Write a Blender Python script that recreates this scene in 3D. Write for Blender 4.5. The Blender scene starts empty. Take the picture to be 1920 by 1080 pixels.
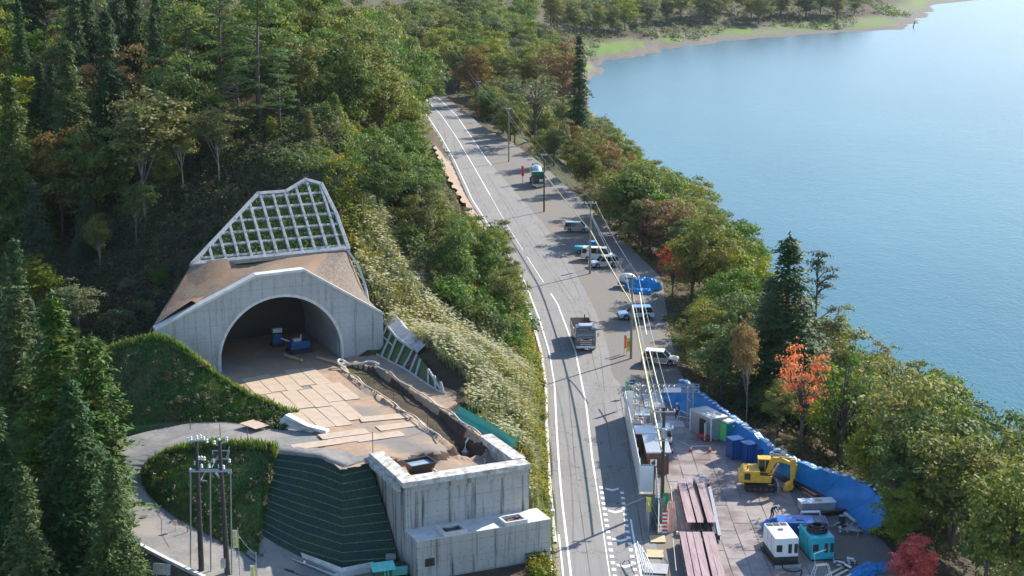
import bpy, bmesh, math, random
import numpy as np
from mathutils import Vector, Matrix

# ---------------------------------------------------------------- camera, sky, sun, exposure
SC = bpy.context.scene
COL = SC.collection
F = 3000.0; PITCH = math.atan(691/3000.0); HC = 51.0
sp, cp = math.sin(PITCH), math.cos(PITCH)
cam_d = bpy.data.cameras.new('camera'); cam = bpy.data.objects.new('camera', cam_d); COL.objects.link(cam)
cam.location = (0, 0, HC); cam.rotation_euler = (math.pi/2-PITCH, 0, 0)
cam_d.sensor_width = 36; cam_d.lens = 36*F/1920; cam_d.clip_start = 1; cam_d.clip_end = 9000
SC.camera = cam
SUN_AZ = math.radians(43); SUN_EL = math.radians(30)
w = bpy.data.worlds.new('World'); SC.world = w; w.use_nodes = True
nt = w.node_tree
sky = nt.nodes.new('ShaderNodeTexSky'); sky.sky_type = 'NISHITA'; sky.sun_disc = False
sky.sun_elevation = SUN_EL; sky.sun_rotation = SUN_AZ; sky.altitude = 600; sky.air_density = 1.0; sky.dust_density = 0.3; sky.ozone_density = 3.0
nt.links.new(sky.outputs[0], nt.nodes['Background'].inputs[0]); nt.nodes['Background'].inputs[1].default_value = 0.15
sun_d = bpy.data.lights.new('sun', 'SUN'); sun = bpy.data.objects.new('sun', sun_d); COL.objects.link(sun)
sun_d.energy = 5.0; sun_d.angle = math.radians(0.5); sun_d.color = (1.0, 0.93, 0.82)
sdir = Vector((math.sin(SUN_AZ)*math.cos(SUN_EL), math.cos(SUN_AZ)*math.cos(SUN_EL), math.sin(SUN_EL)))
sun.rotation_euler = sdir.to_track_quat('Z', 'Y').to_euler(); sun.location = (60, 60, 120)
SC.view_settings.view_transform = 'Standard'; SC.view_settings.look = 'None'; SC.view_settings.exposure = 1.0; SC.view_settings.gamma = 1
SC.cycles.max_bounces = 6; SC.cycles.transparent_max_bounces = 8
SC.cycles.use_denoising = True

def ray(x, y):
    a = (x-960)/F; b = (540-y)/F
    return (a, cp+b*sp, -sp+b*cp)
def G(x, y, e=0.0):                                   # where the line through photo point x,y meets height e
    r = ray(x, y); t = (e-HC)/r[2]; return (r[0]*t, r[1]*t, e)
def at(x, y, Y):                                      # where it stands at distance Y
    r = ray(x, y); t = Y/r[1]; return (r[0]*t, Y, HC+r[2]*t)
def px(X, Y, Z):
    z = Y*cp-(Z-HC)*sp; u = Y*sp+(Z-HC)*cp
    return (960+F*X/z, 540-F*u/z, F/z)
def plane_hit(x, y, p, n):
    r = ray(x, y); den = r[0]*n[0]+r[1]*n[1]; t = (p[0]*n[0]+p[1]*n[1])/den
    return (r[0]*t, r[1]*t, HC+r[2]*t)

# ---------------------------------------------------------------- materials
def lk(m, a, b): m.node_tree.links.new(a, b)
def new_mat(name):
    m = bpy.data.materials.new(name); m.use_nodes = True
    return m, m.node_tree.nodes, m.node_tree.nodes['Principled BSDF']
def mixc(m, fac, a, b, mode='MIX'):
    n = m.node_tree.nodes.new('ShaderNodeMix'); n.data_type = 'RGBA'; n.blend_type = mode
    for s, v in ((n.inputs[0], fac), (n.inputs[6], a), (n.inputs[7], b)):
        if hasattr(v, 'is_linked') or hasattr(v, 'node'): lk(m, v, s)
        elif isinstance(v, (tuple, list)): s.default_value = (*v[:3], 1)
        else: s.default_value = v
    return n.outputs[2]
def noise(m, scale, detail=4, rough=.6, coord='obj', stretch=None):
    N = m.node_tree.nodes; t = N.new('ShaderNodeTexNoise'); t.inputs['Scale'].default_value = scale
    t.inputs['Detail'].default_value = detail; t.inputs['Roughness'].default_value = rough
    if coord == 'world': c = N.new('ShaderNodeNewGeometry').outputs['Position']
    else: c = N.new('ShaderNodeTexCoord').outputs['Object']
    if stretch:
        mp = N.new('ShaderNodeMapping'); mp.inputs['Scale'].default_value = stretch
        if len(stretch) > 3: mp.inputs['Scale'].default_value = stretch[:3]; mp.inputs['Rotation'].default_value = (0, 0, stretch[3])
        lk(m, c, mp.inputs[0]); c = mp.outputs[0]
    lk(m, c, t.inputs['Vector']); return t.outputs['Fac']
def ramp(m, fac, lo, hi):
    n = m.node_tree.nodes.new('ShaderNodeMapRange'); n.inputs[1].default_value = lo; n.inputs[2].default_value = hi
    lk(m, fac, n.inputs[0]); return n.outputs[0]
def bump(m, h, bs, strength=.3, dist=.05):
    n = m.node_tree.nodes.new('ShaderNodeBump'); n.inputs['Strength'].default_value = strength; n.inputs['Distance'].default_value = dist
    lk(m, h, n.inputs['Height']); lk(m, n.outputs[0], bs.inputs['Normal']); return n
def mat(name, c1, c2=None, scale=2.0, rough=.7, metal=0.0, bmp=0.0, lo=.35, hi=.65, coord='obj', c3=None, scale3=.4, stretch=None, coat=0):
    m, N, b = new_mat(name)
    b.inputs['Roughness'].default_value = rough; b.inputs['Metallic'].default_value = metal
    if coat: b.inputs['Coat Weight'].default_value = coat
    if c2 is None: c2 = tuple(x*.78 for x in c1)
    f = noise(m, scale, 5, .65, coord, stretch)
    col = mixc(m, ramp(m, f, lo, hi), c1, c2)
    if c3: col = mixc(m, ramp(m, noise(m, scale3, 3, .6, coord), .48, .62), col, c3)
    lk(m, col, b.inputs['Base Color'])
    if bmp: bump(m, f, b, bmp, .04)
    return m
def concrete(name, c, streak=.5, panel=(1.8, .9), zoff=0):
    m, N, b = new_mat(name); b.inputs['Roughness'].default_value = .85
    big = ramp(m, noise(m, .35, 5, .7), .35, .7)
    fine = noise(m, 3.0, 6, .7)
    col = mixc(m, big, c, tuple(x*.72 for x in c))
    col = mixc(m, ramp(m, fine, .4, .75), col, tuple(x*.85 for x in c))
    st = ramp(m, noise(m, 1.0, 5, .65, 'obj', (2.2, 2.2, .12)), .52, .68)
    mul = N.new('ShaderNodeMath'); mul.operation = 'MULTIPLY'; lk(m, st, mul.inputs[0]); mul.inputs[1].default_value = streak
    col = mixc(m, mul.outputs[0], col, (.055, .052, .045))
    tc = N.new('ShaderNodeTexCoord'); sep = N.new('ShaderNodeSeparateXYZ'); lk(m, tc.outputs['Object'], sep.inputs[0])
    add = N.new('ShaderNodeMath'); add.operation = 'ADD'; lk(m, sep.outputs[0], add.inputs[0]); lk(m, sep.outputs[1], add.inputs[1])
    def line(src, step, wd):
        d = N.new('ShaderNodeMath'); d.operation = 'MODULO'; lk(m, src, d.inputs[0]); d.inputs[1].default_value = step
        a = N.new('ShaderNodeMath'); a.operation = 'ABSOLUTE'; lk(m, d.outputs[0], a.inputs[0])
        l = N.new('ShaderNodeMath'); l.operation = 'LESS_THAN'; lk(m, a.outputs[0], l.inputs[0]); l.inputs[1].default_value = wd
        return l.outputs[0]
    mx = N.new('ShaderNodeMath'); mx.operation = 'MAXIMUM'; lk(m, line(add.outputs[0], panel[0], .035), mx.inputs[0]); lk(m, line(sep.outputs[2], panel[1], .03), mx.inputs[1])
    ml = N.new('ShaderNodeMath'); ml.operation = 'MULTIPLY'; lk(m, mx.outputs[0], ml.inputs[0]); ml.inputs[1].default_value = .42
    col = mixc(m, ml.outputs[0], col, (.09, .09, .085))
    def near(src, step, wd):
        d = N.new('ShaderNodeMath'); d.operation = 'PINGPONG'; lk(m, src, d.inputs[0]); d.inputs[1].default_value = step; l = N.new('ShaderNodeMath'); l.operation = 'LESS_THAN'; lk(m, d.outputs[0], l.inputs[0]); l.inputs[1].default_value = wd; return l.outputs[0]
    th = N.new('ShaderNodeMath'); th.operation = 'MULTIPLY'; lk(m, near(add.outputs[0], .45, .045), th.inputs[0]); lk(m, near(sep.outputs[2], .45, .045), th.inputs[1])
    t2 = N.new('ShaderNodeMath'); t2.operation = 'MULTIPLY'; lk(m, th.outputs[0], t2.inputs[0]); t2.inputs[1].default_value = .6
    col = mixc(m, t2.outputs[0], col, (.05, .05, .05))
    lk(m, col, b.inputs['Base Color']); bump(m, fine, b, .15, .02)
    return m
def foliage(name, c1, c2, c3=None, hue=.35, tl=.35, c3lo=.56, c3hi=.72, scale=.55):
    m, N, b = new_mat(name)
    b.inputs['Roughness'].default_value = .65; b.inputs['Specular IOR Level'].default_value = .18
    g = N.new('ShaderNodeNewGeometry'); oi = N.new('ShaderNodeObjectInfo')
    col = mixc(m, g.outputs['Random Per Island'], c1, c2)
    if c3:
        tc = N.new('ShaderNodeTexCoord'); vm = N.new('ShaderNodeVectorMath'); vm.operation = 'ADD'
        sc_ = N.new('ShaderNodeVectorMath'); sc_.operation = 'SCALE'; sc_.inputs[0].default_value = (37, 21, 11); lk(m, oi.outputs['Random'], sc_.inputs['Scale'])
        lk(m, tc.outputs['Object'], vm.inputs[0]); lk(m, sc_.outputs[0], vm.inputs[1])
        t = N.new('ShaderNodeTexNoise'); t.inputs['Scale'].default_value = scale; t.inputs['Detail'].default_value = 3; lk(m, vm.outputs[0], t.inputs['Vector'])
        col = mixc(m, ramp(m, t.outputs['Fac'], c3lo, c3hi), col, c3)
    hs = N.new('ShaderNodeHueSaturation')
    for inp, a, z in (('Hue', .5-.03*hue*2, .5+.03*hue), ('Value', 1-.4*hue*1.4, 1+.4*hue*1.4), ('Saturation', .8, 1.15)):
        r = N.new('ShaderNodeMapRange'); r.inputs[3].default_value = a; r.inputs[4].default_value = z
        if inp == 'Value':
            mm = N.new('ShaderNodeMath'); mm.operation = 'FRACT'; m2 = N.new('ShaderNodeMath'); m2.operation = 'MULTIPLY'; m2.inputs[1].default_value = 7.3
            lk(m, oi.outputs['Random'], m2.inputs[0]); lk(m, m2.outputs[0], mm.inputs[0]); lk(m, mm.outputs[0], r.inputs[0])
        else: lk(m, oi.outputs['Random'], r.inputs[0])
        lk(m, r.outputs[0], hs.inputs[inp])
    lk(m, col, hs.inputs['Color']); col = hs.outputs[0]
    lk(m, col, b.inputs['Base Color'])
    tr = N.new('ShaderNodeBsdfTranslucent'); lk(m, mixc(m, 1.0, col, (1.0, 1.0, .55), 'MULTIPLY'), tr.inputs['Color'])
    mx = N.new('ShaderNodeMixShader'); mx.inputs[0].default_value = tl
    lk(m, b.outputs[0], mx.inputs[1]); lk(m, tr.outputs[0], mx.inputs[2]); lk(m, mx.outputs[0], N['Material Output'].inputs['Surface'])
    return m

M = {}
M['conc'] = concrete('portal_concrete', (.44, .435, .42), .45, (2.2, 1.6))
M['conc_old'] = concrete('stained_concrete', (.46, .435, .39), .95, (1.9, 1.35))
M['conc_light'] = mat('pale_concrete', (.62, .61, .57), (.48, .47, .43), 1.5, .85, bmp=.2)
M['conc_cap'] = mat('mottled_coping', (.58, .55, .49), (.24, .22, .19), 1.6, .9, bmp=.2, lo=.42, hi=.66)
M['lattice'] = mat('sprayed_mortar', (.46, .46, .44), (.30, .30, .29), 2.2, .9, bmp=.5)
M['lining'] = concrete('tunnel_lining', (.34, .35, .36), .25, (3.0, 50))
M['white'] = mat('white_paint', (.78, .78, .76), (.68, .68, .66), 1.5, .45)
M['line'] = mat('road_paint', (.80, .80, .77), (.42, .42, .40), 3.5, .7, lo=.58, hi=.78, coord='world')
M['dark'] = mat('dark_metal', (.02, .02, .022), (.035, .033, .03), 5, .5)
M['black'] = mat('black_rubber', (.015, .015, .016), (.03, .029, .027), 6, .8)
M['glass'] = mat('dark_glass', (.015, .02, .025), (.02, .03, .035), 2, .08)
M['glass'].node_tree.nodes['Principled BSDF'].inputs['Specular IOR Level'].default_value = .8
M['chrome'] = mat('bright_metal', (.6, .6, .6), (.45, .45, .45), 4, .25, .9)
M['steel'] = mat('galvanised_steel', (.48, .50, .51), (.34, .35, .36), 4, .45, .6)
M['blue'] = mat('blue_paint', (.004, .07, .23), (.003, .045, .16), 2, .4)
M['tankblue'] = mat('tank_blue_paint', (.012, .14, .48), (.01, .10, .36), 1.5, .35)
M['teal'] = mat('teal_paint', (.02, .42, .50), (.015, .30, .38), 1.5, .4)
M['yellow'] = mat('machine_yellow', (.80, .46, .035), (.58, .31, .025), 2.5, .45)
M['red'] = mat('signal_red', (.65, .05, .03), (.5, .03, .02), 3, .5)
M['orange'] = mat('pale_orange_cloth', (.75, .32, .18), (.8, .62, .52), 2, .8)
M['green'] = mat('green_paint', (.02, .30, .12), (.015, .2, .08), 2, .5)
M['mint'] = mat('mint_roof_paint', (.12, .52, .45), (.09, .42, .36), 2, .5)
M['darkgreen'] = mat('dark_green_paint', (.02, .11, .06), (.015, .08, .04), 3, .6)
M['gunmetal'] = mat('grey_truck_paint', (.20, .18, .17), (.16, .145, .14), 1, .3, .4)
M['silver'] = mat('silver_car_paint', (.55, .57, .58), (.5, .52, .53), 1, .28, .35, coat=.5)
M['palegold'] = mat('champagne_car_paint', (.48, .46, .40), (.44, .42, .36), 1, .28, .3, coat=.5)
M['paleblue'] = mat('pale_blue_car_paint', (.55, .62, .70), (.5, .57, .66), 1, .25, .25, coat=.5)
M['brown'] = mat('brown_siding', (.10, .055, .04), (.07, .04, .03), 3, .6, stretch=(1, 1, .2))
M['rust'] = mat('rusty_steel', (.16, .075, .045), (.07, .04, .03), 2.5, .7)
M['pink'] = mat('primed_steel_flange', (.40, .28, .27), (.24, .155, .15), 1.5, .55, stretch=(3, .25, 3), coord='world')
M['beamside'] = mat('primed_steel_web', (.16, .07, .07), (.08, .04, .045), 2, .6)
M['plate'] = mat('dusty_steel_plate', (.52, .405, .29), (.40, .295, .205), .9, .65, lo=.3, hi=.7)
M['yardplate'] = mat('worn_yard_plate', (.22, .18, .165), (.30, .255, .23), .7, .55, coord='world', c3=(.15, .10, .08), scale3=.25)
M['wood'] = mat('raw_timber', (.62, .44, .24), (.48, .33, .17), 2, .75)
M['ply'] = mat('pale_plywood', (.72, .60, .42), (.62, .50, .33), 2, .7)
M['trench'] = mat('dug_earth', (.10, .05, .03), (.035, .02, .014), 2.2, .95, bmp=.9)
M['hose'] = mat('cream_hose', (.62, .58, .45), (.5, .46, .34), 3, .6)
M['yellowguard'] = mat('yellow_cable_guard', (.80, .66, .26), (.70, .56, .22), 4, .5)
M['whiteguard'] = mat('cream_cable_guard', (.75, .70, .52), (.65, .6, .42), 4, .5)
M['wire'] = mat('cable_black', (.03, .03, .03), (.05, .05, .05), 4, .5)
M['wirelight'] = mat('bare_wire', (.35, .38, .36), (.28, .30, .28), 4, .4, .5)
M['polec'] = mat('pole_concrete', (.30, .28, .25), (.22, .20, .18), 2, .85)
M['poledark'] = mat('pole_dark', (.055, .045, .04), (.035, .03, .028), 2, .7)
M['bark'] = mat('grey_bark', (.12, .10, .08), (.06, .05, .04), 3, .95, bmp=.5)
M['cedarbark'] = mat('brown_bark', (.13, .085, .06), (.07, .045, .035), 3, .95, stretch=(3, 3, .3))
M['birch'] = mat('pale_bark', (.34, .32, .28), (.15, .135, .115), 1.5, .85)
M['skin'] = mat('skin', (.5, .3, .2), (.46, .27, .18), 5, .6)
M['navy'] = mat('navy_workwear', (.02, .03, .07), (.03, .045, .09), 4, .85)
M['sandbag'] = mat('white_sandbag', (.72, .72, .70), (.5, .5, .48), 3, .85, bmp=.4)

def hole(): pass
def tarp_mat(name, c):
    m, N, b = new_mat(name); b.inputs['Roughness'].default_value = .42
    f = noise(m, .9, 6, .6, 'world', (1, 1, .3)); g = noise(m, 6, 3, .5, 'world')
    lk(m, mixc(m, ramp(m, f, .4, .65), c, tuple(x*.75 for x in c)), b.inputs['Base Color'])
    mx = N.new('ShaderNodeMath'); mx.operation = 'ADD'; lk(m, f, mx.inputs[0]); lk(m, g, mx.inputs[1]); bump(m, mx.outputs[0], b, .6, .12)
    return m
M['tarp'] = tarp_mat('blue_sheet', (.003, .20, .52))
M['tarpl'] = tarp_mat('bright_blue_sheet', (.02, .36, .78))

# foliage colours
M['oak'] = foliage('olive_leaves', (.10, .145, .03), (.235, .255, .06), (.28, .24, .055), tl=.36)
M['green_leaf'] = foliage('green_leaves', (.06, .13, .032), (.15, .225, .05), (.22, .24, .05), tl=.36)
M['yellow_leaf'] = foliage('yellowing_leaves', (.15, .20, .03), (.28, .28, .045), (.33, .26, .04))
M['grey_leaf'] = foliage('greygreen_leaves', (.09, .14, .06), (.19, .225, .10), (.20, .18, .08))
M['brown_leaf'] = foliage('russet_leaves', (.20, .12, .05), (.28, .19, .09), (.13, .14, .04))
M['red_leaf'] = foliage('red_leaves', (.62, .045, .03), (.75, .11, .05), (.50, .10, .05), .1)
M['orange_leaf'] = foliage('orange_leaves', (.70, .13, .015), (.85, .25, .03), (.62, .30, .05), .1)
M['cedar_leaf'] = foliage('cedar_sprays', (.035, .082, .018), (.085, .14, .028), (.14, .155, .03), .2, .22, .52, .75, .9)
M['darkcedar_leaf'] = foliage('dark_cedar_sprays', (.02, .06, .022), (.05, .10, .03), (.075, .095, .035), .25, .2, .5, .75, .9)
M['pine_leaf'] = foliage('pine_needles', (.05, .12, .028), (.11, .20, .045), (.15, .21, .05), .2, .3)
M['shrub_leaf'] = foliage('bank_shrub_leaves', (.10, .15, .02), (.28, .30, .035), (.40, .33, .04), .3, .4, .45, .7, .3)
M['under_leaf'] = foliage('undergrowth_leaves', (.06, .10, .03), (.19, .19, .07), (.20, .13, .06), .2, .3, .45, .7, .15)
M['shadeblade'] = foliage('bank_grass', (.022, .070, .012), (.055, .125, .020), (.09, .12, .028), .1, .2, .5, .75, .5)  # turf colour darkened to carry the shade on the bank faces
M['litblade'] = foliage('crest_grass', (.08, .17, .02), (.18, .28, .035), (.30, .27, .05), .1, .4, .5, .75, .5)  # brighter copy of the turf, sunlight painted in along the crests
M['reed'] = foliage('pampas_blades', (.11, .16, .05), (.38, .37, .22), (.34, .32, .10), .2, .35, .48, .6, .22)
M['plume'] = foliage('pampas_plumes', (.54, .49, .37), (.78, .72, .58), (.46, .39, .22), .1, .4, .6, .75, .3)

# ---------------------------------------------------------------- mesh builder
class MB:
    def __init__(s): s.v = []; s.f = []; s.m = []
    def add(s, vs, fs, mi=0):
        o = len(s.v); s.v += [tuple(p) for p in vs]
        for f in fs: s.f.append(tuple(i+o for i in f)); s.m.append(mi)
        return s
    def box(s, c, d, rz=0, ry=0, rx=0, mi=0, top=1.0, topy=None):
        hx, hy, hz = d[0]/2, d[1]/2, d[2]/2; ty = top if topy is None else topy
        vs = [Vector((x*(top if z > 0 else 1), y*(ty if z > 0 else 1), z)) for z in (-hz, hz) for x, y in ((-hx, -hy), (hx, -hy), (hx, hy), (-hx, hy))]
        R = Matrix.Rotation(rz, 3, 'Z') @ Matrix.Rotation(ry, 3, 'Y') @ Matrix.Rotation(rx, 3, 'X')
        vs = [R @ p+Vector(c) for p in vs]
        return s.add(vs, [(3, 2, 1, 0), (4, 5, 6, 7), (0, 1, 5, 4), (1, 2, 6, 5), (2, 3, 7, 6), (3, 0, 4, 7)], mi)
    def bb(s, x0, x1, y0, y1, z0, z1, mi=0): return s.box(((x0+x1)/2, (y0+y1)/2, (z0+z1)/2), (abs(x1-x0), abs(y1-y0), abs(z1-z0)), mi=mi)
    def prism(s, poly, a, b, axis='y', mi=0, insA=0, insB=0):
        n = len(poly); cx = sum(p[0] for p in poly)/n; cz = sum(p[1] for p in poly)/n
        def P(p, t):
            if axis == 'y': return (p[0], t, p[1])
            if axis == 'x': return (t, p[0], p[1])
            return (p[0], p[1], t)
        vs = [P(p, a) for p in poly]+[P(p, b) for p in poly]
        fs = [tuple(range(n)), tuple(range(2*n-1, n-1, -1))]+[(i, i+n, (i+1) % n+n, (i+1) % n) for i in range(n)]
        return s.add(vs, fs, mi)
    def tube(s, p0, p1, r0, r1=None, n=8, mi=0):
        if r1 is None: r1 = r0
        return s.path([p0, p1], [r0, r1], n, mi)
    def path(s, pts, r, n=6, mi=0):
        pts = [Vector(p) for p in pts]
        if not hasattr(r, '__len__'): r = [r]*len(pts)
        vs = []
        for i, p in enumerate(pts):
            d = (pts[min(i+1, len(pts)-1)]-pts[max(i-1, 0)])
            if d.length < 1e-9: d = Vector((0, 0, 1))
            d.normalize(); up = Vector((0, 0, 1)) if abs(d.z) < .95 else Vector((1, 0, 0))
            a = d.cross(up).normalized(); b = d.cross(a)
            for k in range(n):
                t = 2*math.pi*k/n; vs.append(p+(a*math.cos(t)+b*math.sin(t))*r[i])
        fs = []
        for i in range(len(pts)-1):
            for k in range(n):
                k2 = (k+1) % n; fs.append((i*n+k, i*n+k2, (i+1)*n+k2, (i+1)*n+k))
        fs.append(tuple(range(n-1, -1, -1))); e = (len(pts)-1)*n; fs.append(tuple(e+k for k in range(n)))
        return s.add(vs, fs, mi)
    def torus(s, c, R, r, n=20, k=6, mi=0, z=1):
        pts = [(c[0]+R*math.cos(2*math.pi*i/n), c[1]+R*math.sin(2*math.pi*i/n)*z, c[2]) for i in range(n+1)]
        return s.path(pts, r, k, mi)
    def ball(s, c, r, n=8, k=6, mi=0):
        vs = []; fs = []
        if not hasattr(r, '__len__'): r = (r, r, r)
        for i in range(k+1):
            t = math.pi*i/k
            for j in range(n):
                a = 2*math.pi*j/n; vs.append((c[0]+r[0]*math.sin(t)*math.cos(a), c[1]+r[1]*math.sin(t)*math.sin(a), c[2]+r[2]*math.cos(t)))
        for i in range(k):
            for j in range(n): fs.append((i*n+j, (i+1)*n+j, (i+1)*n+(j+1) % n, i*n+(j+1) % n))
        return s.add(vs, fs, mi)
    def lathe(s, c, prof, n=16, axis='z', mi=0):
        vs = []; fs = []
        for (r, z) in prof:
            for j in range(n):
                a = 2*math.pi*j/n; x, y = r*math.cos(a), r*math.sin(a)
                p = (x, y, z) if axis == 'z' else ((x, z, y) if axis == 'y' else (z, x, y))
                vs.append((c[0]+p[0], c[1]+p[1], c[2]+p[2]))
        for i in range(len(prof)-1):
            for j in range(n): fs.append((i*n+j, i*n+(j+1) % n, (i+1)*n+(j+1) % n, (i+1)*n+j))
        fs.append(tuple(range(n-1, -1, -1))); e = (len(prof)-1)*n; fs.append(tuple(e+k for k in range(n)))
        return s.add(vs, fs, mi)
    def grid(s, rows, mi=0, closed=False):
        nr, nc = len(rows), len(rows[0]); vs = [p for r in rows for p in r]
        fs = [(i*nc+j, i*nc+j+1, (i+1)*nc+j+1, (i+1)*nc+j) for i in range(nr-1) for j in range(nc-1)]
        return s.add(vs, fs, mi)

def link(name, me, parent=None):
    o = bpy.data.objects.new(name, me); COL.objects.link(o)
    if parent: o.parent = parent
    return o
def part(name, mb, mats, parent=None, bevel=0, smooth=False, label=None, fix=True):
    me = bpy.data.meshes.new(name); me.from_pydata(mb.v, [], mb.f)
    if not isinstance(mats, (list, tuple)): mats = [mats]
    for m in mats: me.materials.append(M[m] if isinstance(m, str) else m)
    if len(mats) > 1: me.polygons.foreach_set('material_index', mb.m)
    if fix:
        b = bmesh.new(); b.from_mesh(me); bmesh.ops.recalc_face_normals(b, faces=b.faces); b.to_mesh(me); b.free()
    if smooth: me.polygons.foreach_set('use_smooth', [True]*len(me.polygons))
    me.update(); o = link(name, me, parent)
    if bevel:
        md = o.modifiers.new('edge', 'BEVEL'); md.width = bevel; md.segments = 2; md.limit_method = 'ANGLE'; md.angle_limit = math.radians(35)
    if label: o['label'] = label
    return o
def tag(o, label, cat, group=None):
    o['label'] = label; o['category'] = cat
    if group: o['group'] = group
    return o
def thing(name, label, cat, loc=(0, 0, 0), rz=0, group=None, scale=1):
    o = bpy.data.objects.new(name, None); COL.objects.link(o); o.location = loc; o.rotation_euler = (0, 0, rz); o.scale = (scale,)*3
    o.empty_display_size = .3
    return tag(o, label, cat, group)
def struct(name, mb, mats, smooth=False, **k):
    o = part(name, mb, mats, smooth=smooth, **k); o['kind'] = 'structure'; return o
def dup(src, loc, rz=None, label=None, group=None, scale=None):
    def cp_(o, par):
        c = o.copy(); COL.objects.link(c); c.parent = par
        for ch in o.children: cp_(ch, c)
        return c
    r = src.copy(); COL.objects.link(r); r.location = loc
    for ch in src.children: cp_(ch, r)
    if rz is not None: r.rotation_euler = (0, 0, rz)
    if label: r['label'] = label
    if group: r['group'] = group
    if scale: r.scale = scale if hasattr(scale, '__len__') else (scale,)*3
    return r
def text(s, parent, loc, rot, size, m, name='lettering', vertical=False):
    cu = bpy.data.curves.new(name, 'FONT'); cu.body = '\n'.join(s) if vertical else s; cu.size = size; cu.align_x = 'CENTER'; cu.align_y = 'CENTER'
    cu.extrude = .004; cu.space_line = .95; cu.materials.append(M[m])
    t_ = bpy.data.objects.new('tmp', cu); COL.objects.link(t_); bpy.context.view_layer.update(); me = bpy.data.meshes.new_from_object(t_.evaluated_get(bpy.context.evaluated_depsgraph_get())); bpy.data.objects.remove(t_)
    me.materials.clear(); me.materials.append(M[m]); o = link(name, me, parent); o.location = loc; o.rotation_euler = rot
    return o
def npmesh(name, verts, nf, mats, k=4, smooth=False):
    me = bpy.data.meshes.new(name); nv = len(verts)
    me.vertices.add(nv); me.vertices.foreach_set('co', np.asarray(verts, np.float32).ravel())
    me.loops.add(nf*k); me.loops.foreach_set('vertex_index', np.arange(nf*k, dtype=np.int32))
    me.polygons.add(nf); me.polygons.foreach_set('loop_start', np.arange(0, nf*k, k, dtype=np.int32))
    if smooth: me.polygons.foreach_set('use_smooth', np.ones(nf, bool))
    for m in mats: me.materials.append(M[m])
    me.update(calc_edges=True); return me
def interp(poly, y):                                  # X on a polyline of (X, Y) sorted by Y
    return float(np.interp(y, [p[1] for p in poly], [p[0] for p in poly]))
def off(pts, d):
    r = []
    for i, p in enumerate(pts):
        a = pts[max(i-1, 0)]; b = pts[min(i+1, len(pts)-1)]; dx, dy = b[0]-a[0], b[1]-a[1]; l = math.hypot(dx, dy) or 1
        r.append((p[0]+dy/l*d, p[1]-dx/l*d))
    return r
def dense(pts, step=2.0):
    out = []
    for a, b in zip(pts[:-1], pts[1:]):
        n = max(1, int(math.dist(a, b)/step))
        for i in range(n): out.append(tuple(a[k]+(b[k]-a[k])*i/n for k in range(len(a))))
    out.append(tuple(pts[-1])); return out
def smoothpts(pts, it=2):
    for _ in range(it):
        q = [pts[0]]
        for a, b in zip(pts[:-1], pts[1:]):
            q.append(tuple(.75*x+.25*y for x, y in zip(a, b))); q.append(tuple(.25*x+.75*y for x, y in zip(a, b)))
        q.append(pts[-1]); pts = q
    return pts
# ---------------------------------------------------------------- layout lines (world metres)
EL = [(4.7, 90), (4.7, 120), (4.5, 136), (4.5, 145), (4.6, 158), (4.8, 173), (4.5, 187), (3.6, 203), (1.9, 225), (-1.6, 252), (-7.3, 294), (-12.4, 344), (-17.2, 385), (-22.5, 426), (-29, 466), (-40, 510), (-56, 550)]
CL = [(7.8, 90), (7.8, 121), (7.8, 148), (8.0, 165), (7.7, 187), (6.2, 212), (3.2, 236), (-.9, 270), (-8.3, 338), (-13.6, 385), (-18.7, 426), (-25, 466), (-36, 513), (-53, 555)]
ER = [(10.4, 90), (10.3, 128), (10.5, 139), (10.9, 155), (11.2, 173), (11.6, 187), (11.4, 196), (11.1, 207), (8.9, 237), (5.5, 269), (-5.2, 344), (-10, 385), (-14.7, 426), (-21, 466), (-32, 516), (-50, 560)]
OUT = [(34, 90), (32.5, 112), (31.5, 122), (29.0, 133), (27.2, 144.5), (23.5, 152.5), (19.5, 165), (18.6, 178), (19.2, 197), (21.1, 228), (17.4, 256), (14.2, 281), (10, 310), (4.7, 345), (-1, 375), (-7.5, 400), (-12, 426), (-19, 466), (-30, 518), (-48, 562)]
NSH = [(64, 60), (62, 130), (56, 200), (50, 280), (40, 360), (33, 450), (27.3, 546), (30, 610), (31, 667), (41.5, 737), (61.8, 778), (92, 844), (130, 894), (188, 949), (240, 982), (262, 1040), (305, 1165), (330, 1300), (420, 1600), (900, 2400), (2500, 4000)]
U = (math.cos(math.radians(24.5)), math.sin(math.radians(24.5))); NN = (-U[1], U[0])      # across / along the tunnel axis
A0 = (-8.5, 120.6)
def L(u, n, z=0): return (A0[0]+U[0]*u+NN[0]*n, A0[1]+U[1]*u+NN[1]*n, z)
PZ = 7.0

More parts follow.
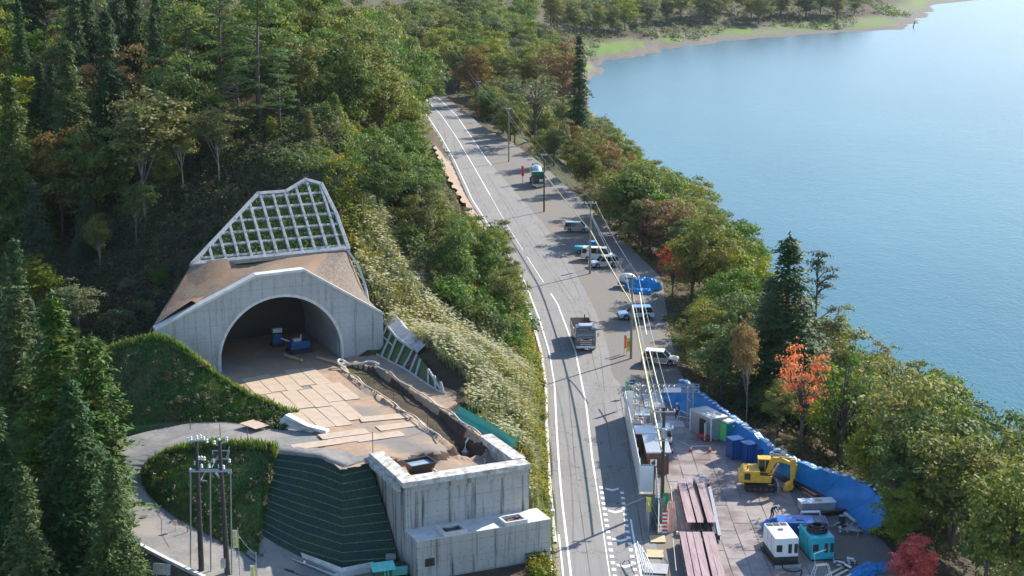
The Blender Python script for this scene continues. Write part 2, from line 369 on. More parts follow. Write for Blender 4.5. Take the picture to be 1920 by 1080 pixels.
# ---------------------------------------------------------------- ground heights
_pts = [(-14, 166.5, 10.5), (-8, 167, 8.5), (-1, 166, 4.5), (-17.5, 172, 15.5), (-10, 178, 9.5), (-2, 180, 4.5), (-20, 180, 23.5), (-12, 190, 11), (-5, 195, 5.5), (-22, 200, 28), (-14, 205, 15), (-7, 212, 8),
 (-9.5, 156, 8.6), (-5, 158, 8.2), (-4, 150, 8), (0, 156, 5.4), (-2, 143, 7.0), (1.2, 143, 4), (0, 133, 6.5), (2.2, 131, 3),
 (-13, 160, 7.5), (-7.5, 149, 7.3), (-25, 150, 6.3), (-17, 142, 6.3), (-30, 143, 6),
 (2.5, 121, 0), (-8, 117, 0), (-3, 110, 0), (-8, 90, 0), (-20, 112, -.6), (-15, 118.5, -.2), (-26, 116, -.9), (-30, 110, -1.6), (-45, 108, -2), (-70, 108, -3), (-90, 120, -2), (-36, 120, .3), (-41, 135, 3.6), (-46, 150, 5), (-60, 145, 2), (-75, 150, 2),
 (-36, 164, 8.8), (-40, 170, 10), (-42, 177, 14), (-38, 182, 18), (-32, 184, 21), (-27, 183, 23), (-50, 185, 11), (-60, 188, 7), (-75, 185, 6), (-95, 180, 8), (-50, 160, 6),
 (-55, 210, 17), (-40, 205, 23), (-75, 215, 13), (-60, 240, 22), (-40, 240, 29), (-92, 240, 20), (-80, 280, 32), (-50, 280, 38), (-100, 330, 46), (-25, 232, 27), (-22, 262, 20), (-35, 262, 32), (-60, 330, 46), (-32, 310, 18), (-48, 320, 34), (-48, 360, 32), (-28, 355, 9), (-70, 420, 34), (-45, 430, 18), (-60, 480, 24), (-60, 580, 12), (-110, 500, 40), (-100, 620, 30), (-150, 300, 45), (-150, 160, 30), (-180, 450, 55), (-200, 700, 60), (-60, 700, 8), (-120, 850, 25), (-40, 900, 6), (-200, 1100, 50), (-500, 600, 120), (-600, 1500, 150), (-300, 100, 40), (-400, -200, 30),
 (0, 480, 1), (10, 520, -3), (-20, 560, 2), (-5, 620, 1), (0, 700, 0), (15, 640, -6), (20, 800, -1), (60, 880, -3), (-10, 800, 4), (110, 960, -3), (180, 1030, -4), (235, 1080, -3), (100, 1100, 8), (0, 1050, 12), (230, 1250, 6), (150, 1500, 40), (0, 2000, 90), (600, 3500, 120), (3000, 5200, 100), (-1500, 3500, 200), (-1500, -1500, 50), (0, -500, 0), (500, -500, -16), (1500, 200, -22), (1500, 1500, -22), (300, 400, -24), (360, 1200, -20), (450, 1200, -22), (400, 1400, -21), (600, 1500, -22), (500, 2000, -22), (900, 2500, -21), (420, 1050, -22), (345, 1320, -18), (150, 600, -22), (120, 300, -22), (200, 120, -22), (2500, 3000, -22), (-2800, 800, 150)]
def _line(pts, d, h):
    for p in pts: _pts.append((p[0]+d, p[1], h))
_el = [(interp(EL, y), y) for y in (125, 140, 155, 170, 186, 204, 225, 250, 275, 300, 330, 360, 395, 430, 480)]
_line(_el, -1.3, .05); _line([p for p in _el if p[1] > 215], -6, 4); _line([p for p in _el if p[1] > 230], -13, 10)
_line([p for p in _el if p[1] > 290], -22, 16)
_ou = [(interp(OUT, y), y) for y in (95, 110, 125, 140, 155, 172, 190, 210, 235, 265, 300, 335, 370, 410)]
_line(_ou, .3, 0); _line(_ou, 3.5, 1.2 if False else .6); _line(_ou, 10, -3); _line(_ou, 19, -8.5)
for p in [(interp(NSH, y), y) for y in (90, 130, 170, 210, 250, 290, 340, 400, 460, 520, 570, 620, 660)]:
    _pts.append((p[0]-1, p[1], -14)); _pts.append((p[0]-5, p[1], -12)); _pts.append((p[0]+10, p[1], -19))
_sh = off(dense([p for p in NSH if 700 < p[1] < 1200], 30), 0)
for p, q, r_, s_ in zip(_sh, off(_sh, -14), off(_sh, -34), off(_sh, 15)):
    _pts.append((*p, -14.1)); _pts.append((*q, -12.9)); _pts.append((*r_, -11.2)); _pts.append((*s_, -17))
_pts.append((31, 110, 2.2)); 
_pa = np.array(_pts, float); _nc = len(_pa)
_S = 100.0
def _phi(d): return d
_D = np.hypot(_pa[:, None, 0]-_pa[None, :, 0], _pa[:, None, 1]-_pa[None, :, 1])/_S
_A = np.zeros((_nc+3, _nc+3)); _A[:_nc, :_nc] = _D+np.eye(_nc)*-1e-3*0; _A[:_nc, _nc] = 1; _A[:_nc, _nc+1] = _pa[:, 0]/_S; _A[:_nc, _nc+2] = _pa[:, 1]/_S
_A[_nc:, :_nc] = _A[:_nc, _nc:].T
_W = np.linalg.lstsq(_A, np.concatenate([_pa[:, 2], np.zeros(3)]), rcond=None)[0]
def poly_sd(P, poly):                                 # signed distance, negative inside
    P = np.asarray(P, float); n = len(poly); dmin = np.full(len(P), 1e9); ins = np.zeros(len(P), bool)
    for i in range(n):
        a = np.array(poly[i][:2], float); b = np.array(poly[(i+1) % n][:2], float); ab = b-a
        t = np.clip(((P-a) @ ab)/max(ab @ ab, 1e-9), 0, 1); d = np.hypot(*(P-(a+t[:, None]*ab)).T); dmin = np.minimum(dmin, d)
        c = ((a[1] > P[:, 1]) != (b[1] > P[:, 1])); xx = (b[0]-a[0])*(P[:, 1]-a[1])/((b[1]-a[1]) or 1e-9)+a[0]; ins ^= c & (P[:, 0] < xx)
    return np.where(ins, -dmin, dmin)
CORR = [(p[0]-1.0, p[1]) for p in EL]+[(p[0]+.2, p[1]) for p in OUT[::-1]]
PLAT = [L(0.2, .9), L(10.7, .9), L(10.6, 9), G(968, 850, 7), G(915, 805, 7), G(862, 772, 7), *[(q[0]+1.4*U[0], q[1]+1.4*U[1]) for q in (G(832, 738, 7), G(760, 700, 7), G(705, 665, 7))], L(10.2, 38.6), L(9.7, 39.3), L(9.7, 53.5), L(-4, 53.5), L(-7.2, 46), L(-7.2, 39.3), L(-7.5, 38.5),
        G(425, 725, 7), G(470, 745, 7), G(540, 777, 7), G(560, 800, 7), G(600, 815, 7), G(612, 858, 7), G(642, 880, 7), G(693, 866, 7)]
PLAT = [p[:2] for p in PLAT]
UPR = [(-12.6, 129.5, 7.0), (-17.5, 132.2, 6.95), (-22, 134.3, 6.8), (-27, 135.3, 6.5), (-31.5, 134.3, 5.8), (-34.2, 131.3, 4.9), (-33.6, 127.2, 4.0), (-30.8, 123.6, 3.2), (-27.0, 120.6, 2.4), (-23, 118.0, 1.6), (-19, 115.8, .8), (-14, 114.0, .15), (-9, 113.0, 0)]
_road3 = np.array(smoothpts(UPR, 2))
def Hs(P):
    P = np.asarray(P, float).reshape(-1, 2); out = np.zeros(len(P))
    for i in range(0, len(P), 20000):
        q = P[i:i+20000]; d = np.hypot(q[:, None, 0]-_pa[None, :, 0], q[:, None, 1]-_pa[None, :, 1])/_S
        out[i:i+20000] = d @ _W[:_nc]+_W[_nc]+_W[_nc+1]*q[:, 0]/_S+_W[_nc+2]*q[:, 1]/_S
    def sstep(x): x = np.clip(x, 0, 1); return x*x*(3-2*x)
    # gentle natural unevenness away from the built surfaces
    und = .35*np.sin(P[:, 0]*.31+1.3*np.sin(P[:, 1]*.17))*np.cos(P[:, 1]*.27+P[:, 0]*.11)+.25*np.sin(P[:, 0]*.83+P[:, 1]*.61)
    dc = poly_sd(P, CORR); k = sstep(dc/2.2)
    out = (out+und*sstep((dc-1)/5))*k+(-.06)*(1-k)
    dp = poly_sd(P, PLAT); k = sstep((dp+1.0)/1.6)
    out = np.where(dp < .6, np.minimum(out, 6.6)*(1-k)+out*k, out)
    # clear the foot of the abutment and the retaining walls: low ground in front of them
    fr = [L(-9, -9)[:2], L(14, -9)[:2], L(14, .4)[:2], L(11.2, .4)[:2], L(11.2, 8)[:2], L(.6, 8)[:2], (-13.5, 122.5), (-21, 119.5), (-24, 116)]
    df = poly_sd(P, fr); k = sstep(df/1.2); out = np.minimum(out, out*k+(-.08)*(1-k)) if False else np.where(df < 1.2, np.minimum(out, -.08*(1-k)+out*k), out)
    # access road bed
    d = np.full(len(P), 1e9); hz = np.zeros(len(P))
    near = (P[:, 0] < 0) & (P[:, 0] > -45) & (P[:, 1] > 100) & (P[:, 1] < 150); Q = P[near]
    dd = np.full(len(Q), 1e9); hh = np.zeros(len(Q))
    for a, b in zip(_road3[:-1], _road3[1:]):
        ab = b[:2]-a[:2]; t = np.clip(((Q-a[:2]) @ ab)/(ab @ ab), 0, 1); e = np.hypot(*(Q-(a[:2]+t[:, None]*ab)).T); m_ = e < dd
        dd = np.where(m_, e, dd); hh = np.where(m_, a[2]+t*(b[2]-a[2]), hh)
    k = sstep((dd-3.0)/1.6); o = out[near]; out[near] = np.where(dd < 4.6, o*k+(hh-.12)*(1-k), o)
    # inside of the hairpin and behind the geogrid wall: keep the sheet under the built slopes
    lp = [(-12.5, 127), (-12.5, 123), (-15, 121.5), (-22, 121.5), (-27, 123.8), (-31, 127.5), (-30.5, 131), (-26, 132.4), (-18, 130.5)]
    dl = poly_sd(P, lp); out = np.where(dl < .8, np.minimum(out, np.interp(P[:, 1], [119, 132], [-1.2, 4.6])), out)
    # notch for the cut above the portal (covered by the fill and the framed slope)
    cut = [L(-9.3, 39.5)[:2], L(9.5, 39.0)[:2], L(8.6, 46)[:2], L(8.2, 52.4)[:2], L(6.3, 53.2)[:2], L(.8, 52.2)[:2], L(-8.2, 46)[:2]]
    dq = poly_sd(P, cut); pl = 12.0+.0*P[:, 0]
    n_ = (P[:, 0]-A0[0])*NN[0]+(P[:, 1]-A0[1])*NN[1]
    zc = np.interp(n_, [38, 42, 45.5, 55, 60], [6.0, 11.0, 14.3, 22.3, 27])
    k = sstep((dq+.6)/1.6); out = np.where(dq < 1.0, np.minimum(out, zc*(1-k)+out*k), out)
    return out
def H(x, y): return float(Hs([(x, y)])[0])

# terrain sheet
def axis(segs):
    r = []
    for a, b, s in segs: r += list(np.arange(a, b, s))
    return np.array(r+[segs[-1][1]])
_gx = axis([(-4000, -400, 300), (-400, -100, 20), (-100, -46, 3), (-46, 40, 1.0), (40, 80, 3), (80, 330, 12), (330, 4000, 260)])
_gy = axis([(-1500, 0, 250), (0, 90, 15), (90, 106, 3), (106, 215, 1.0), (215, 340, 2.5), (340, 700, 6), (700, 1250, 10), (1250, 6000, 250)])
_X, _Y = np.meshgrid(_gx, _gy); _P = np.stack([_X.ravel(), _Y.ravel()], 1); _Z = Hs(_P)
nx_, ny_ = len(_gx), len(_gy)
me = bpy.data.meshes.new('ground'); me.vertices.add(len(_P)); me.vertices.foreach_set('co', np.column_stack([_P, _Z]).astype(np.float32).ravel())
_i = np.arange((ny_-1)*(nx_-1)); _r = _i//(nx_-1)*nx_+_i % (nx_-1); _q = np.stack([_r, _r+1, _r+nx_+1, _r+nx_], 1).astype(np.int32)
me.loops.add(_q.size); me.loops.foreach_set('vertex_index', _q.ravel()); me.polygons.add(len(_q)); me.polygons.foreach_set('loop_start', np.arange(0, _q.size, 4, dtype=np.int32))
me.polygons.foreach_set('use_smooth', np.ones(len(_q), bool)); me.update(calc_edges=True)
def ground_mat():
    m, N, b = new_mat('forest_floor_and_shore'); b.inputs['Roughness'].default_value = .95; b.inputs['Specular IOR Level'].default_value = .2
    n1 = noise(m, .5, 8, .7, 'world'); n2 = noise(m, .06, 4, .6, 'world')
    floor_ = mixc(m, ramp(m, n1, .4, .65), (.055, .04, .028), (.10, .075, .045))
    floor_ = mixc(m, ramp(m, n2, .5, .62), floor_, (.06, .08, .025))
    beach = mixc(m, ramp(m, n1, .35, .7), (.17, .148, .125), (.11, .095, .08))
    gr = mixc(m, ramp(m, n1, .35, .65), (.13, .22, .035), (.10, .15, .035))
    g = N.new('ShaderNodeNewGeometry'); sep = N.new('ShaderNodeSeparateXYZ'); lk(m, g.outputs['Position'], sep.inputs[0])
    isg = N.new('ShaderNodeMath'); isg.operation = 'MULTIPLY'; lk(m, ramp(m, sep.outputs[2], -13.2, -12.6), isg.inputs[0]); lk(m, ramp(m, n2, .45, .50), isg.inputs[1])
    sh = mixc(m, isg.outputs[0], beach, gr)
    col = mixc(m, ramp(m, sep.outputs[2], -11.4, -9.5), sh, floor_)
    lk(m, col, b.inputs['Base Color']); bump(m, n1, b, .8, .5); return m
M['ground'] = ground_mat(); me.materials.append(M['ground'])
o = link('ground', me); o['kind'] = 'structure'

# lake
def water_mat():
    m, N, b = new_mat('lake_water'); N.remove(b)
    a = noise(m, 1.6, 3, .6, 'world', (1, .55, 1)); c = noise(m, .25, 3, .6, 'world', (1, .6, 1)); w_ = noise(m, .012, 3, .55, 'world', (1, .5, 1))
    s = N.new('ShaderNodeMath'); s.operation = 'ADD'; lk(m, a, s.inputs[0]); lk(m, c, s.inputs[1])
    bp = N.new('ShaderNodeBump'); bp.inputs['Strength'].default_value = .5; bp.inputs['Distance'].default_value = .16; lk(m, s.outputs[0], bp.inputs['Height'])
    d = N.new('ShaderNodeBsdfDiffuse'); lk(m, mixc(m, ramp(m, w_, .35, .65), (.020, .115, .155), (.034, .150, .190)), d.inputs['Color']); g = N.new('ShaderNodeBsdfGlossy'); g.inputs['Color'].default_value = (.62, .60, .57, 1); g.inputs['Roughness'].default_value = .24; lk(m, bp.outputs[0], g.inputs['Normal'])
    fr = N.new('ShaderNodeFresnel'); fr.inputs['IOR'].default_value = 1.33; lk(m, bp.outputs[0], fr.inputs['Normal']); mx = N.new('ShaderNodeMixShader'); lk(m, fr.outputs[0], mx.inputs[0]); lk(m, d.outputs[0], mx.inputs[1]); lk(m, g.outputs[0], mx.inputs[2]); lk(m, mx.outputs[0], N['Material Output'].inputs['Surface']); return m
M['water'] = water_mat()
mb = MB(); mb.add([(-100, -1500, -14), (5000, -1500, -14), (5000, 6500, -14), (-100, 6500, -14)], [(0, 1, 2, 3)]); struct('lake', mb, 'water')

# ---------------------------------------------------------------- flat sheets: gravel, asphalt, markings
def ribbon(a, b, z, step=3, jitter=0, seed=1):
    rnd = random.Random(seed); a = dense(a, step); n = len(a); bb = dense(b, step)
    tb = np.linspace(0, len(bb)-1, n); rows = [[], []]
    for i, p in enumerate(a):
        k = tb[i]; k0 = int(k); k1 = min(k0+1, len(bb)-1); q = [bb[k0][j]+(bb[k1][j]-bb[k0][j])*(k-k0) for j in (0, 1)]
        rows[0].append((p[0]+rnd.uniform(-jitter, jitter), p[1], z)); rows[1].append((q[0]+rnd.uniform(-jitter, jitter), q[1], z))
    return MB().grid(rows)
def byY(poly, ys, d=0): return [(interp(poly, y)+d, y) for y in ys]
YS = list(range(95, 545, 5))
M['gravel'] = mat('lay_by_gravel', (.20, .19, .175), (.115, .108, .10), 3.5, .95, bmp=.6, coord='world', c3=(.185, .15, .11), scale3=.22, lo=.3, hi=.7)
g_r = byY(OUT, YS, .8)
struct('gravel_lay_by', ribbon(byY(CL, YS), g_r, -.015, 4, 0), 'gravel')
def asphalt_mat(name, c, c2, crack=True):
    m, N, b = new_mat(name); b.inputs['Roughness'].default_value = .88
    n1 = noise(m, .22, 5, .65, 'world', (1.6, .35, 1)); n2 = noise(m, 14, 3, .6, 'world'); n3 = noise(m, 1.3, 4, .6, 'world', (2.2, .12, 1))
    col = mixc(m, ramp(m, n1, .35, .65), c, c2); col = mixc(m, ramp(m, n2, .3, .7), col, tuple(x*.8 for x in c))
    mm = N.new('ShaderNodeMath'); mm.operation = 'MULTIPLY'; lk(m, ramp(m, n3, .46, .68), mm.inputs[0]); mm.inputs[1].default_value = .5
    col = mixc(m, mm.outputs[0], col, tuple(x*.6 for x in c))
    if crack:
        v = N.new('ShaderNodeTexVoronoi'); v.feature = 'DISTANCE_TO_EDGE'; v.inputs['Scale'].default_value = .16
        g = N.new('ShaderNodeNewGeometry'); ns = N.new('ShaderNodeTexNoise'); ns.inputs['Scale'].default_value = .8; lk(m, g.outputs['Position'], ns.inputs['Vector'])
        vm = N.new('ShaderNodeVectorMath'); vm.operation = 'MULTIPLY_ADD'; lk(m, ns.outputs['Color'], vm.inputs[0]); vm.inputs[1].default_value = (2.2,)*3; lk(m, g.outputs['Position'], vm.inputs[2])
        lk(m, vm.outputs[0], v.inputs['Vector']); lt = N.new('ShaderNodeMath'); lt.operation = 'LESS_THAN'; lk(m, v.outputs['Distance'], lt.inputs[0]); lt.inputs[1].default_value = .007
        mk = N.new('ShaderNodeMath'); mk.operation = 'MULTIPLY'; lk(m, lt.outputs[0], mk.inputs[0]); mk.inputs[1].default_value = .55
        col = mixc(m, mk.outputs[0], col, (.05, .05, .05))
    lk(m, col, b.inputs['Base Color']); bump(m, n2, b, .25, .02); return m
M['asphalt'] = asphalt_mat('road_asphalt', (.255, .243, .225), (.20, .192, .18))
M['asphalt2'] = asphalt_mat('smooth_apron', (.26, .25, .23), (.225, .215, .20))
M['seam'] = mat('tar_seam', (.05, .05, .052), (.08, .08, .08), 2, .7, coord='world')
M['shoulder'] = mat('dusty_shoulder', (.27, .23, .17), (.20, .17, .125), 1.5, .95, coord='world', bmp=.4)
struct('road_shoulder', ribbon(byY(EL, YS, -1.35), byY(EL, YS, 0), -.012, 4, .08), 'shoulder')
struct('road', ribbon(byY(EL, YS, -.6), byY(ER, YS, .15), .004, 4), 'asphalt')
AP = [(12.2, 90), (12.0, 138), (12.9, 160), (12.6, 171), (11.7, 175), (11.5, 180)]
struct('road_edge_apron', ribbon(byY(ER, range(92, 181, 4), .15), [(interp(AP, y), y) for y in range(92, 181, 4)], .001, 4, .04), 'asphalt2')
def stripe(a, y0, y1, d, wd, z=.010, m='line', name='road_marking', step=3):
    ys = list(np.arange(y0, y1, step))+[y1]; return struct(name, ribbon(byY(a, ys, d-wd/2), byY(a, ys, d+wd/2), z, 3), m)
stripe(EL, 96, 540, 0, .17)
stripe(EL, 112, 137.5, -1.45, .20, .012)
stripe(EL, 112, 128, -.62, .14)
stripe(CL, 142, 218, 0, .17); stripe(CL, 96, 142, 0, .09); stripe(CL, 225, 243, 0, .09); stripe(CL, 248, 300, 0, .07); stripe(CL, 300, 540, 0, .16)
stripe(ER, 338, 540, 0, .17); stripe(ER, 96, 131.5, 0, .17)
# worn seam lines along the lanes
for (a, d, y0, y1) in ((EL, 1.55, 96, 330), (CL, 1.9, 150, 330), (ER, -.9, 170, 300), (ER, .75, 96, 170), (CL, 2.6, 190, 300)):
    ys = list(np.arange(y0, y1, 4)); struct('road_seam', ribbon(byY(a, ys, d-.03), byY(a, ys, d+.03), .0085, 3, .03, 5), 'seam')
# dotted guide blocks and chevrons in the right lane
mbk = MB()
for y in np.arange(112, 140.5, 1.36):
    for a, d in ((CL, .42), (ER, -.42)):
        if a is ER and y > 139: continue
        x = interp(a, y)+d; mbk.add([(x-.17, y, .011), (x+.17, y-.03, .011), (x+.15, y+.55, .011), (x-.19, y+.58, .011)], [(0, 1, 2, 3)])
struct('road_marking_blocks', mbk, 'line')
mbk = MB()
for y in (114.3, 120.8, 126.3, 133, 138.6):
    x = (interp(CL, y)+interp(ER, y))/2+.05
    mbk.add([(x-.62, y+.40, .011), (x, y-.05, .011), (x, y+.42, .011), (x-.62, y+.85, .011)], [(0, 1, 2, 3)]); mbk.add([(x, y-.05, .011), (x+.62, y+.40, .011), (x+.62, y+.85, .011), (x, y+.42, .011)], [(0, 1, 2, 3)])
struct('road_marking_chevrons', mbk, 'line')
# kerb-like concrete gutter on the left side and the drain strip above it
k = thing('road_gutter', 'low concrete gutter kerb running along the left road edge under the pampas bank', 'kerb')
ys = list(range(126, 216, 4)); a = byY(EL, ys, -1.15); b = byY(EL, ys, -.85)
m_ = MB(); rows = [[(p[0], p[1], z) for p in q] for q, z in ((a, 0), (a, .14), (b, .14), (b, 0))]; m_.grid(rows); part('kerb_stone', m_, 'conc_light', k)

g = thing('road_gutter', 'dark open gutter under the bare cut slope along the upper left road edge', 'gutter'); ys = list(range(222, 352, 5))
m_ = MB().grid([[(p[0], p[1], z) for p in q] for q, z in ((byY(EL, ys, -1.35), .35), (byY(EL, ys, -1.3), .012), (byY(EL, ys, -.85), .012), (byY(EL, ys, -.8), .06), (byY(EL, ys, -.65), .06), (byY(EL, ys, -.63), .0))]); M['guttr'] = mat('dark_gutter', (.035, .032, .03), (.06, .055, .05), 3, .8, coord='world'); part('channel', m_, 'guttr', g)  # channel in an even dark tone
M['cutearth'] = mat('bare_cut_slope', (.30, .20, .135), (.19, .125, .085), 1.6, .95, bmp=1.0, coord='world', c3=(.24, .20, .16), scale3=.35, lo=.3, hi=.7)
_cz = lambda p, h: (p[0], p[1], h)
rw = []
for d, h in ((-1.35, .3), (-2.2, 1.5), (-3.2, 2.9), (-4.3, 4.4), (-5.4, 5.6)):
    rw.append([(p[0]+.35*math.sin(p[1]*.9+d*2), p[1], h*min(1, (p[1]-228)/30, (358-p[1])/30)+.12*math.sin(p[1]*1.7+d*3)+.05) for p in byY(EL, list(np.arange(230, 356, 1.5)), d)])
struct('cut_slope', MB().grid(rw), 'cutearth', smooth=True)

# ---------------------------------------------------------------- access road with its kerb
def ribbon3(c, wl, wr, z=0):
    c = smoothpts(c, 2); xy = [p[:2] for p in c]; l = off(xy, -wl); r = off(xy, wr)
    return MB().grid([[(*p, q[2]+z) for p, q in zip(l, c)], [(*p, q[2]+z) for p, q in zip(off(xy, 0), c)], [(*p, q[2]+z) for p, q in zip(r, c)]])
M['track'] = mat('access_road_gravel', (.235, .225, .21), (.155, .148, .14), 2.8, .95, bmp=.5, coord='world', c3=(.27, .245, .21), scale3=.3, lo=.3, hi=.7)
struct('access_road', ribbon3(UPR, 2.6, 2.6, .0), 'track')
_h = len(UPR)//2; struct('access_road_verge', ribbon3(UPR[:7], -2.5, 4.6, -.03), 'track')
_c = smoothpts(UPR, 2); _kx = off([p[:2] for p in _c], -2.6); _kx2 = off([p[:2] for p in _c], -2.6)
# ---------------------------------------------------------------- work platform and its slopes
M['platform'] = mat('platform_dirt_and_gravel', (.42, .275, .165), (.27, .19, .125), 1.6, .95, bmp=.5, coord='world', c3=(.215, .185, .155), scale3=.16, lo=.3, hi=.7)
def inside(p, poly): return poly_sd([p[:2]], poly)[0] < 0
TR = [L(7.6, 36.5), L(8.0, 33), L(8.1, 28), L(8.4, 22), L(8.6, 16), L(8.7, 11.5), L(8.6, 7.0)]     # trench centre line
TW = [.3, 1.25, 1.35, 1.25, 1.2, 1.1, 1.0]
def trench_depth(p):
    best = 9; 
    for (a, b), (w0, w1) in zip(zip(TR[:-1], TR[1:]), zip(TW[:-1], TW[1:])):
        ab = (b[0]-a[0], b[1]-a[1]); t = max(0, min(1, ((p[0]-a[0])*ab[0]+(p[1]-a[1])*ab[1])/(ab[0]**2+ab[1]**2)))
        d = math.hypot(p[0]-a[0]-t*ab[0], p[1]-a[1]-t*ab[1])/(w0+(w1-w0)*t); best = min(best, d)
    return best
# platform surface: fine grid in (u, n), clipped to its outline; the trench and the excavated abutment pocket are real hollows
platw = PLAT
us = np.arange(-16, 20.01, .33); ns = np.arange(-1, 60, .33)
PP = np.array([[L(u, n)[:2] for u in us] for n in ns]).reshape(-1, 2); sd = poly_sd(PP, platw)
mb = MB(); idx = {}; nu = len(us); tre = MB()
rnd = random.Random(4)
Zp = []; TDp = []
for i, p in enumerate(PP):
    n = ns[i//nu]; u = us[i % nu]; z = PZ+(.05*math.sin(p[0]*1.1+p[1]*.7)+rnd.uniform(-.03, .03))*(.25 if 11 < n < 40 and -8 < u < 6.5 else 1)
    td = trench_depth(p) if 5 < u < 11 and 5 < n < 38 else 9
    if td < 1.15: z -= 1.2*max(0, min(1, (1.15-td)/.35))+rnd.uniform(-.12, .12)
    elif td < 1.7: z += .22*math.sin((td-1.15)/.55*math.pi)*(1+rnd.uniform(-.5, .5))
    pocket = min(1, max(0, (7.2-n+.35*math.sin(u*2))/1.1)) if .2 < u < 10.7 else 0
    z -= .62*pocket
    if n < 7 and (u > 8.8 or (u < 2.4 and n < 4.6)): z -= .3*min(1, max(0, (6.2-n)))
    Zp.append(z); TDp.append(1 if td < 1.25 or .12 < pocket < .95 else 0)
fs = []
keep = sd < .25
for r_ in range(len(ns)-1):
    for c in range(nu-1):
        q = (r_*nu+c, r_*nu+c+1, (r_+1)*nu+c+1, (r_+1)*nu+c)
        if all(keep[list(q)]):
            fs.append((q, 1 if sum(TDp[k] for k in q) > 2 else 0))
used = sorted({k for q, _ in fs for k in q}); mp = {k: i for i, k in enumerate(used)}
mb.v = [(PP[k][0], PP[k][1], Zp[k]) for k in used]; mb.f = [tuple(mp[k] for k in q) for q, _ in fs]; mb.m = [mi for _, mi in fs]
struct('work_platform', mb, ['platform', 'trench'], smooth=True)

def loft(a, b, n, m, bulge=0, rough=0, seed=3, nrm=(0, -1, .3)):
    rnd = random.Random(seed)
    def res(p):
        p = dense(p, .5); d = [0]
        for x, y in zip(p[:-1], p[1:]): d.append(d[-1]+math.dist(x, y))
        t = np.linspace(0, d[-1], m+1); return np.stack([np.interp(t, d, [q[k] for q in p]) for k in range(3)], 1)
    A, B = res(a), res(b); nv = np.array(nrm)/np.linalg.norm(nrm); rows = []
    for i in range(n+1):
        t = i/n; R = A*(1-t)+B*t+nv*bulge*math.sin(math.pi*t)
        rows.append([tuple(p+nv*(rnd.uniform(-rough, rough) if 0 < i < n else 0)) for p in R])
    return rows
M['bankgreen'] = mat('turfed_bank', (.045, .10, .025), (.08, .14, .035), 1.8, .95, bmp=1.0, lo=.3, hi=.7, coord='world', c3=(.10, .11, .045), scale3=.25)
# big turfed bank left of the portal
crest = [G(200, 655, 10.2), G(240, 640, 11.5), G(290, 628, 12.0), G(318, 634, 11.9), G(350, 655, 11.2), G(385, 684, 10.0), G(420, 712, 8.6), G(470, 742, 7.6), G(545, 775, 7.05)]
foot = [G(165, 800, 4.6), G(205, 805, 5.2), G(250, 796, 5.8), G(310, 788, 6.2), G(360, 785, 6.4), G(410, 786, 6.5), G(450, 790, 6.6), G(490, 796, 6.75), G(535, 803, 6.9)]
foot = [(p[0], p[1]-.5, p[2]-.15) for p in foot]
bank_rows = loft(crest, foot, 14, 60, .25, .14)
bank_rows = [[(p[0], p[1]+.22*math.sin(p[0]*1.3+i*.6)*math.sin(i/14*3.14), p[2]+.22*math.sin(p[0]*1.9+i*.8)*math.sin(i/14*3.14)) for p in r] for i, r in enumerate(bank_rows)]
struct('turfed_bank', MB().grid(bank_rows+[[(p[0], p[1]-.3, p[2]-.15) for p in bank_rows[-1]], [(p[0], p[1]-.5, p[2]-2) for p in bank_rows[-1]]]), 'bankgreen', smooth=True)
back = [(p[0]+.6, p[1]+5.5, p[2]-3.6) for p in crest]; back[-1] = (crest[-1][0]+.6, crest[-1][1]+.5, 6.8)
bb_ = loft(back, crest, 5, 60, .0, .05, nrm=(0, 1, 1)); struct('turfed_bank_back', MB().grid(bb_), 'bankgreen', smooth=True)
# mound inside the hairpin
cc = smoothpts(UPR, 2); inn = [(*p, q[2]) for p, q in zip(off([c[:2] for c in cc], -2.5), cc)]
i_ap = min(range(len(inn)), key=lambda i: cc[i][0])
GT = [G(518, 850, 6.8), G(560, 853, 6.95), G(600, 858, 7), G(642, 876, 7), G(693, 863, 7)]
GB = [G(484, 1003, 2.2), G(520, 1025, 1.4), G(562, 1047, .6), G(641, 1069, 0), G(752, 1062, -.1)]
i0 = min(range(i_ap), key=lambda i: abs(inn[i][0]-(GT[0][0]-.6))); i1 = min(range(i_ap, len(inn)), key=lambda i: abs(inn[i][0]-(GB[0][0])))
up_ = [GT[0]]+[(p[0], p[1], p[2]+.12) for p in inn[i0:i_ap+1]]; lo_ = [GB[0]]+[(p[0], p[1], p[2]-.1) for p in inn[i1:i_ap-1:-1]]
mound_rows = loft(up_, lo_, 14, 60, .55, .13)
mound_rows = [[(p[0], p[1], p[2]+.2*math.sin(p[0]*1.7+i*.9)*math.sin(i/14*3.14)) for p in r] for i, r in enumerate(mound_rows)]
struct('turfed_mound', MB().grid(mound_rows), 'bankgreen', smooth=True)
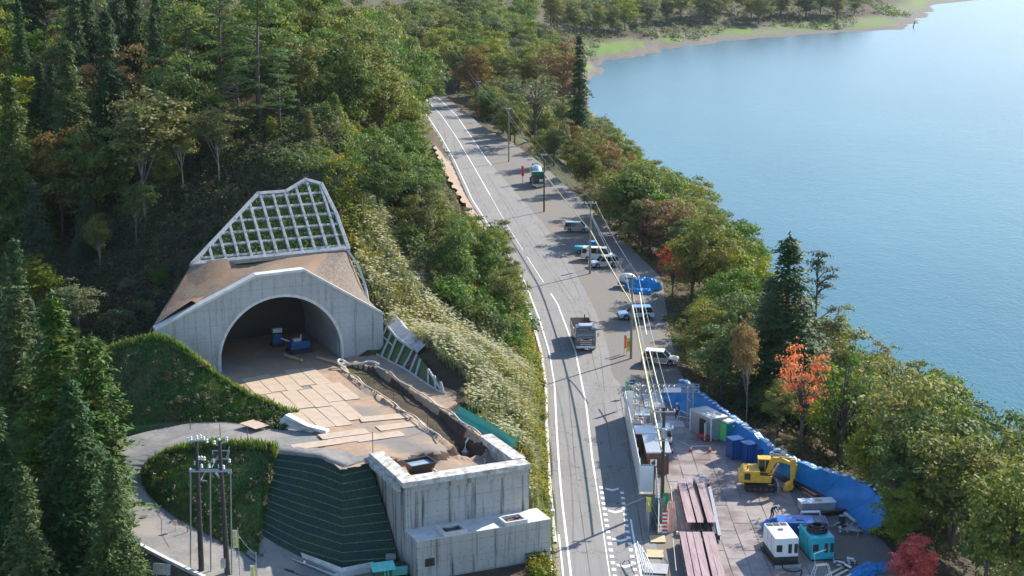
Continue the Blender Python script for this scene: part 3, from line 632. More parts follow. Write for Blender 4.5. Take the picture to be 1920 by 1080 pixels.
# green geogrid retaining wall with its benching lines
def wallmat():
    m, N, b = new_mat('green_geogrid'); b.inputs['Roughness'].default_value = .85
    f = noise(m, .5, 5, .65, 'world'); v = noise(m, 9, 2, .5, 'world', (1, 1, .4))
    col = mixc(m, ramp(m, f, .45, .62), (.018, .052, .040), (.035, .07, .03)); col = mixc(m, ramp(m, v, .4, .6), col, (.010, .030, .024))
    lk(m, col, b.inputs['Base Color']); bump(m, v, b, .8, .06); return m
M['geogrid'] = wallmat()
M['edgewire'] = mat('bench_edge_strip', (.16, .26, .17), (.07, .13, .09), 2, .8)
def geowall(T, Bt, steps, label, nrm=(-.1, -1, .25), out=.16):
    r = thing('retaining_wall', label, 'retaining wall'); rows = []
    def mixp(t): return [tuple(a[k]*(1-t)+b[k]*t for k in range(3)) for a, b in zip(T, Bt)]
    w_ = MB(); e_ = MB()
    for i in range(steps):
        a = mixp(i/steps); b = mixp((i+1)/steps)
        # each bench: nearly vertical face, then a narrow ledge
        n = len(a); f = [(a[k][0]*.35+b[k][0]*.65, a[k][1]*.35+b[k][1]*.65, b[k][2]) for k in range(n)]
        w_.grid([dense(a, 1), dense(a, 1)][:0] or [a, f]); w_.grid([f, b])
        e_.path(a, .035, 4) if i else None
    part('geogrid_face', w_, 'geogrid', r); part('bench_edge', e_, 'edgewire', r); return r
gw = geowall(dense(GT, 3.2), [tuple(np.interp(np.linspace(0, 1, 1), [0], [0])) for _ in ()] or dense(GB, 99), 11, 'x') if False else None
def resample(p, m):
    d = [0]
    for x, y in zip(p[:-1], p[1:]): d.append(d[-1]+math.dist(x, y))
    t = np.linspace(0, d[-1], m+1); return [tuple(float(np.interp(s_, d, [q[k] for q in p])) for k in range(3)) for s_ in t]
Tl = resample(GT[:4], 6)+[GT[4]]; Bl = resample(GB[:4], 6)+[GB[4]]
geowall(Tl, Bl, 12, 'dark green benched geogrid wall below the platform, left of the concrete abutment')
_lip = dense(GT, .5); struct('platform_edge', MB().grid([[(p[0], p[1]-.05, p[2]-.12) for p in _lip], [(p[0], p[1]-.02, p[2]+.04) for p in _lip], [(p[0]+.1, p[1]+.9, 7.09+.03*math.sin(p[0]*3)) for p in _lip], [(p[0]+.2, p[1]+2.2, 7.03) for p in _lip]]), 'track', smooth=True)
gt2 = [L(10.8, 9.2, 7), L(12.3, 8.0, 7), L(12.4, 4.2, 7), L(11.0, 1.2, 7)]; gt2 = [L(13.0, 11.5, 7), L(13.0, 8.6, 7), L(12.4, 6.6, 7), L(10.95, 5.4, 7)]
gb2 = [L(16.2, 11.5, 0), L(15.4, 7.5, 0), L(14, 4.6, 0), L(10.95, 3.4, 0)]
geowall(gt2, gb2, 9, 'small dark geogrid wall curving behind the right end of the abutment', nrm=(1, -.3, .2))
_o = [(-.6, -2.6, -.5), (-.5, -3.6, -.35), (-.3, -4.5, -.2), (0, -7, .02), (0, -7, .02)]
struct('track_apron', MB().grid([[(p[0], p[1]+.3, p[2]+.05) for p in GB], [(p[0]+o_[0]*.5, p[1]+o_[1]*.5, max(.02, p[2]+o_[2]*.5)) for p, o_ in zip(GB, _o)], [(p[0]+o_[0], p[1]+o_[1], max(.02, p[2]+o_[2])) for p, o_ in zip(GB, _o)]]), 'track')
# pale concrete ditch at its foot
d_ = thing('drainage_ditch', 'pale concrete ditch along the foot of the green geogrid wall', 'ditch')
q = [G(556, 1046, .5), G(600, 1062, .25), G(641, 1078, .05), G(700, 1066, .0)]; qo = [(p[0]-.25, p[1]-1.0, p[2]) for p in q]; qi = [(p[0], p[1]+.25, p[2]+.5) for p in q]
m_ = MB().grid([qi, q, [(p[0]-.1, p[1]-.35, p[2]+.02) for p in q], [(p[0]-.2, p[1]-.8, p[2]+.02) for p in q], [(p[0]-.22, p[1]-.85, p[2]+.3) for p in q], [(p[0]-.25, p[1]-1.0, p[2]+.3) for p in q]]); part('channel', m_, 'conc_light', d_)
# kerb of the lower access road with embankment below
lowx = [i for i in range(i_ap+2, len(cc)) if cc[i][0] < -15.5]; ox = off([c[:2] for c in cc], 2.62); ox2 = off([c[:2] for c in cc], 2.95)
kb = thing('road_kerb', 'long white concrete kerb on the outer edge of the lower access road', 'kerb')
m_ = MB().grid([[(*ox[i], cc[i][2]-.1) for i in lowx], [(*ox[i], cc[i][2]+.22) for i in lowx], [(*ox2[i], cc[i][2]+.22) for i in lowx], [(*ox2[i], cc[i][2]-.6) for i in lowx]]); part('kerb_stone', m_, 'conc_light', kb)
M['darkearth'] = mat('dark_stony_earth', (.07, .05, .038), (.13, .105, .085), 3.5, .95, bmp=1.0, coord='world', lo=.45, hi=.7)
ea = [(*ox2[i], cc[i][2]-.05) for i in lowx]; eb = [(p[0]-1.2, p[1]-4.5, -2.2) for p in ea]
struct('dark_earth_embankment', MB().grid(loft(ea, eb, 9, 40, .25, .12)), 'darkearth', smooth=True)
mb = MB(); mb.grid([[G(150, 1055, -1.7), G(240, 1052, -1.7), G(300, 1066, -1.7), G(345, 1084, -1.7)], [G(150, 1180, -1.7), G(240, 1180, -1.7), G(300, 1180, -1.7), G(345, 1180, -1.7)]]); struct('pale_track', mb, 'conc_light')

# ---------------------------------------------------------------- tunnel portal
PC = L(.8, 38.6); PC = (PC[0], PC[1])
def P2(x, y, dn=0):                                   # photo point -> (u, z) in the plane of the portal face
    h = plane_hit(x, y, (PC[0]+NN[0]*dn, PC[1]+NN[1]*dn), NN); return ((h[0]-A0[0])*U[0]+(h[1]-A0[1])*U[1], h[2])
outl = [P2(297, 618), P2(480, 518), P2(570, 507), P2(718, 588)]
bl = P2(418, 695)[0]; br = P2(637, 668)[0]; at_ = P2(545, 555)[1]; uc = (bl+br)/2; R = (br-bl)/2*1.03; zc0 = at_-R
aL = [(outl[0][0]-.3, outl[0][1]), outl[1], outl[2], (outl[3][0], outl[3][1])]
print('portal', [tuple(round(v, 1) for v in p) for p in outl], bl, br, at_, R, zc0)
portal = thing('tunnel_portal', 'pale concrete tunnel portal with a wide arched opening under the framed slope', 'tunnel portal', (PC[0], PC[1], PZ), math.radians(24.5))
u0 = (PC[0]-A0[0])*U[0]+(PC[1]-A0[1])*U[1]
def toL(u, z): return (u-u0, z-PZ)
NA = 40; arch = []
a0 = math.asin(max(-1, min(1, (PZ-.3-zc0)/R)))
for i in range(NA+1):
    t = math.pi-a0-(math.pi-2*a0)*i/NA; arch.append((uc+R*math.cos(t), zc0+R*math.sin(t)))
def outer_at(u): return float(np.interp(u, [p[0] for p in aL], [p[1] for p in aL]))
mb = MB()
us_ = sorted(set([p[0] for p in arch]+[aL[0][0], aL[1][0], aL[2][0], aL[3][0], aL[0][0]+2, aL[3][0]-2]))
def arch_z(u):
    if abs(u-uc) >= R: return PZ-.8
    return zc0+math.sqrt(max(0, R*R-(u-uc)**2))
low = arch[0][0]; hi = arch[-1][0]
for a, b in zip(us_[:-1], us_[1:]):
    mid = (a+b)/2; ins = low < mid < hi
    za = arch_z(a) if ins else PZ-.8; zb = arch_z(b) if ins else PZ-.8
    if mid < low or mid > hi:
        if abs(mid-uc) < R: pass
    p = [toL(a, za), toL(b, zb), toL(b, outer_at(b)), toL(a, outer_at(a))]
    if outer_at(a)-za < .01 and outer_at(b)-zb < .01: continue
    mb.add([(x, 0, z) for x, z in p], [(0, 1, 2, 3)]); mb.add([(x, .9, z) for x, z in p], [(3, 2, 1, 0)])
# bulge of the arch below the spring line
for i in range(NA):
    (ua, za), (ub, zb) = arch[i], arch[i+1]
    if zb < zc0 or za < zc0:
        e = low if ua < uc else hi
        mb.add([(toL(ua, za)[0], 0, toL(ua, za)[1]), (toL(ub, zb)[0], 0, toL(ub, zb)[1]), (toL(e, zb)[0], 0, toL(e, zb)[1]), (toL(e, za)[0], 0, toL(e, za)[1])], [(0, 1, 2, 3)]) if abs(ua-e)+abs(ub-e) > .02 else None
e0, e3 = toL(aL[0][0], 0)[0], toL(aL[3][0], 0)[0]
mb.add([(e0, 0, -.8), (e0, .9, -.8), (e0, .9, toL(0, aL[0][1])[1]), (e0, 0, toL(0, aL[0][1])[1])], [(0, 1, 2, 3)])
mb.add([(e3, 0, -.8), (e3, .9, -.8), (e3, .9, toL(0, aL[3][1])[1]), (e3, 0, toL(0, aL[3][1])[1])], [(0, 1, 2, 3)])
part('headwall', mb, 'conc', portal, fix=False)
cp_ = MB(); pts = [toL(*p) for p in aL]
for a, b in zip(pts[:-1], pts[1:]):
    cp_.add([(a[0], -.12, a[1]-.1), (b[0], -.12, b[1]-.1), (b[0], -.12, b[1]+.16), (a[0], -.12, a[1]+.16), (a[0], 1.0, a[1]-.1), (b[0], 1.0, b[1]-.1), (b[0], 1.0, b[1]+.16), (a[0], 1.0, a[1]+.16)], [(0, 1, 2, 3), (7, 6, 5, 4), (3, 2, 6, 7), (0, 4, 5, 1), (0, 3, 7, 4), (1, 5, 6, 2)])
part('coping', cp_, 'conc_light', portal)
# lining: barrel going into the hill, with a slightly proud mouth ring
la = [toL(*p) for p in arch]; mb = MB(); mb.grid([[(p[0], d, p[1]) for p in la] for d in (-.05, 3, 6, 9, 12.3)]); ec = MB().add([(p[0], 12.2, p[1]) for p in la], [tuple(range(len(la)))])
part('tunnel_lining', mb, 'lining', portal, smooth=False); part('shaded_rock_face', ec, 'dark', portal)  # end face coloured near black for the darkness inside the tunnel
ring = MB(); lr = [(((p[0]-toL(uc, 0)[0])*1.045)+toL(uc, 0)[0], (p[1]-toL(0, zc0)[1])*1.045+toL(0, zc0)[1]) for p in la]
ring.grid([[(p[0], -.06, p[1]) for p in la], [(p[0], -.06, p[1]) for p in lr], [(p[0], .05, p[1]) for p in lr]]); part('arch_ring', ring, 'conc_light', portal)

# fill between headwall and framed slope
def LW(u, n, z): return (A0[0]+U[0]*u+NN[0]*n, A0[1]+U[1]*u+NN[1]*n, z)
M['fillearth'] = mat('sprayed_brown_fill', (.24, .175, .115), (.15, .105, .07), 2.8, .95, bmp=.8, coord='world', c3=(.20, .12, .075), scale3=.25, lo=.35, hi=.68)
nb = 46.2; zb_ = 15.6                                   # foot of the framed slope
def P3(x, y, n): 
    h = plane_hit(x, y, (A0[0]+NN[0]*n, A0[1]+NN[1]*n), NN); return h
bL = P3(360, 497, nb); bR = P3(650, 468, nb)
print('frame foot', bL, bR)
tp = [LW(p[0], 39.5, p[1]-.05) for p in aL]
c1 = P3(425, 498, nb-.4); c2 = P3(545, 482, nb-.4)
rows = []
top_line = [bL, c1, P3(470, 496, nb-.2), c2, P3(600, 474, nb), bR, P3(688, 560, 44)]
bot_line = [tp[0], tuple(np.array(tp[0])*.45+np.array(tp[1])*.55), tp[1], tuple(np.array(tp[1])*.5+np.array(tp[2])*.5), tp[2], tuple(np.array(tp[2])*.4+np.array(tp[3])*.6), tp[3]]
rows = loft(top_line, bot_line, 10, 48, .0, .06, nrm=(0, -1, 1))
M['fillgravel'] = mat('stony_fill', (.20, .155, .12), (.10, .075, .058), 4.0, .95, bmp=1.0, coord='world', lo=.4, hi=.62)
fg = MB().grid(rows); fg.m = [1 if (i % 48) > 31 and i//48 < 9 else 0 for i in range(len(fg.f))]; struct('fill_slope', fg, ['fillearth', 'fillgravel'], smooth=True)
# ridge fold on the left of the fill
rf = [c1, P3(410, 560, 42.5), tuple(np.array(tp[0])*.62+np.array(tp[1])*.38)]
m_ = MB(); a = resample(rf, 10); l = resample([bL, P3(320, 560, 43), tp[0]], 10)
m_.grid([[(p[0], p[1], p[2]+.12) for p in l], [((p[0]+q_[0])/2, (p[1]+q_[1])/2-.15, (p[2]+q_[2])/2+.55) for p, q_ in zip(l, a)], [(p[0], p[1]-.1, p[2]+.75) for p in a], [(p[0]+1.3, p[1]+.9, p[2]-.35) for p in a]])
struct('fill_ridge', m_, 'fillearth', smooth=True)
lf = [bL, P3(320, 560, 43), P3(288, 612, 40)]
m_ = MB().grid([resample(lf, 8), [(p[0]-1.8, p[1]+1.0, p[2]-2.5) for p in resample(lf, 8)]]); struct('fill_side', m_, 'fillearth', smooth=True)
# shallow concrete gutter on the right of the fill
gz = thing('slope_gutter', 'narrow concrete gutter curving down the right side of the fill above the portal', 'gutter')
g_ = [P3(650, 469, nb), P3(672, 500, 45), P3(684, 535, 43.5), P3(690, 572, 41.5)]
m_ = MB(); m_.grid([[(p[0]-.1, p[1]-.1, p[2]+.1) for p in resample(g_, 10)], [(p[0]+.15, p[1]-.1, p[2]+.15) for p in resample(g_, 10)], [(p[0]+.22, p[1], p[2]-.2) for p in resample(g_, 10)]]); part('channel', m_, 'conc_light', gz)

# framed slope: mortar lattice on a planar slope above the fill
SL = 0.92                                             # rise per metre
fdir = Vector((NN[0], NN[1], SL)).normalized()
cen = Vector(P3(505, 482, nb)); fr_n = Vector((U[0], U[1], 0)).cross(fdir).normalized()
def onslope(x, y):
    r = Vector(ray(x, y)); o_ = Vector((0, 0, HC)); t = (cen-o_).dot(fr_n)/r.dot(fr_n); h = o_+r*t-cen
    return (h.dot(Vector((U[0], U[1], 0))), h.dot(fdir))
poly = [onslope(*p) for p in [(360, 497), (483, 366), (535, 362), (572, 340), (602, 348), (630, 405), (652, 468)]]
print('lattice', [tuple(round(v, 1) for v in p) for p in poly])
def spts(a, b, h=0): v = cen+Vector((U[0], U[1], 0))*a+fdir*b+(-fr_n if fr_n.z < 0 else fr_n)*h; return tuple(v)
lat = thing('framed_slope', 'pale mortar grid framework with planted squares on the slope above the portal', 'slope frame')
def clipline(poly, axis_, v):
    xs = []
    n = len(poly)
    for i in range(n):
        a, b = poly[i], poly[(i+1) % n]
        if (a[axis_]-v)*(b[axis_]-v) < 0:
            t = (v-a[axis_])/(b[axis_]-a[axis_]); xs.append(a[1-axis_]+t*(b[1-axis_]-a[1-axis_]))
    xs.sort(); return [(xs[i], xs[i+1]) for i in range(0, len(xs)-1, 2)]
def beam(mb, a, b, w=.2, h=.36):
    A, B = Vector(spts(*a)), Vector(spts(*b)); d = (B-A).normalized(); n = -fr_n if fr_n.z < 0 else fr_n; s_ = d.cross(n)*w; A -= d*w*.5; B += d*w*.5
    vs = [A-s_-n*.2, A+s_-n*.2, A+s_*.7+n*h, A-s_*.7+n*h, B-s_-n*.2, B+s_-n*.2, B+s_*.7+n*h, B-s_*.7+n*h]
    mb.add(vs, [(0, 1, 2, 3), (7, 6, 5, 4), (3, 2, 6, 7), (1, 5, 6, 2), (0, 3, 7, 4), (0, 4, 5, 1)])
fm = MB(); umin = min(p[0] for p in poly); umax = max(p[0] for p in poly); vmax = max(p[1] for p in poly); step = (umax-umin)/12.2
sv = vmax/6.6
k = umin+step*.55
while k < umax:
    for a, b in clipline(poly, 0, k):
        if b-a > .3: beam(fm, (k, a), (k, b))
    k += step
v_ = sv*.32
while v_ < vmax:
    for a, b in clipline(poly, 1, v_):
        if b-a > .3: beam(fm, (a, v_), (b, v_), h=.31)
    v_ += sv
for i in range(len(poly)): beam(fm, poly[i], poly[(i+1) % len(poly)], .28, .39)
part('frame', fm, 'lattice', lat, bevel=.03)
gm = MB(); gm.add([spts(a, b, .0) for a, b in poly], [tuple(range(len(poly)))]); part('planted_face', gm, 'bankgreen', lat, fix=False)
LATPOLY = poly
# small frame on the right of the platform
lat2 = thing('framed_slope', 'small mortar grid with slanting bars between the portal corner and the pampas slope', 'slope frame')
bx = [G(690, 655, 7.05), G(735, 680, 7.05), G(760, 692, 7.05), G(800, 720, 7.05), G(832, 738, 7.05)]
tx = [at(718, 600, bx[0][1]+1.6), at(745, 635, bx[1][1]+1.9), at(775, 655, bx[2][1]+1.8), at(800, 690, bx[3][1]+1.0), at(826, 716, bx[4][1]+.8)]
Bq, Tq = resample(bx, 11), resample(tx, 11); m_ = MB(); rv = lambda a, b, r: m_.path([a, b], r, 5)
for i, (a, b) in enumerate(zip(Bq, Tq)):
    if i != 8: rv(a, b, .13)
m_.path(Bq, .14, 5); m_.path(Tq[:6], .16, 5); m_.path([Tq[9], Bq[11]], .14, 5)
mid = [tuple(.38*x+.62*y for x, y in zip(a, b)) for a, b in zip(Bq, Tq)]; m_.path(mid[:4], .1, 5)
part('frame', m_, 'lattice', lat2)
m_ = MB().grid([[(p[0]+.1, p[1]+.15, p[2]-.1) for p in Bq], [(p[0]+.1, p[1]+.3, p[2]-.1) for p in Tq]]); part('planted_face', m_, 'bankgreen', lat2)
m_ = MB().grid([[(p[0], p[1], p[2]+.1) for p in Tq[:7]], [(p[0]+.9, p[1]+1.0, p[2]+.75) for p in Tq[:7]], [(p[0]+1.4, p[1]+1.8, p[2]+.2) for p in Tq[:7]]]); part('sprayed_strip', m_, 'lattice', lat2)

# concrete wing block at the left end of the platform
wb = thing('retaining_wall', 'low whitish sloping concrete block between turfed bank and access road', 'retaining wall')
a, b = G(520, 800, 6.9), G(611, 816, 6.9); a2 = at(528, 780, a[1]+.6); b2 = at(600, 801, b[1]+.5)
mb = MB().add([a, b, (b[0], b[1]+.15, b[2]+.35), (b2[0]-1.2, b2[1], b2[2]+.1), (a2[0]+.3, a2[1], a2[2]+.1), (a2[0], a2[1], a2[2]-.2), (a[0]+.3, a[1]+1.3, 6.6), (b[0]+.3, b[1]+1.1, 6.6), (b[0]+.2, b[1]+.9, b[2]+.3), (b2[0]-1, b2[1]+.8, b2[2]+.05), (a2[0]+.6, a2[1]+.8, a2[2]+.05)],
              [(0, 1, 2, 3, 4, 5), (2, 8, 9, 3), (3, 9, 10, 4), (4, 10, 6, 5), (1, 7, 8, 2), (0, 5, 6)]); part('block', mb, 'conc_light', wb)

# ---------------------------------------------------------------- bridge abutment (local frame: x across, y into the hill)
ab = thing('bridge_abutment', 'stained grey concrete bridge abutment with stepped front ledge beside the road', 'abutment', L(0, 0, 0), math.radians(24.5))
W = 10.9
mb = MB(); mb.bb(0, W, .0, 1.0, -.3, 7.0)               # upper wall
part('upper_wall', mb, 'conc_old', ab, bevel=.03)
mb = MB(); mb.bb(-.35, W+.0, -.35, 1.15, 7.0, 7.45); part('coping', mb, 'conc_cap', ab, bevel=.04)
mb = MB(); mb.bb(.25, W-.25, -.18, 0, 6.55, 7.0); part('corbel', mb, 'conc_old', ab)
mb = MB(); mb.bb(-.05, .75, -.14, 0.9, 2.9, 6.98); part('corner_pier', mb, 'conc_old', ab, bevel=.03)
mb = MB(); mb.bb(-.04, .75, 1.15, 7.6, -.3, 6.9); part('wing_wall', mb, 'conc_old', ab, bevel=.02)
mb = MB(); mb.bb(-.3, .95, 1.15, 7.8, 6.9, 7.45); part('coping', mb, 'conc_cap', ab, bevel=.04)
mb = MB(); mb.bb(-.62, -.3, .2, 7.8, 6.55, 7.1); part('outer_ledge', mb, 'conc_cap', ab, bevel=.03)
mb = MB(); mb.bb(W-.85, W-.02, 1.15, 7.9, -.3, 6.9); part('wing_wall', mb, 'conc_old', ab, bevel=.02)
mb = MB(); mb.bb(W-1.0, W+.2, 1.15, 8.1, 6.9, 7.5); part('coping', mb, 'conc_cap', ab, bevel=.04)
mb = MB(); mb.bb(-.1, W+.7, -2.7, -.0, -.3, 3.3); part('lower_wall', mb, 'conc_old', ab, bevel=.04)
mb = MB(); mb.bb(-.1, W+.7, -2.72, 0.02, 3.3, 3.36); part('ledge_top', mb, 'conc_light', ab)
for cx_ in (3.2, 8.5):
    fr = MB()
    for (x0, x1, y0, y1) in ((cx_-1, cx_+1, -2.75, -2.55), (cx_-1, cx_+1, -1.35, -1.15), (cx_-1, cx_-.8, -2.55, -1.35), (cx_+.8, cx_+1, -2.55, -1.35)): fr.bb(x0, x1, y0, y1, 3.36, 3.68)
    f_ = part('bearing_box', fr, 'conc_light', ab, bevel=.02)
    ins = MB(); ins.bb(cx_-.8, cx_+.8, -2.55, -1.35, 3.362, 3.45)
    for i in range(4): ins.lathe((cx_-.5+(i % 2)*1.0, -2.25+(i//2)*.6, 3.45), [(.16, 0), (.16, .14)], 8)
    part('bearing_bolts', ins, 'rust', f_)
mb = MB(); mb.bb(.55, 1.35, -2.76, -2.7, 1.1, 1.75); part('plaque', mb, 'dark', ab)
# steel plates lying on the platform
sp0 = None; rnd = random.Random(8); nn = 0
rowsP = [(-3.9, 29.4, 5), (-3.9+.8, 23.2, 5), (-3.2, 17.0, 4)]
plc = []
for r_, (ust, nst, cnt) in enumerate(rowsP):
    for i in range(cnt): plc.append((ust+i*1.56+.76, nst+3.05+rnd.uniform(-.2, .2)+(.9 if i > 2 else 0), 0))
plc += [(-.2, 14.6, 90), (2.4, 12.7, 90), (5.2, 14.8, 90), (-3.2, 12.9, 90), (-6.6, 20.5, 20), (4.6, 17.6, 82), (.2, 13.0, 90)]
for i, (u, n, r) in enumerate(plc):
    z = PZ+.03+.006*(i % 5)+(.015 if r else 0)
    if sp0 is None:
        sp0 = tag(part('steel_plate', MB().box((0, 0, 0), (1.5, 6.0, .022)), 'plate'), 'tan dusty steel plate laid on the dirt platform in front of the tunnel', 'steel plate', 'steel plates on the tunnel platform'); o = sp0
    else: o = dup(sp0, (0, 0, 0))
    if i == len(rowsP)*0+14+4: o['label'] = 'single small skewed steel plate lying apart by the turfed bank'
    o.location = LW(u, n, z); o.rotation_euler = (0, 0, math.radians(24.5+r+rnd.uniform(-.8, .8)))
    if i == 18: o.scale = (1, .4, 1)
    elif r: o.scale = (1, .72, 1)
# small things on the platform
t = thing('water_tank', 'dark open water tank with grey hose in the sunken pocket behind the abutment', 'tank', LW(2.9, 4.3, 6.3), math.radians(30))
mb = MB(); vs = []; 
for (a, z) in ((.75, 0), (1.15, 1.0)): vs += [(-a, -a*.75, z), (a, -a*.75, z), (a, a*.75, z), (-a, a*.75, z)]
mb.add(vs, [(3, 2, 1, 0), (0, 1, 5, 4), (1, 2, 6, 5), (2, 3, 7, 6), (3, 0, 4, 7)])
for a in ((-1.2, 1.2, -.92, -.82), (-1.2, 1.2, .82, .92), (-1.2, -1.1, -.82, .82), (1.1, 1.2, -.82, .82)): mb.bb(*a, .96, 1.06)
part('tank_body', mb, 'dark', t); m_ = MB(); m_.bb(-1.05, 1.05, -.76, .76, .80, .84); M['paleliq'] = mat('grey_water', (.25, .33, .38), (.3, .38, .42), 2, .15); part('water_surface', m_, 'paleliq', t)
def cable(name, label, cat, pts, r, m, n=5, group=None):
    mb = MB().path(pts, r, n); return tag(part(name, mb, m), label, cat, group)
hp = smoothpts([LW(3.3, 4.2, 7.0), LW(3.9, 3.6, 6.7), LW(4.3, 2.3, 6.3), LW(5.2, 1.9, 6.3), LW(7.0, 2.8, 6.3), LW(8.6, 4.3, 6.2), LW(9.3, 5.2, 6.2), LW(9.1, 6.4, 6.25), LW(8.5, 6.0, 6.2)], 3)
cable('hose', 'thick cream hose curving from the dark tank across the sunken pocket', 'hose', hp, .085, 'hose')
def edge(side, u0_, n0, n1, k, z=7.3):
    pts = []
    for i in range(k+1):
        n = n0+(n1-n0)*i/k; c = float(np.interp(n, [p for p in (7, 11.5, 16, 22, 28, 33, 36.5)], [8.6, 8.7, 8.6, 8.4, 8.1, 8.0, 7.6]))
        pts.append(LW(c+side*1.75+.12*math.sin(n*1.3), n, z+.1*math.sin(n*.9)))
    return smoothpts(pts, 1)
cable('hose', 'pale hose lying along the tunnel-plate side of the trench', 'hose', edge(-1, 0, 34.5, 9, 22), .065, 'hose')
cable('hose', 'pale hose lying along the net-fence side of the trench', 'hose', edge(1, 0, 34, 8.5, 22), .065, 'hose')
lp_ = smoothpts([LW(6.6, 34.2, 7.2), LW(6.0, 35.2, 7.6), LW(6.6, 35.9, 7.8), LW(7.2, 35.0, 7.3), LW(8.2, 34.2, 7.5), LW(9.4, 34.5, 7.6), LW(9.9, 33.4, 7.4)], 2)
cable('hose', 'short white looped hose at the tunnel end of the trench', 'hose', lp_, .1, 'white')
# pump in the trench mouth
pm = thing('pump', 'small grey pump standing in the mouth of the trench behind the abutment', 'pump', LW(8.7, 8.4, 5.6), .3)
mb = MB().lathe((0, 0, 0), [(.28, 0), (.3, .5), (.18, .6), (.12, .75)], 12); part('motor', mb, 'steel', pm); mb = MB().path([(0, 0, .75), (.1, .1, 1.3), (.4, .3, 1.6)], .08, 6); part('outlet_pipe', mb, 'hose', pm)
# stakes
for i, (u, n, h, lb) in enumerate([(.0, 7.6, 2.3, 'tall thin stake at the left wing wall of the abutment'), (6.9, 12.6, 1.6, 'thin stake on the trench edge nearest the abutment'), (7.0, 21.5, 1.0, 'short stake on the trench edge halfway along')]):
    cable('stake', lb, 'stake', [LW(u, n, 6.9), LW(u, n, 7+h)], .035, 'rust')
# mint net fence on the platform edge
nf = thing('net_fence', 'mint green debris net fence along the right edge of the platform', 'fence')
pth = resample([G(860, 776, 7), G(915, 806, 7), G(968, 842, 7), LW(12.6, 6.3, 7)], 12)
M['net'] = mat('mint_net', (.10, .46, .34), (.06, .33, .25), 6, .8)
mb = MB().grid([[(p[0]-.75, p[1]-.3, 7.06) for p in pth], [(p[0]-.1, p[1], 7.1) for p in pth], [(p[0], p[1], 7.75) for p in pth]]); part('net', mb, 'net', nf)
pk = MB()
for p in pth: pk.tube((p[0]+.03, p[1], 6.9), (p[0]+.03, p[1], 7.9), .03, n=5)
pk.path([(p[0], p[1], 7.78) for p in pth], .025, 4); part('posts', pk, 'green', nf)
# blue machine in the tunnel
mc = thing('drilling_machine', 'blue drilling machine standing inside the right half of the tunnel mouth', 'machine', LW(4.3, 42.5, 7.05), math.radians(28))
mc.scale = (.85,)*3; mb = MB().box((0, 0, 1.0), (2.5, 1.5, .95), top=.96); part('engine_housing', mb, 'blue', mc, bevel=.06)
mb = MB(); mb.box((-.3, 0, 1.65), (1.0, .8, .4)); mb.lathe((.3, 0, 1.5), [(.12, 0), (.12, .7)], 8); mb.tube((-1.0, .2, 1.4), (-2.1, .5, 1.9), .1); part('engine', mb, 'steel', mc, bevel=.03)
for y in (-.6, .6): mb = MB().prism([(-1.5, 0.08), (-1.3, 0), (1.3, 0), (1.5, .1), (1.5, .35), (1.35, .5), (-1.35, .5), (-1.5, .35)], y-.2, y+.2); part('crawler', mb, 'black', mc)
mc2 = thing('pump_unit', 'tall blue pump unit with grey top standing deeper inside the tunnel', 'machine', LW(3.0, 46.0, 7.05), math.radians(20))
mb = MB().box((0, 0, .8), (1.1, .9, 1.1), top=.9); part('housing', mb, 'blue', mc2, bevel=.05); mb = MB().box((0, 0, 1.7), (1.0, .7, .5)); part('control_box', mb, 'steel', mc2, bevel=.03); mb = MB().box((0, 0, .12), (1.4, 1.1, .25)); part('skid', mb, 'dark', mc2)
for i, (u, n, l, r, lb) in enumerate([(3.0, 40.2, 3.0, 110, 'timber beam lying beside the blue drilling machine'), (6.1, 37.2, 4.5, 112, 'long pale timber batten at the shadow edge by the right portal foot')]):
    o = tag(part('timber', MB().box((0, 0, 0), (l, .22, .2)), 'wood'), lb, 'timber'); o.location = LW(u, n, 7.2); o.rotation_euler = (0, 0, math.radians(24.5+r))
# debris shapes at the portal corner: green sheet box
o = tag(part('cover_sheet', MB().box((0, 0, 0), (1.6, 1.0, .12), top=.8), 'mint'), 'small mint cover sheet at the top right corner of the portal', 'cover'); o.location = at(735, 596, 164.5); o.rotation_euler = (0, .1, .3)
o = tag(part('plastic_pipe', MB().tube((-.6, 0, 0), (.6, 0, 0), .12), 'mint'), 'short green plastic pipe sticking out of the pampas grass', 'pipe'); _x = at(832, 636, 168); o.location = (_x[0], _x[1], _x[2]); o.rotation_euler = (0, -.9, .6)
# ================================================================ vegetation
NR = np.random.RandomState
def quads(C, Nrm, S, asp=.55, R=None, fold=0, axis=None):
    """leaf-sized diamonds: centres C, facing Nrm, length S"""
    R = R or NR(1); n = len(C); Nrm = Nrm/np.maximum(np.linalg.norm(Nrm, axis=1, keepdims=True), 1e-6)
    ref = R.normal(size=(n, 3)) if axis is None else axis
    a = np.cross(Nrm, ref); a /= np.maximum(np.linalg.norm(a, axis=1, keepdims=True), 1e-6); b = np.cross(Nrm, a)
    if axis is not None: a, b = b, a
    a = a*S[:, None]*.5; b = b*S[:, None]*.5*asp
    V = np.stack([C-a, C-b*1.0+a*.1, C+a, C+b*1.0+a*.1], 1); return V.reshape(-1, 3)
def sph(R, n):
    v = R.normal(size=(n, 3)); return v/np.linalg.norm(v, axis=1, keepdims=True)
def cluster_leaves(R, cs, rs, per, flat=.6, size=(.22, .4), upb=.5, shell=.45):
    C = []; Nn = []; 
    for c, r in zip(cs, rs):
        n = int(per*min(2.0, (r/1.1)**2)); d = sph(R, n); d[:, 2] = np.where(d[:, 2] < -.3, -d[:, 2], d[:, 2])
        rad = r*R.uniform(0, 1, n)**shell; C.append(c+d*rad[:, None]*np.array([1, 1, flat]))
        Nn.append(d*1.0+np.array([0, 0, upb])+R.normal(size=(n, 3))*.55)
    C = np.concatenate(C); Nn = np.concatenate(Nn); return C, Nn, R.uniform(size[0], size[1], len(C))
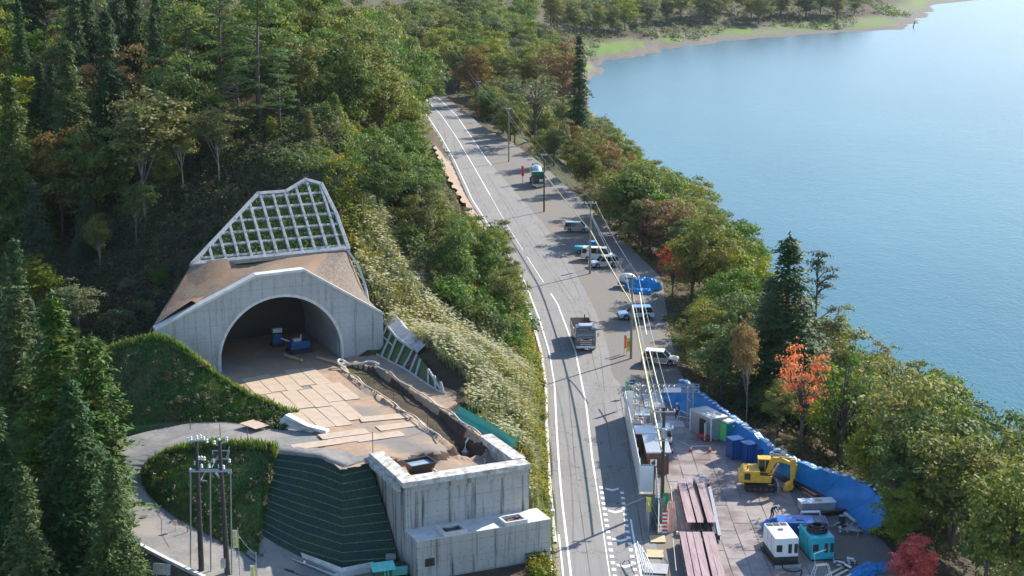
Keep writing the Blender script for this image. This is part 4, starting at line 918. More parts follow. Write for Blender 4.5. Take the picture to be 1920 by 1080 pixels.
def tree_broad(seed, Hh=10, Rr=3.6, zc=.62, zr=.38, ncl=58, per=120, size=(.24, .42), lean=0, thin=False, crad=(.55, 1.6), flat=.6, trunk=.17):
    R = NR(seed); d = sph(R, ncl); d[:, 2] = d[:, 2]*.9+.12; az = np.arctan2(d[:, 1], d[:, 0])
    lob = 1+.30*np.sin(az*2+seed)+.22*np.sin(az*3+d[:, 2]*4+seed*1.7)+.12*np.sin(az*7+seed*2)
    rf = R.uniform(.35, 1.05, ncl)**.65*lob
    cs = np.stack([d[:, 0]*rf*(Rr-1), d[:, 1]*rf*(Rr-1), Hh*zc+d[:, 2]*rf*(Hh*zr-.7)], 1); cs[:, 0] += lean*(cs[:, 2]/Hh); cs[:, 2] = np.clip(cs[:, 2], .9, Hh-.4)
    rs = R.uniform(0, 1, ncl)**1.6*(crad[1]-crad[0])+crad[0]
    C, Nn, S = cluster_leaves(R, cs, rs, per, flat, size)
    k = R.randint(0, ncl, int(ncl*9)); o_ = sph(R, len(k)); C = np.concatenate([C, cs[k]+o_*(rs[k]*R.uniform(.9, 1.45, len(k)))[:, None]*np.array([1, 1, .8])]); Nn = np.concatenate([Nn, o_+R.normal(size=o_.shape)]); S = np.concatenate([S, R.uniform(size[0], size[1], len(k))*.8])
    V = quads(C, Nn, S, .6, R)
    t = MB(); top = (lean*.6, .1, Hh*.78); b1 = (R.uniform(-.3, .3), R.uniform(-.3, .3)); pts = [(0, 0, -1.2), (b1[0]*.5, b1[1]*.5, Hh*.15), (lean*.2+b1[0], b1[1], Hh*.40), top]
    t.path(pts, [trunk*1.3, trunk, trunk*.75, trunk*.2], 7)
    for i in R.choice(ncl, min(ncl, 26), False):
        c = cs[i]; z0 = R.uniform(.22, .62)*Hh; z0 = min(z0, max(c[2]-.8, Hh*.2)); s0 = np.array([np.interp(z0, [0, Hh*.40, Hh*.78], [0, pts[2][0], top[0]]), np.interp(z0, [0, Hh*.4, Hh*.78], [0, b1[1], .1]), z0]); m_ = (s0*.45+c*.55)+np.array([R.uniform(-.2, .2), R.uniform(-.2, .2), .3]); e_ = c+(c-m_)*.35
        t.path([s0, m_, c, e_], [trunk*.4, trunk*.26, trunk*.12, .012], 5)
    return V, t
def tree_cedar(seed, Hh=20, Rr=3.4, z0=2.0, lev=40, pw=.8, size=(.30, .58), nb=7, droop=.42, dens=13):
    R = NR(seed); C = []; Nn = []; t = MB(); t.path([(0, 0, -1.5), (0, 0, Hh*.5), (0, 0, Hh*.985)], [.30, .18, .03], 7)
    for i in range(lev):
        z = z0+(Hh-z0-.2)*(i+R.uniform(-.4, .4))/lev; f = max(0, 1-(z-z0)/(Hh-z0)); Lr = Rr*f**pw*(1+.16*math.sin(i*1.7+seed))+.22; a0 = R.uniform(0, 6.28); n_b = max(4, int(nb*(.6+.5*f)))
        for k in range(n_b):
            a = a0+k*6.28/n_b+R.uniform(-.35, .35); l = Lr*R.uniform(.55, 1.18)*(1+.14*math.sin(a*2+seed)); nc = max(2, int(l/.42)); dr = np.array([math.cos(a), math.sin(a)]); sd = np.array([-dr[1], dr[0]])
            if l > 1.2 and R.rand() < .5: t.path([(0, 0, z), (dr[0]*l*.8, dr[1]*l*.8, z-l*droop*.5)], [.06, .02], 4)
            for j in range(nc):
                u = .25+.75*(j+.5)/nc; n = int(dens*(1.5 if u > .7 else 1)); wd = .18+.34*l*.3*(1-abs(u-.6)); zz = z-droop*l*u**1.5+.30*l*u*(1-u)
                q = R.normal(size=(n, 3)); P_ = np.stack([dr[0]*l*u+sd[0]*q[:, 0]*wd+dr[0]*q[:, 1]*.16, dr[1]*l*u+sd[1]*q[:, 0]*wd+dr[1]*q[:, 1]*.16, zz-np.abs(q[:, 0])*wd*.45+q[:, 2]*.10-R.uniform(0, .35, n)**2], 1)
                C.append(P_); Nn.append(np.array([dr[0]*.6, dr[1]*.6, .9])+R.normal(size=(n, 3))*.4)
    C.append(np.array([[0, 0, Hh-.05-k*.10] for k in range(14)])+R.normal(size=(14, 3))*.06); Nn.append(sph(R, 14))
    C = np.concatenate(C); Nn = np.concatenate(Nn); S = R.uniform(size[0], size[1], len(C)); return quads(C, Nn, S, .34, R), t
def tree_pine(seed, Hh=14, Rr=3.4, n=40):
    R = NR(seed); cs = []; t = MB(); t.path([(0, 0, -1.5), (.2, .1, Hh*.4), (-.1, .2, Hh*.97)], [.24, .17, .05], 7)
    for i in range(n):
        z = Hh*(.30+.68*(i/n)); f = (1-(z/Hh-.30)/.72)**.75; a = R.uniform(0, 6.283); l = Rr*f*R.uniform(.45, 1.1)+.2; c = np.array([math.cos(a)*l, math.sin(a)*l, z+R.uniform(-.3, .3)]); cs.append(c)
        if l > .8: t.path([(0, .1, z-.5), c*np.array([.6, .6, 1])-np.array([0, 0, .15]), c], [.07, .045, .02], 4)
    C, Nn, S = cluster_leaves(R, cs, R.uniform(.75, 1.25, n), 120, .32, (.28, .5), 1.4, .6); return quads(C, Nn, S, .25, R), t
def tree_bush(seed, Hh=3, Rr=1.9, ncl=22, per=110, size=(.18, .34)):
    R = NR(seed); d = sph(R, ncl); d[:, 2] = np.abs(d[:, 2]); rf = R.uniform(.4, 1, ncl)**.5
    cs = np.stack([d[:, 0]*rf*(Rr-.5), d[:, 1]*rf*(Rr-.5), .4+d[:, 2]*rf*(Hh-.9)], 1)
    C, Nn, S = cluster_leaves(R, cs, R.uniform(.5, .95, ncl), per, .75, size); t = MB()
    for i in range(6): t.path([(0, 0, -.4), cs[i]*.5, cs[i]], [.06, .04, .015], 4)
    return quads(C, Nn, S, .6, R), t
PROTO = {}
def proto(key, gen, barkm):
    V, t = gen; me = npmesh('crown', V, len(V)//4, ['oak']); 
    tm = bpy.data.meshes.new('trunk'); tm.from_pydata(t.v, [], t.f); tm.materials.append(M[barkm]); tm.polygons.foreach_set('use_smooth', [True]*len(tm.polygons)); tm.update()
    z = V[:, 2]; r = np.hypot(V[:, 0], V[:, 1]); PROTO[key] = (me, tm, float(z.max()), float(np.percentile(r, 92)))
for i in range(6): proto('broad%d' % i, tree_broad(10+i, 10, (3.7, 4.2, 3.5, 4.4, 3.4, 4.0)[i], zc=(.54, .56, .52, .55, .57, .53)[i], zr=.46, ncl=84, per=92, lean=(0, .8, -.5, .3, -.9, .5)[i]), 'bark')
for i in range(2): proto('loose%d' % i, tree_broad(30+i, 10, 3.6, ncl=34, per=70, size=(.2, .36), crad=(.6, 1.1), zr=.36, flat=.5), 'bark')
for i in range(3): proto('birch%d' % i, tree_broad(50+i, 10, 2.7, zc=.68, zr=.33, ncl=64, per=100, size=(.18, .32), lean=(1.4, -.6, .5)[i], trunk=.058, crad=(.6, 1.1)), 'birch')
for i in range(3): proto('cedar%d' % i, tree_cedar(70+i, 20, (3.3, 3.9, 2.7)[i], nb=(7, 8, 7)[i]), 'cedarbark')
proto('column0', tree_cedar(80, 14, 1.7, .6, 34, .55, (.3, .5), 7, .1), 'cedarbark')
for i in range(2): proto('pine%d' % i, tree_pine(90+i, 14, (3.2, 3.8)[i]), 'bark')
for i in range(3): proto('bush%d' % i, tree_bush(100+i), 'bark')
TREES = []
LW_ = {}
def polyin(p, poly):
    x, y = p; c = False; n = len(poly)
    for i in range(n):
        a, b = poly[i], poly[(i+1) % n]
        if (a[1] > y) != (b[1] > y) and x < (b[0]-a[0])*(y-a[1])/(b[1]-a[1])+a[0]: c = not c
    return c
CLEAR = [
 [(826, 178), (838, 168), (905, 222), (950, 285), (1010, 300), (1085, 385), (1110, 420), (1150, 450), (1172, 485), (1240, 515), (1232, 600), (1262, 660), (1272, 702), (1330, 755), (1400, 812), (1520, 872), (1640, 925), (1640, 960), (1590, 1000), (1600, 1090), (1040, 1090), (1032, 740), (1010, 610), (990, 540), (975, 470), (945, 400), (888, 398), (866, 385), (832, 322), (808, 268), (797, 222)],
 [(290, 612), (360, 488), (480, 358), (575, 333), (612, 345), (662, 470), (700, 570), (730, 592), (840, 710), (980, 830), (1015, 1000), (1015, 1090), (250, 1090), (245, 940), (222, 850), (228, 790), (205, 770), (205, 680), (240, 640)],
 [(1118, 150), (1122, 200), (1190, 255), (1212, 296), (1330, 330), (1350, 395), (1392, 398), (1440, 450), (1455, 495), (1556, 505), (1575, 580), (1605, 635), (1690, 625), (1780, 680), (1850, 715), (1925, 790), (1925, -20), (1765, 26), (1700, 62), (1300, 92)],
]
def clear_ok(x, y, z, h, r, lowf=.3):
    if 168 < y < 214 and x > 10:
        for fz, fr in ((1, 0), (.85, .7), (.85, -.7)):
            if polyin(px(x+fr*r, y, z+h*fz)[:2], [(1215, 455), (1310, 455), (1312, 565), (1235, 565)]): return False
    if y < 167 and x > 15:
        for fz, fr in ((1, 0), (.8, .8), (.8, -.8)):
            if polyin(px(x+fr*r, y, z+h*fz)[:2], CEDAR_W): return False
    for fz, fr in ((1, 0), (.86, .6), (.86, -.6), (.62, .95), (.62, -.95), (.42, .8), (.42, -.8), (lowf, 0)):
        q = px(x+fr*r, y, z+h*fz)[:2]
        for poly in CLEAR:
            if polyin(q, poly): return False
    return True
CEDAR_W = [(1425, 560), (1478, 440), (1555, 490), (1575, 640), (1560, 700), (1440, 700)]
PLAN = []
def plant(kind, x, y, h, leaf, label, name='broadleaf_tree', cat='tree', group=None, wide=1.0, rz=None, check=True, z=None, crown_only=False, rnd=random.Random(5), tries=5, defer=False):
    me, tm, ph, pr = PROTO[kind]; z = H(x, y) if z is None else z
    for k in range(tries):
        if not check or clear_ok(x, y, z, h, pr*h/ph*wide): break
        h *= .82
    else: return None
    if h < 2.6 and check: return None
    TREES.append((x, y, z, h, pr*h/ph*wide))
    if defer: PLAN.append([kind, x, y, h, leaf, label, name, cat, group, wide, rz if rz is not None else rnd.uniform(0, 6.28), z, pr*h/ph*wide]); return
    return grow_(kind, x, y, h, leaf, label, name, cat, group, wide, rnd.uniform(0, 6.28) if rz is None else rz, z)
def grow_(kind, x, y, h, leaf, label, name, cat, group, wide, rz, z):
    me, tm, ph, pr = PROTO[kind]
    s = h/ph; r = thing(name, label, cat, (x, y, z), rz, group); r.scale = (s*wide, s*wide, s)
    c = link('crown', me, r); c.material_slots[0].link = 'OBJECT'; c.material_slots[0].material = M[leaf]
    link('trunk', tm, r); return r
def far_enough(x, y, d): return all((x-t[0])**2+(y-t[1])**2 > d*d for t in TREES)

# ---- single trees that stand out
def spot(kind, xt, yt, Y, leaf, label, name='broadleaf_tree', wide=1.0, zb=None, **k):
    X, _, Zt = at(xt, yt, Y); zb = H(X, Y) if zb is None else zb
    return plant(kind, X, Y, Zt-zb, leaf, label, name, wide=wide, check=False, z=zb, **k)
C_ = 'cedar_tree'
spot('cedar0', 1482, 432, 168, 'darkcedar_leaf', 'tall dark pointed cedar standing above the yard against the lake', C_, 1.75)
spot('pine1', 1532, 470, 178, 'darkcedar_leaf', 'dark feathery conifer right behind the tall dark pointed cedar', 'conifer_tree', .75)
spot('cedar2', 1445, 515, 172, 'darkcedar_leaf', 'lower dark cedar on the left side of the tall pointed cedar', C_, 1.6)
spot('loose0', 1508, 628, 150, 'orange_leaf', 'bright orange tree in front of the tall dark cedar', wide=.78)
spot('loose0', 1262, 458, 216, 'red_leaf', 'red autumn tree leaning behind the blue tarpaulins on the lay-by', wide=.8)
spot('broad1', 1712, 1000, 118, 'red_leaf', 'scarlet low tree in the bottom right corner beside the yard', wide=1.25, zb=-1.5)
spot('broad3', 1690, 900, 124, 'oak', 'olive tree hanging over the right end of the blue sheeting', wide=1.0)
spot('broad0', 1640, 770, 134, 'yellow_leaf', 'yellowing tree close behind the right half of the blue sheeting', wide=.9)
spot('broad5', 1800, 760, 126, 'oak', 'big olive tree at the right picture edge above the scarlet tree', wide=1.1)
spot('broad4', 1860, 900, 119, 'green_leaf', 'big shaded green tree in the bottom right corner', wide=1.1)
spot('loose1', 1700, 632, 142, 'oak', 'tall airy tree with bare forked trunk against the lake', wide=.8)
spot('birch1', 1405, 585, 158, 'brown_leaf', 'thin pale-trunked tree with few russet leaves left of the tall cedar', wide=.7)
spot('loose0', 1590, 640, 150, 'green_leaf', 'light green tree between the orange tree and the airy tree', wide=.95)
spot('cedar2', 1087, 62, 400, 'darkcedar_leaf', 'slim dark cedar by the lake edge far up the road', C_, 1.0)
spot('loose1', 1005, 122, 372, 'grey_leaf', 'large greyish half-bare tree beside the far end of the lay-by', wide=1.25)
spot('broad0', 890, 80, 455, 'brown_leaf', 'far tree with red-tinged top behind the bend of the road', wide=.9)
spot('broad3', 1055, 62, 470, 'brown_leaf', 'russet-tinged tree far up the road near the lake shore', wide=.9)
spot('birch0', 780, 160, 395, 'brown_leaf', 'dull red tree on the cut slope by the road bend', wide=1.2)
spot('broad5', 770, 200, 350, 'brown_leaf', 'reddish brown tree overhanging the left road edge', wide=.8)
for xt, yt, Y, kd, lf, w_, lb in [
 (14, 128, 192, 'cedar0', 'cedar_leaf', 1.1, 'pointed cedar at the left edge above the valley'),
 (122, 62, 203, 'cedar0', 'cedar_leaf', 1.25, 'tallest pointed cedar in the shaded valley left of the portal'),
 (72, 110, 218, 'cedar1', 'darkcedar_leaf', 1.1, 'dark cedar just left of the tallest valley cedar'),
 (205, 25, 232, 'cedar0', 'darkcedar_leaf', 1.1, 'shaded cedar high on the slope behind the tallest valley cedar'),
 (160, 330, 185, 'cedar1', 'darkcedar_leaf', 1.0, 'dark lower cedar at the foot of the tallest valley cedar'),
 (60, 330, 175, 'cedar0', 'darkcedar_leaf', 1.2, 'dark cedar filling the valley left of the shaded slope'),
 (22, 528, 132, 'cedar2', 'cedar_leaf', 1.5, 'foreground cedar with pointed top at the left edge'),
 (97, 540, 126, 'cedar0', 'cedar_leaf', 1.5, 'broad foreground cedar with sunlit right flank beside the hairpin bend'),
 (168, 618, 122, 'column0', 'cedar_leaf', 1.5, 'narrow foreground cedar nearest the turfed bank'),
 (207, 850, 110, 'cedar1', 'cedar_leaf', 1.0, 'low yellowish foreground cedar beside the white kerb'),
 (40, 866, 106, 'cedar2', 'cedar_leaf', 1.15, 'small pointed foreground cedar at the bottom left corner'),
 (130, 700, 116, 'cedar1', 'darkcedar_leaf', 1.3, 'dark foreground cedar between the broad cedar and the low yellowish one'),
 (-15, 740, 112, 'cedar0', 'darkcedar_leaf', 1.1, 'foreground cedar cut by the left picture edge'),
 (578, 205, 192, 'column0', 'yellow_leaf', 1.9, 'bright lime young conifer just above the framed slope')]:
    spot(kd, xt, yt, Y, lf, lb, C_, w_)
for xt, yt, Y, kd, lf, w_, lb in [
 (345, 10, 205, 'pine0', 'pine_leaf', 1.2, 'layered pine on the left of the pine clump above the slope'),
 (410, -20, 210, 'pine1', 'pine_leaf', 1.1, 'tall layered pine in the middle of the clump above the slope'),
 (478, -10, 200, 'pine1', 'pine_leaf', 1.25, 'sunlit layered pine on the right of the clump above the slope'),
 (520, 90, 194, 'pine0', 'pine_leaf', 1.1, 'lower sunlit pine on the shoulder above the framed slope'),
 (440, 110, 196, 'pine0', 'pine_leaf', 1.1, 'shaded pine under the tall pines above the slope')]:
    spot(kd, xt, yt, Y, lf, lb, 'pine_tree', w_)
for xt, yt, xb, yb, Y, w_, lf, lb in [
 (262, 155, 290, 430, 186, 1.7, 'yellow_leaf', 'pale-trunked tree with golden spreading crown left of the framed slope'),
 (335, 190, 345, 410, 188, 1.2, 'yellow_leaf', 'pale-trunked tree with golden crown next to the spreading one'),
 (405, 190, 412, 350, 186, 1.3, 'oak', 'pale-trunked tree just left of the top of the framed slope'),
 (140, 520, 200, 650, 163, 1.6, 'grey_leaf', 'leaning pale-trunked tree with silvery crown behind the turfed bank'),
 (70, 480, 100, 640, 168, 1.6, 'yellow_leaf', 'golden-topped tree behind the foreground cedars')]:
    spot('birch%d' % (len(lb) % 3), xt, yt, Y, lf, lb, 'birch_tree', w_)
spot('broad2', 628, 170, 200, 'green_leaf', 'rounded green tree on the shoulder just above the right top of the framed slope', wide=.8)
spot('broad0', 668, 225, 204, 'yellow_leaf', 'yellowing tree on the shoulder right of the framed slope top', wide=.85)
spot('bush0', 560, 265, 189, 'brown_leaf', 'russet bush just above the top edge of the framed slope', 'bush', wide=1.2)
spot('bush1', 612, 275, 190, 'yellow_leaf', 'yellow-green bush at the right top corner of the framed slope', 'bush', wide=1.1)
for xt, yt, Y, kd, lf, w_, nm, lb in [
 (238, 520, 172, 'bush0', 'grey_leaf', 1.2, 'bush', 'pale grey-green bush on the dark slope left of the fill above the portal'),
 (268, 560, 168, 'bush1', 'green_leaf', 1.3, 'bush', 'light green bush touching the upper left corner of the portal'),
 (222, 575, 165, 'bush2', 'grey_leaf', 1.3, 'bush', 'silvery bush behind the crest of the turfed bank'),
 (300, 500, 172, 'bush2', 'green_leaf', 1.1, 'bush', 'green bush beside the left edge of the brown fill'),
 (340, 450, 177, 'bush0', 'yellow_leaf', 1.0, 'bush', 'yellowish bush just left of the lower corner of the framed slope'),
 (400, 385, 184, 'bush1', 'brown_leaf', 1.0, 'bush', 'russet bush beside the slanting left edge of the framed slope'),
 (250, 330, 182, 'birch1', 'green_leaf', 1.2, 'birch_tree', 'green-crowned pale-trunked tree low on the dark slope left of the framed slope'),
 (180, 400, 178, 'birch2', 'oak', 1.3, 'birch_tree', 'shaded pale-trunked tree at the foot of the tallest valley cedar'),
 (310, 260, 190, 'broad1', 'oak', .9, 'broadleaf_tree', 'olive tree filling the gap between the golden pale-trunked trees'),
 (450, 200, 197, 'broad5', 'green_leaf', .9, 'broadleaf_tree', 'green tree below the pine clump above the framed slope'),
 (215, 250, 200, 'broad3', 'green_leaf', .9, 'broadleaf_tree', 'green tree just right of the tallest valley cedar'),
 (510, 215, 194, 'broad2', 'yellow_leaf', .8, 'broadleaf_tree', 'yellowing tree between the pines and the top of the framed slope')]:
    spot(kd, xt, yt, Y, lf, lb, nm, w_)
# ---- forest filled in tree by tree
rnd = random.Random(21)
def zone(x0, x1, y0, y1, sp, cond, pick, lab, group, hr, mind=.72, cat='tree', jit=.42):
    n0 = len(TREES); y = y0; row = 0
    while y < y1:
        x = x0+(row % 2)*sp/2
        while x < x1:
            X = x+rnd.uniform(-jit, jit)*sp; Y = y+rnd.uniform(-jit, jit)*sp; x += sp
            if not cond(X, Y): continue
            k, lf, nm, w_, hm = pick(X, Y, rnd); h = rnd.uniform(*hr)*hm; z = H(X, Y)
            pxt = px(X, Y, z+h); pxb = px(X, Y, z)
            if pxb[1] < -25 or pxt[1] > 1100 or not (-60 < pxb[0] < 1980): continue
            if not far_enough(X, Y, sp*mind*.8): continue
            plant(k, X, Y, h, lf, lab(X, Y, lf, nm), nm, cat, group, w_, z=z, rnd=rnd, defer=True)
        y += sp*.87; row += 1
    print(group, len(TREES)-n0)
COLN = {'oak': 'olive', 'green_leaf': 'green', 'yellow_leaf': 'yellowing', 'grey_leaf': 'grey-green', 'brown_leaf': 'russet', 'darkcedar_leaf': 'dark green', 'cedar_leaf': 'green', 'pine_leaf': 'bright green', 'orange_leaf': 'orange', 'red_leaf': 'red'}
KN = {'broadleaf_tree': 'broadleaf tree', 'cedar_tree': 'cedar', 'bush': 'bush', 'pine_tree': 'pine', 'birch_tree': 'pale-trunked tree', 'willow_bush': 'willow bush'}
def labeller(where):
    return lambda X, Y, lf, nm: '%s %s %s' % (COLN[lf], KN[nm], where(X, Y) if callable(where) else where)
def in_terr(X, Y):
    return X < interp(EL, Y)-2.6 and poly_sd([(X, Y)], PLAT)[0] > 2.5
pLcut = [L(-9.5, 38)[:2], L(10.5, 37)[:2], L(9.6, 46)[:2], L(8.8, 53)[:2], L(6, 54)[:2], L(.4, 53)[:2], L(-8.8, 46)[:2]]
# spur between portal and road
def pk_spur(X, Y, r):
    q = r.random(); return ('broad%d' % r.randrange(6), 'oak' if q < .35 else 'green_leaf' if q < .75 else 'yellow_leaf' if q < .9 else 'grey_leaf', 'broadleaf_tree', r.uniform(.85, 1.1), 1.0)
sx = lambda X, Y: in_terr(X, Y) and poly_sd([(X, Y)], pLcut)[0] > 1.5
def where_spur(X, Y):
    return ('low on the spur by the road edge' if X > interp(EL, Y)-9 else 'high on the spur right of the portal') if Y < 215 else 'on the sunny slope above the left road edge'
zone(-14, 3, 184, 236, 5.4, sx, pk_spur, labeller(where_spur), 'broadleaf trees on the spur', (8, 11))
zone(-26, -4, 226, 300, 6.0, sx, pk_spur, labeller(where_spur), 'broadleaf trees on the roadside slope', (11, 15))
zone(-60, -8, 236, 470, 9.5, lambda X, Y: sx(X, Y) and X > -24-(Y-226)*.09, pk_spur, labeller(lambda X, Y: 'on the sunlit hillside above the road, %s' % ('near the crest' if X < interp(EL, Y)-16 else 'low down by the road')), 'broadleaf trees on the sunlit hillside', (15, 21))
zone(-13, 2.5, 166, 196, 3.4, lambda X, Y: in_terr(X, Y) and poly_sd([(X, Y)], pLcut)[0] > 2 and (Y > 180-(X+13)*.9), lambda X, Y, r: ('bush%d' % r.randrange(3), 'green_leaf' if r.random() < .6 else 'yellow_leaf', 'bush', r.uniform(.9, 1.2), 1.0), labeller('on the pampas slope'), 'bushes on the pampas slope', (2.9, 4.8))
# shaded valley side
def pk_val(X, Y, r):
    q = r.random()
    if q < .34 and X < -44: return ('cedar%d' % r.randrange(3), 'darkcedar_leaf', 'cedar_tree', r.uniform(.9, 1.1), 1.5)
    return ('broad%d' % r.randrange(6), 'oak' if q < .6 else 'green_leaf' if q < .88 else 'yellow_leaf' if q < .97 else 'brown_leaf', 'broadleaf_tree', r.uniform(.9, 1.15), 1.0)
zone(-130, -36, 285, 400, 10.5, lambda X, Y: sx(X, Y), pk_val, labeller('on the crest'), 'trees on the far crest', (12, 16))
zone(-100, -21, 168, 285, 7.2, lambda X, Y: sx(X, Y) and (X < -43 or Y > 197) and (X < -28 or Y > 205) and not (-60 < X < -30 and Y < 180), pk_val, labeller(lambda X, Y: 'on the shaded slope %s' % ('beyond the valley cedars' if X < -55 else 'behind the pines above the portal' if X > -38 else 'left of the pine clump')), 'trees on the shaded hillside', (11, 16))
zone(-80, -38, 118, 168, 6.5, lambda X, Y: X < -44-(Y-118)*-.02, lambda X, Y, r: ('cedar%d' % r.randrange(3), 'darkcedar_leaf' if r.random() < .5 else 'cedar_leaf', 'cedar_tree', r.uniform(.95, 1.2), 1.0), labeller(lambda X, Y: 'in the plantation %s' % ('between the foreground cedars' if Y < 140 else 'behind the foreground cedars')), 'cedars in the foreground plantation', (11, 16))
# lakeside band
def pk_lake(X, Y, r):
    q = r.random()
    return ('broad%d' % r.randrange(6), 'oak' if q < .30 else 'green_leaf' if q < .58 else 'grey_leaf' if q < .70 else 'yellow_leaf' if q < .90 else 'brown_leaf', 'broadleaf_tree', r.uniform(.9, 1.15), 1.0)
def where_lake(X, Y):
    d = X-interp(OUT, Y); a = 'beside the yard' if Y < 150 else 'behind the blue-sheeted bank' if Y < 172 else 'behind the parked cars' if Y < 262 else 'by the far end of the lay-by'
    return ('close '+a if d < 8 else 'lower on the lake bank, '+a)
zone(20, 62, 108, 166, 5.2, lambda X, Y: interp(OUT, Y)+(4.0 if Y < 166 else 1.8) < X < interp(NSH, Y)-3, pk_lake, labeller(where_lake), 'broadleaf trees between yard and lake', (10, 15))
zone(15, 60, 166, 285, 6.0, lambda X, Y: interp(OUT, Y)+2.4 < X < interp(NSH, Y)-4, pk_lake, labeller(where_lake), 'broadleaf trees between lay-by and lake', (9, 14))
zone(-30, 45, 285, 470, 8.0, lambda X, Y: interp(OUT, Y)+2.5 < X < interp(NSH, Y)-4, pk_lake, labeller(lambda X, Y: 'between the bend of the road and the lake'), 'broadleaf trees by the far bend', (9, 13))
# far woods
def pk_far(X, Y, r):
    q = r.random(); return ('broad%d' % r.randrange(6), 'oak' if q < .35 else 'green_leaf' if q < .7 else 'grey_leaf' if q < .88 else 'yellow_leaf', 'broadleaf_tree', r.uniform(1.0, 1.3), 1.0)
zone(-90, 40, 470, 690, 12.5, lambda X, Y: (X < interp(EL, min(Y, 549))-4 or X > interp(OUT, min(Y, 561))+4) and X < interp(NSH, Y)-8, pk_far, labeller(lambda X, Y: 'in the wood beyond the road bend, %s' % ('near the lake' if X > 0 else 'on the hill side')), 'trees of the wood beyond the bend', (13, 17))
zone(-40, 280, 700, 1190, 14, lambda X, Y: poly_sd([(X, Y)], NSH+[(2500, -1000), (64, -1000)])[0] > 40, pk_far, labeller('in the wood behind the far beach'), 'trees of the wood behind the far beach', (15, 21))
for xt, yt, Y, kd, lf, w_, lb in [(1250, 0, 1010, 'bush0', 'yellow_leaf', .8, 'rounded light green willow bush on the far shore'), (1192, 40, 880, 'bush1', 'grey_leaf', 1.1, 'dark rounded bush beside the far beach grass'), (1150, 25, 900, 'bush2', 'grey_leaf', 1.2, 'grey bush left of the dark rounded one on the far shore'), (1232, 38, 930, 'bush2', 'grey_leaf', .9, 'small grey bush between the willow and the dark bush'), (1580, 22, 1090, 'bush0', 'grey_leaf', 1.4, 'low bush near the far headland'), (1480, 18, 1080, 'bush1', 'grey_leaf', 1.3, 'low grey bush on the far grassy shore')]:
    spot(kd, xt, yt, Y, lf, lb, 'bush', w_)
mbx = MB().path([at(1712, 60, 1000), at(1713, 48, 1000), at(1716, 40, 1000)], .35, 5); tag(part('dead_tree', mbx, 'bark'), 'lone dead trunk standing in the lake off the headland', 'tree')

# ---- keep what the camera can see: coarse depth order, then the 290 largest as trees, the rest as one wood
LAND = [('the framed slope', 520, 420), ('the portal', 520, 600), ('the turfed bank', 300, 640), ('the dump truck', 1092, 630), ('the mixer truck', 1005, 325), ('the champagne minivan', 1080, 430), ('the white van', 1117, 480), ('the blue tarpaulins', 1205, 530),
        ('the pale blue SUV', 1190, 590), ('the white-roofed SUV', 1240, 675), ('the orange tree', 1510, 690), ('the tall dark cedar', 1480, 560), ('the excavator', 1430, 880), ('the scarlet tree', 1715, 1030), ('the airy forked tree', 1700, 720), ('the blue-sheeted bank', 1560, 920),
        ('the red-leaved tree', 1262, 500), ('the slim dark lakeside cedar', 1090, 140), ('the far grassy shore', 1350, 70), ('the far road bend', 830, 180), ('the pine clump', 430, 80), ('the tallest valley cedar', 125, 200), ('the cut slope by the road', 850, 320), ('the pampas slope', 800, 620), ('the large greyish tree', 1005, 200), ('the foreground cedars', 110, 800), ('the red-tinged far tree', 890, 110), ('the golden pale-trunked tree', 270, 230)]
def rel(x, y):
    b = min(LAND, key=lambda l: (l[1]-x)**2+((l[2]-y)*1.3)**2); dx, dy = x-b[1], y-b[2]; d = math.hypot(dx, dy)
    v = 'above' if dy < 0 else 'below'; h_ = 'left of' if dx < 0 else 'right of'
    w = v if abs(dy) > 2*abs(dx) else h_ if abs(dx) > 2*abs(dy) else ('up and ' if dy < 0 else 'down and ')+h_
    return ('right ' if False else 'just ' if d < 60 else '' if d < 130 else 'well ')+w+' '+b[0]
GW, GH = 480, 270; cov = np.zeros((GH, GW), bool); vis = []
for x, y, z, h, r in TREES[:0]: pass
order = sorted(PLAN, key=lambda t: t[2]); fixed = [t for t in TREES if not any(abs(t[0]-p[1]) < 1e-6 and abs(t[1]-p[2]) < 1e-6 for p in PLAN)]
allq = sorted([(t[1], 0, t) for t in fixed]+[(p[2], 1, p) for p in order], key=lambda q: (q[0], q[1]))
yy, xx = np.mgrid[0:GH, 0:GW]
def terr_vis(x, y, z):                                # share of samples not behind the ground
    ok = 0
    for fz in (z,):
        t = np.linspace(.25, .985, 26); P = np.stack([x*t, y*t], 1); ok += int(np.all(Hs(P) < HC+(fz-HC)*t+.3))
    return ok
for Y, isp, t in allq:
    if isp: X, Yv, h, z, r = t[1], t[2], t[3], t[11], t[12]
    else: X, Yv, z, h, r = t
    c = px(X, Yv, z+h*.62); e = px(X, Yv, z+h); rx = max(.6, r*c[2]/4); ry = max(.6, (c[1]-e[1])/4)
    m = ((xx-c[0]/4)/rx)**2+((yy-c[1]/4)/ry)**2 < 1; n = int((m & ~cov).sum())
    if n and isp and not terr_vis(X, Yv, z+h*.9): n = 0
    if n: cov |= m & (((xx-c[0]/4)/rx)**2+((yy-c[1]/4)/ry)**2 < .8)
    if isp: vis.append((n, t))
vis = [v for v in sorted(vis, key=lambda v: -v[0]) if v[0] >= 2]
print('visible', len(vis), 'of', len(PLAN))
trees_ = vis[:286]; rest = vis[286:]
labs = {}
for n, t in trees_:
    c = px(t[1], t[2], t[11]+t[3]*.7); size = 'small' if t[3] < 8 else 'tall' if t[3] > 11.5 else 'medium'
    if t[2] > 560: size = 'distant'
    t[5] = '%s %s %s %s' % (size, COLN[t[4]], KN[t[6]], rel(c[0], c[1])); labs.setdefault(t[5], []).append((c[0], t))
ORD = ['leftmost', 'second from left', 'third from left', 'fourth from left', 'fifth from left', 'sixth from left', 'seventh from left']
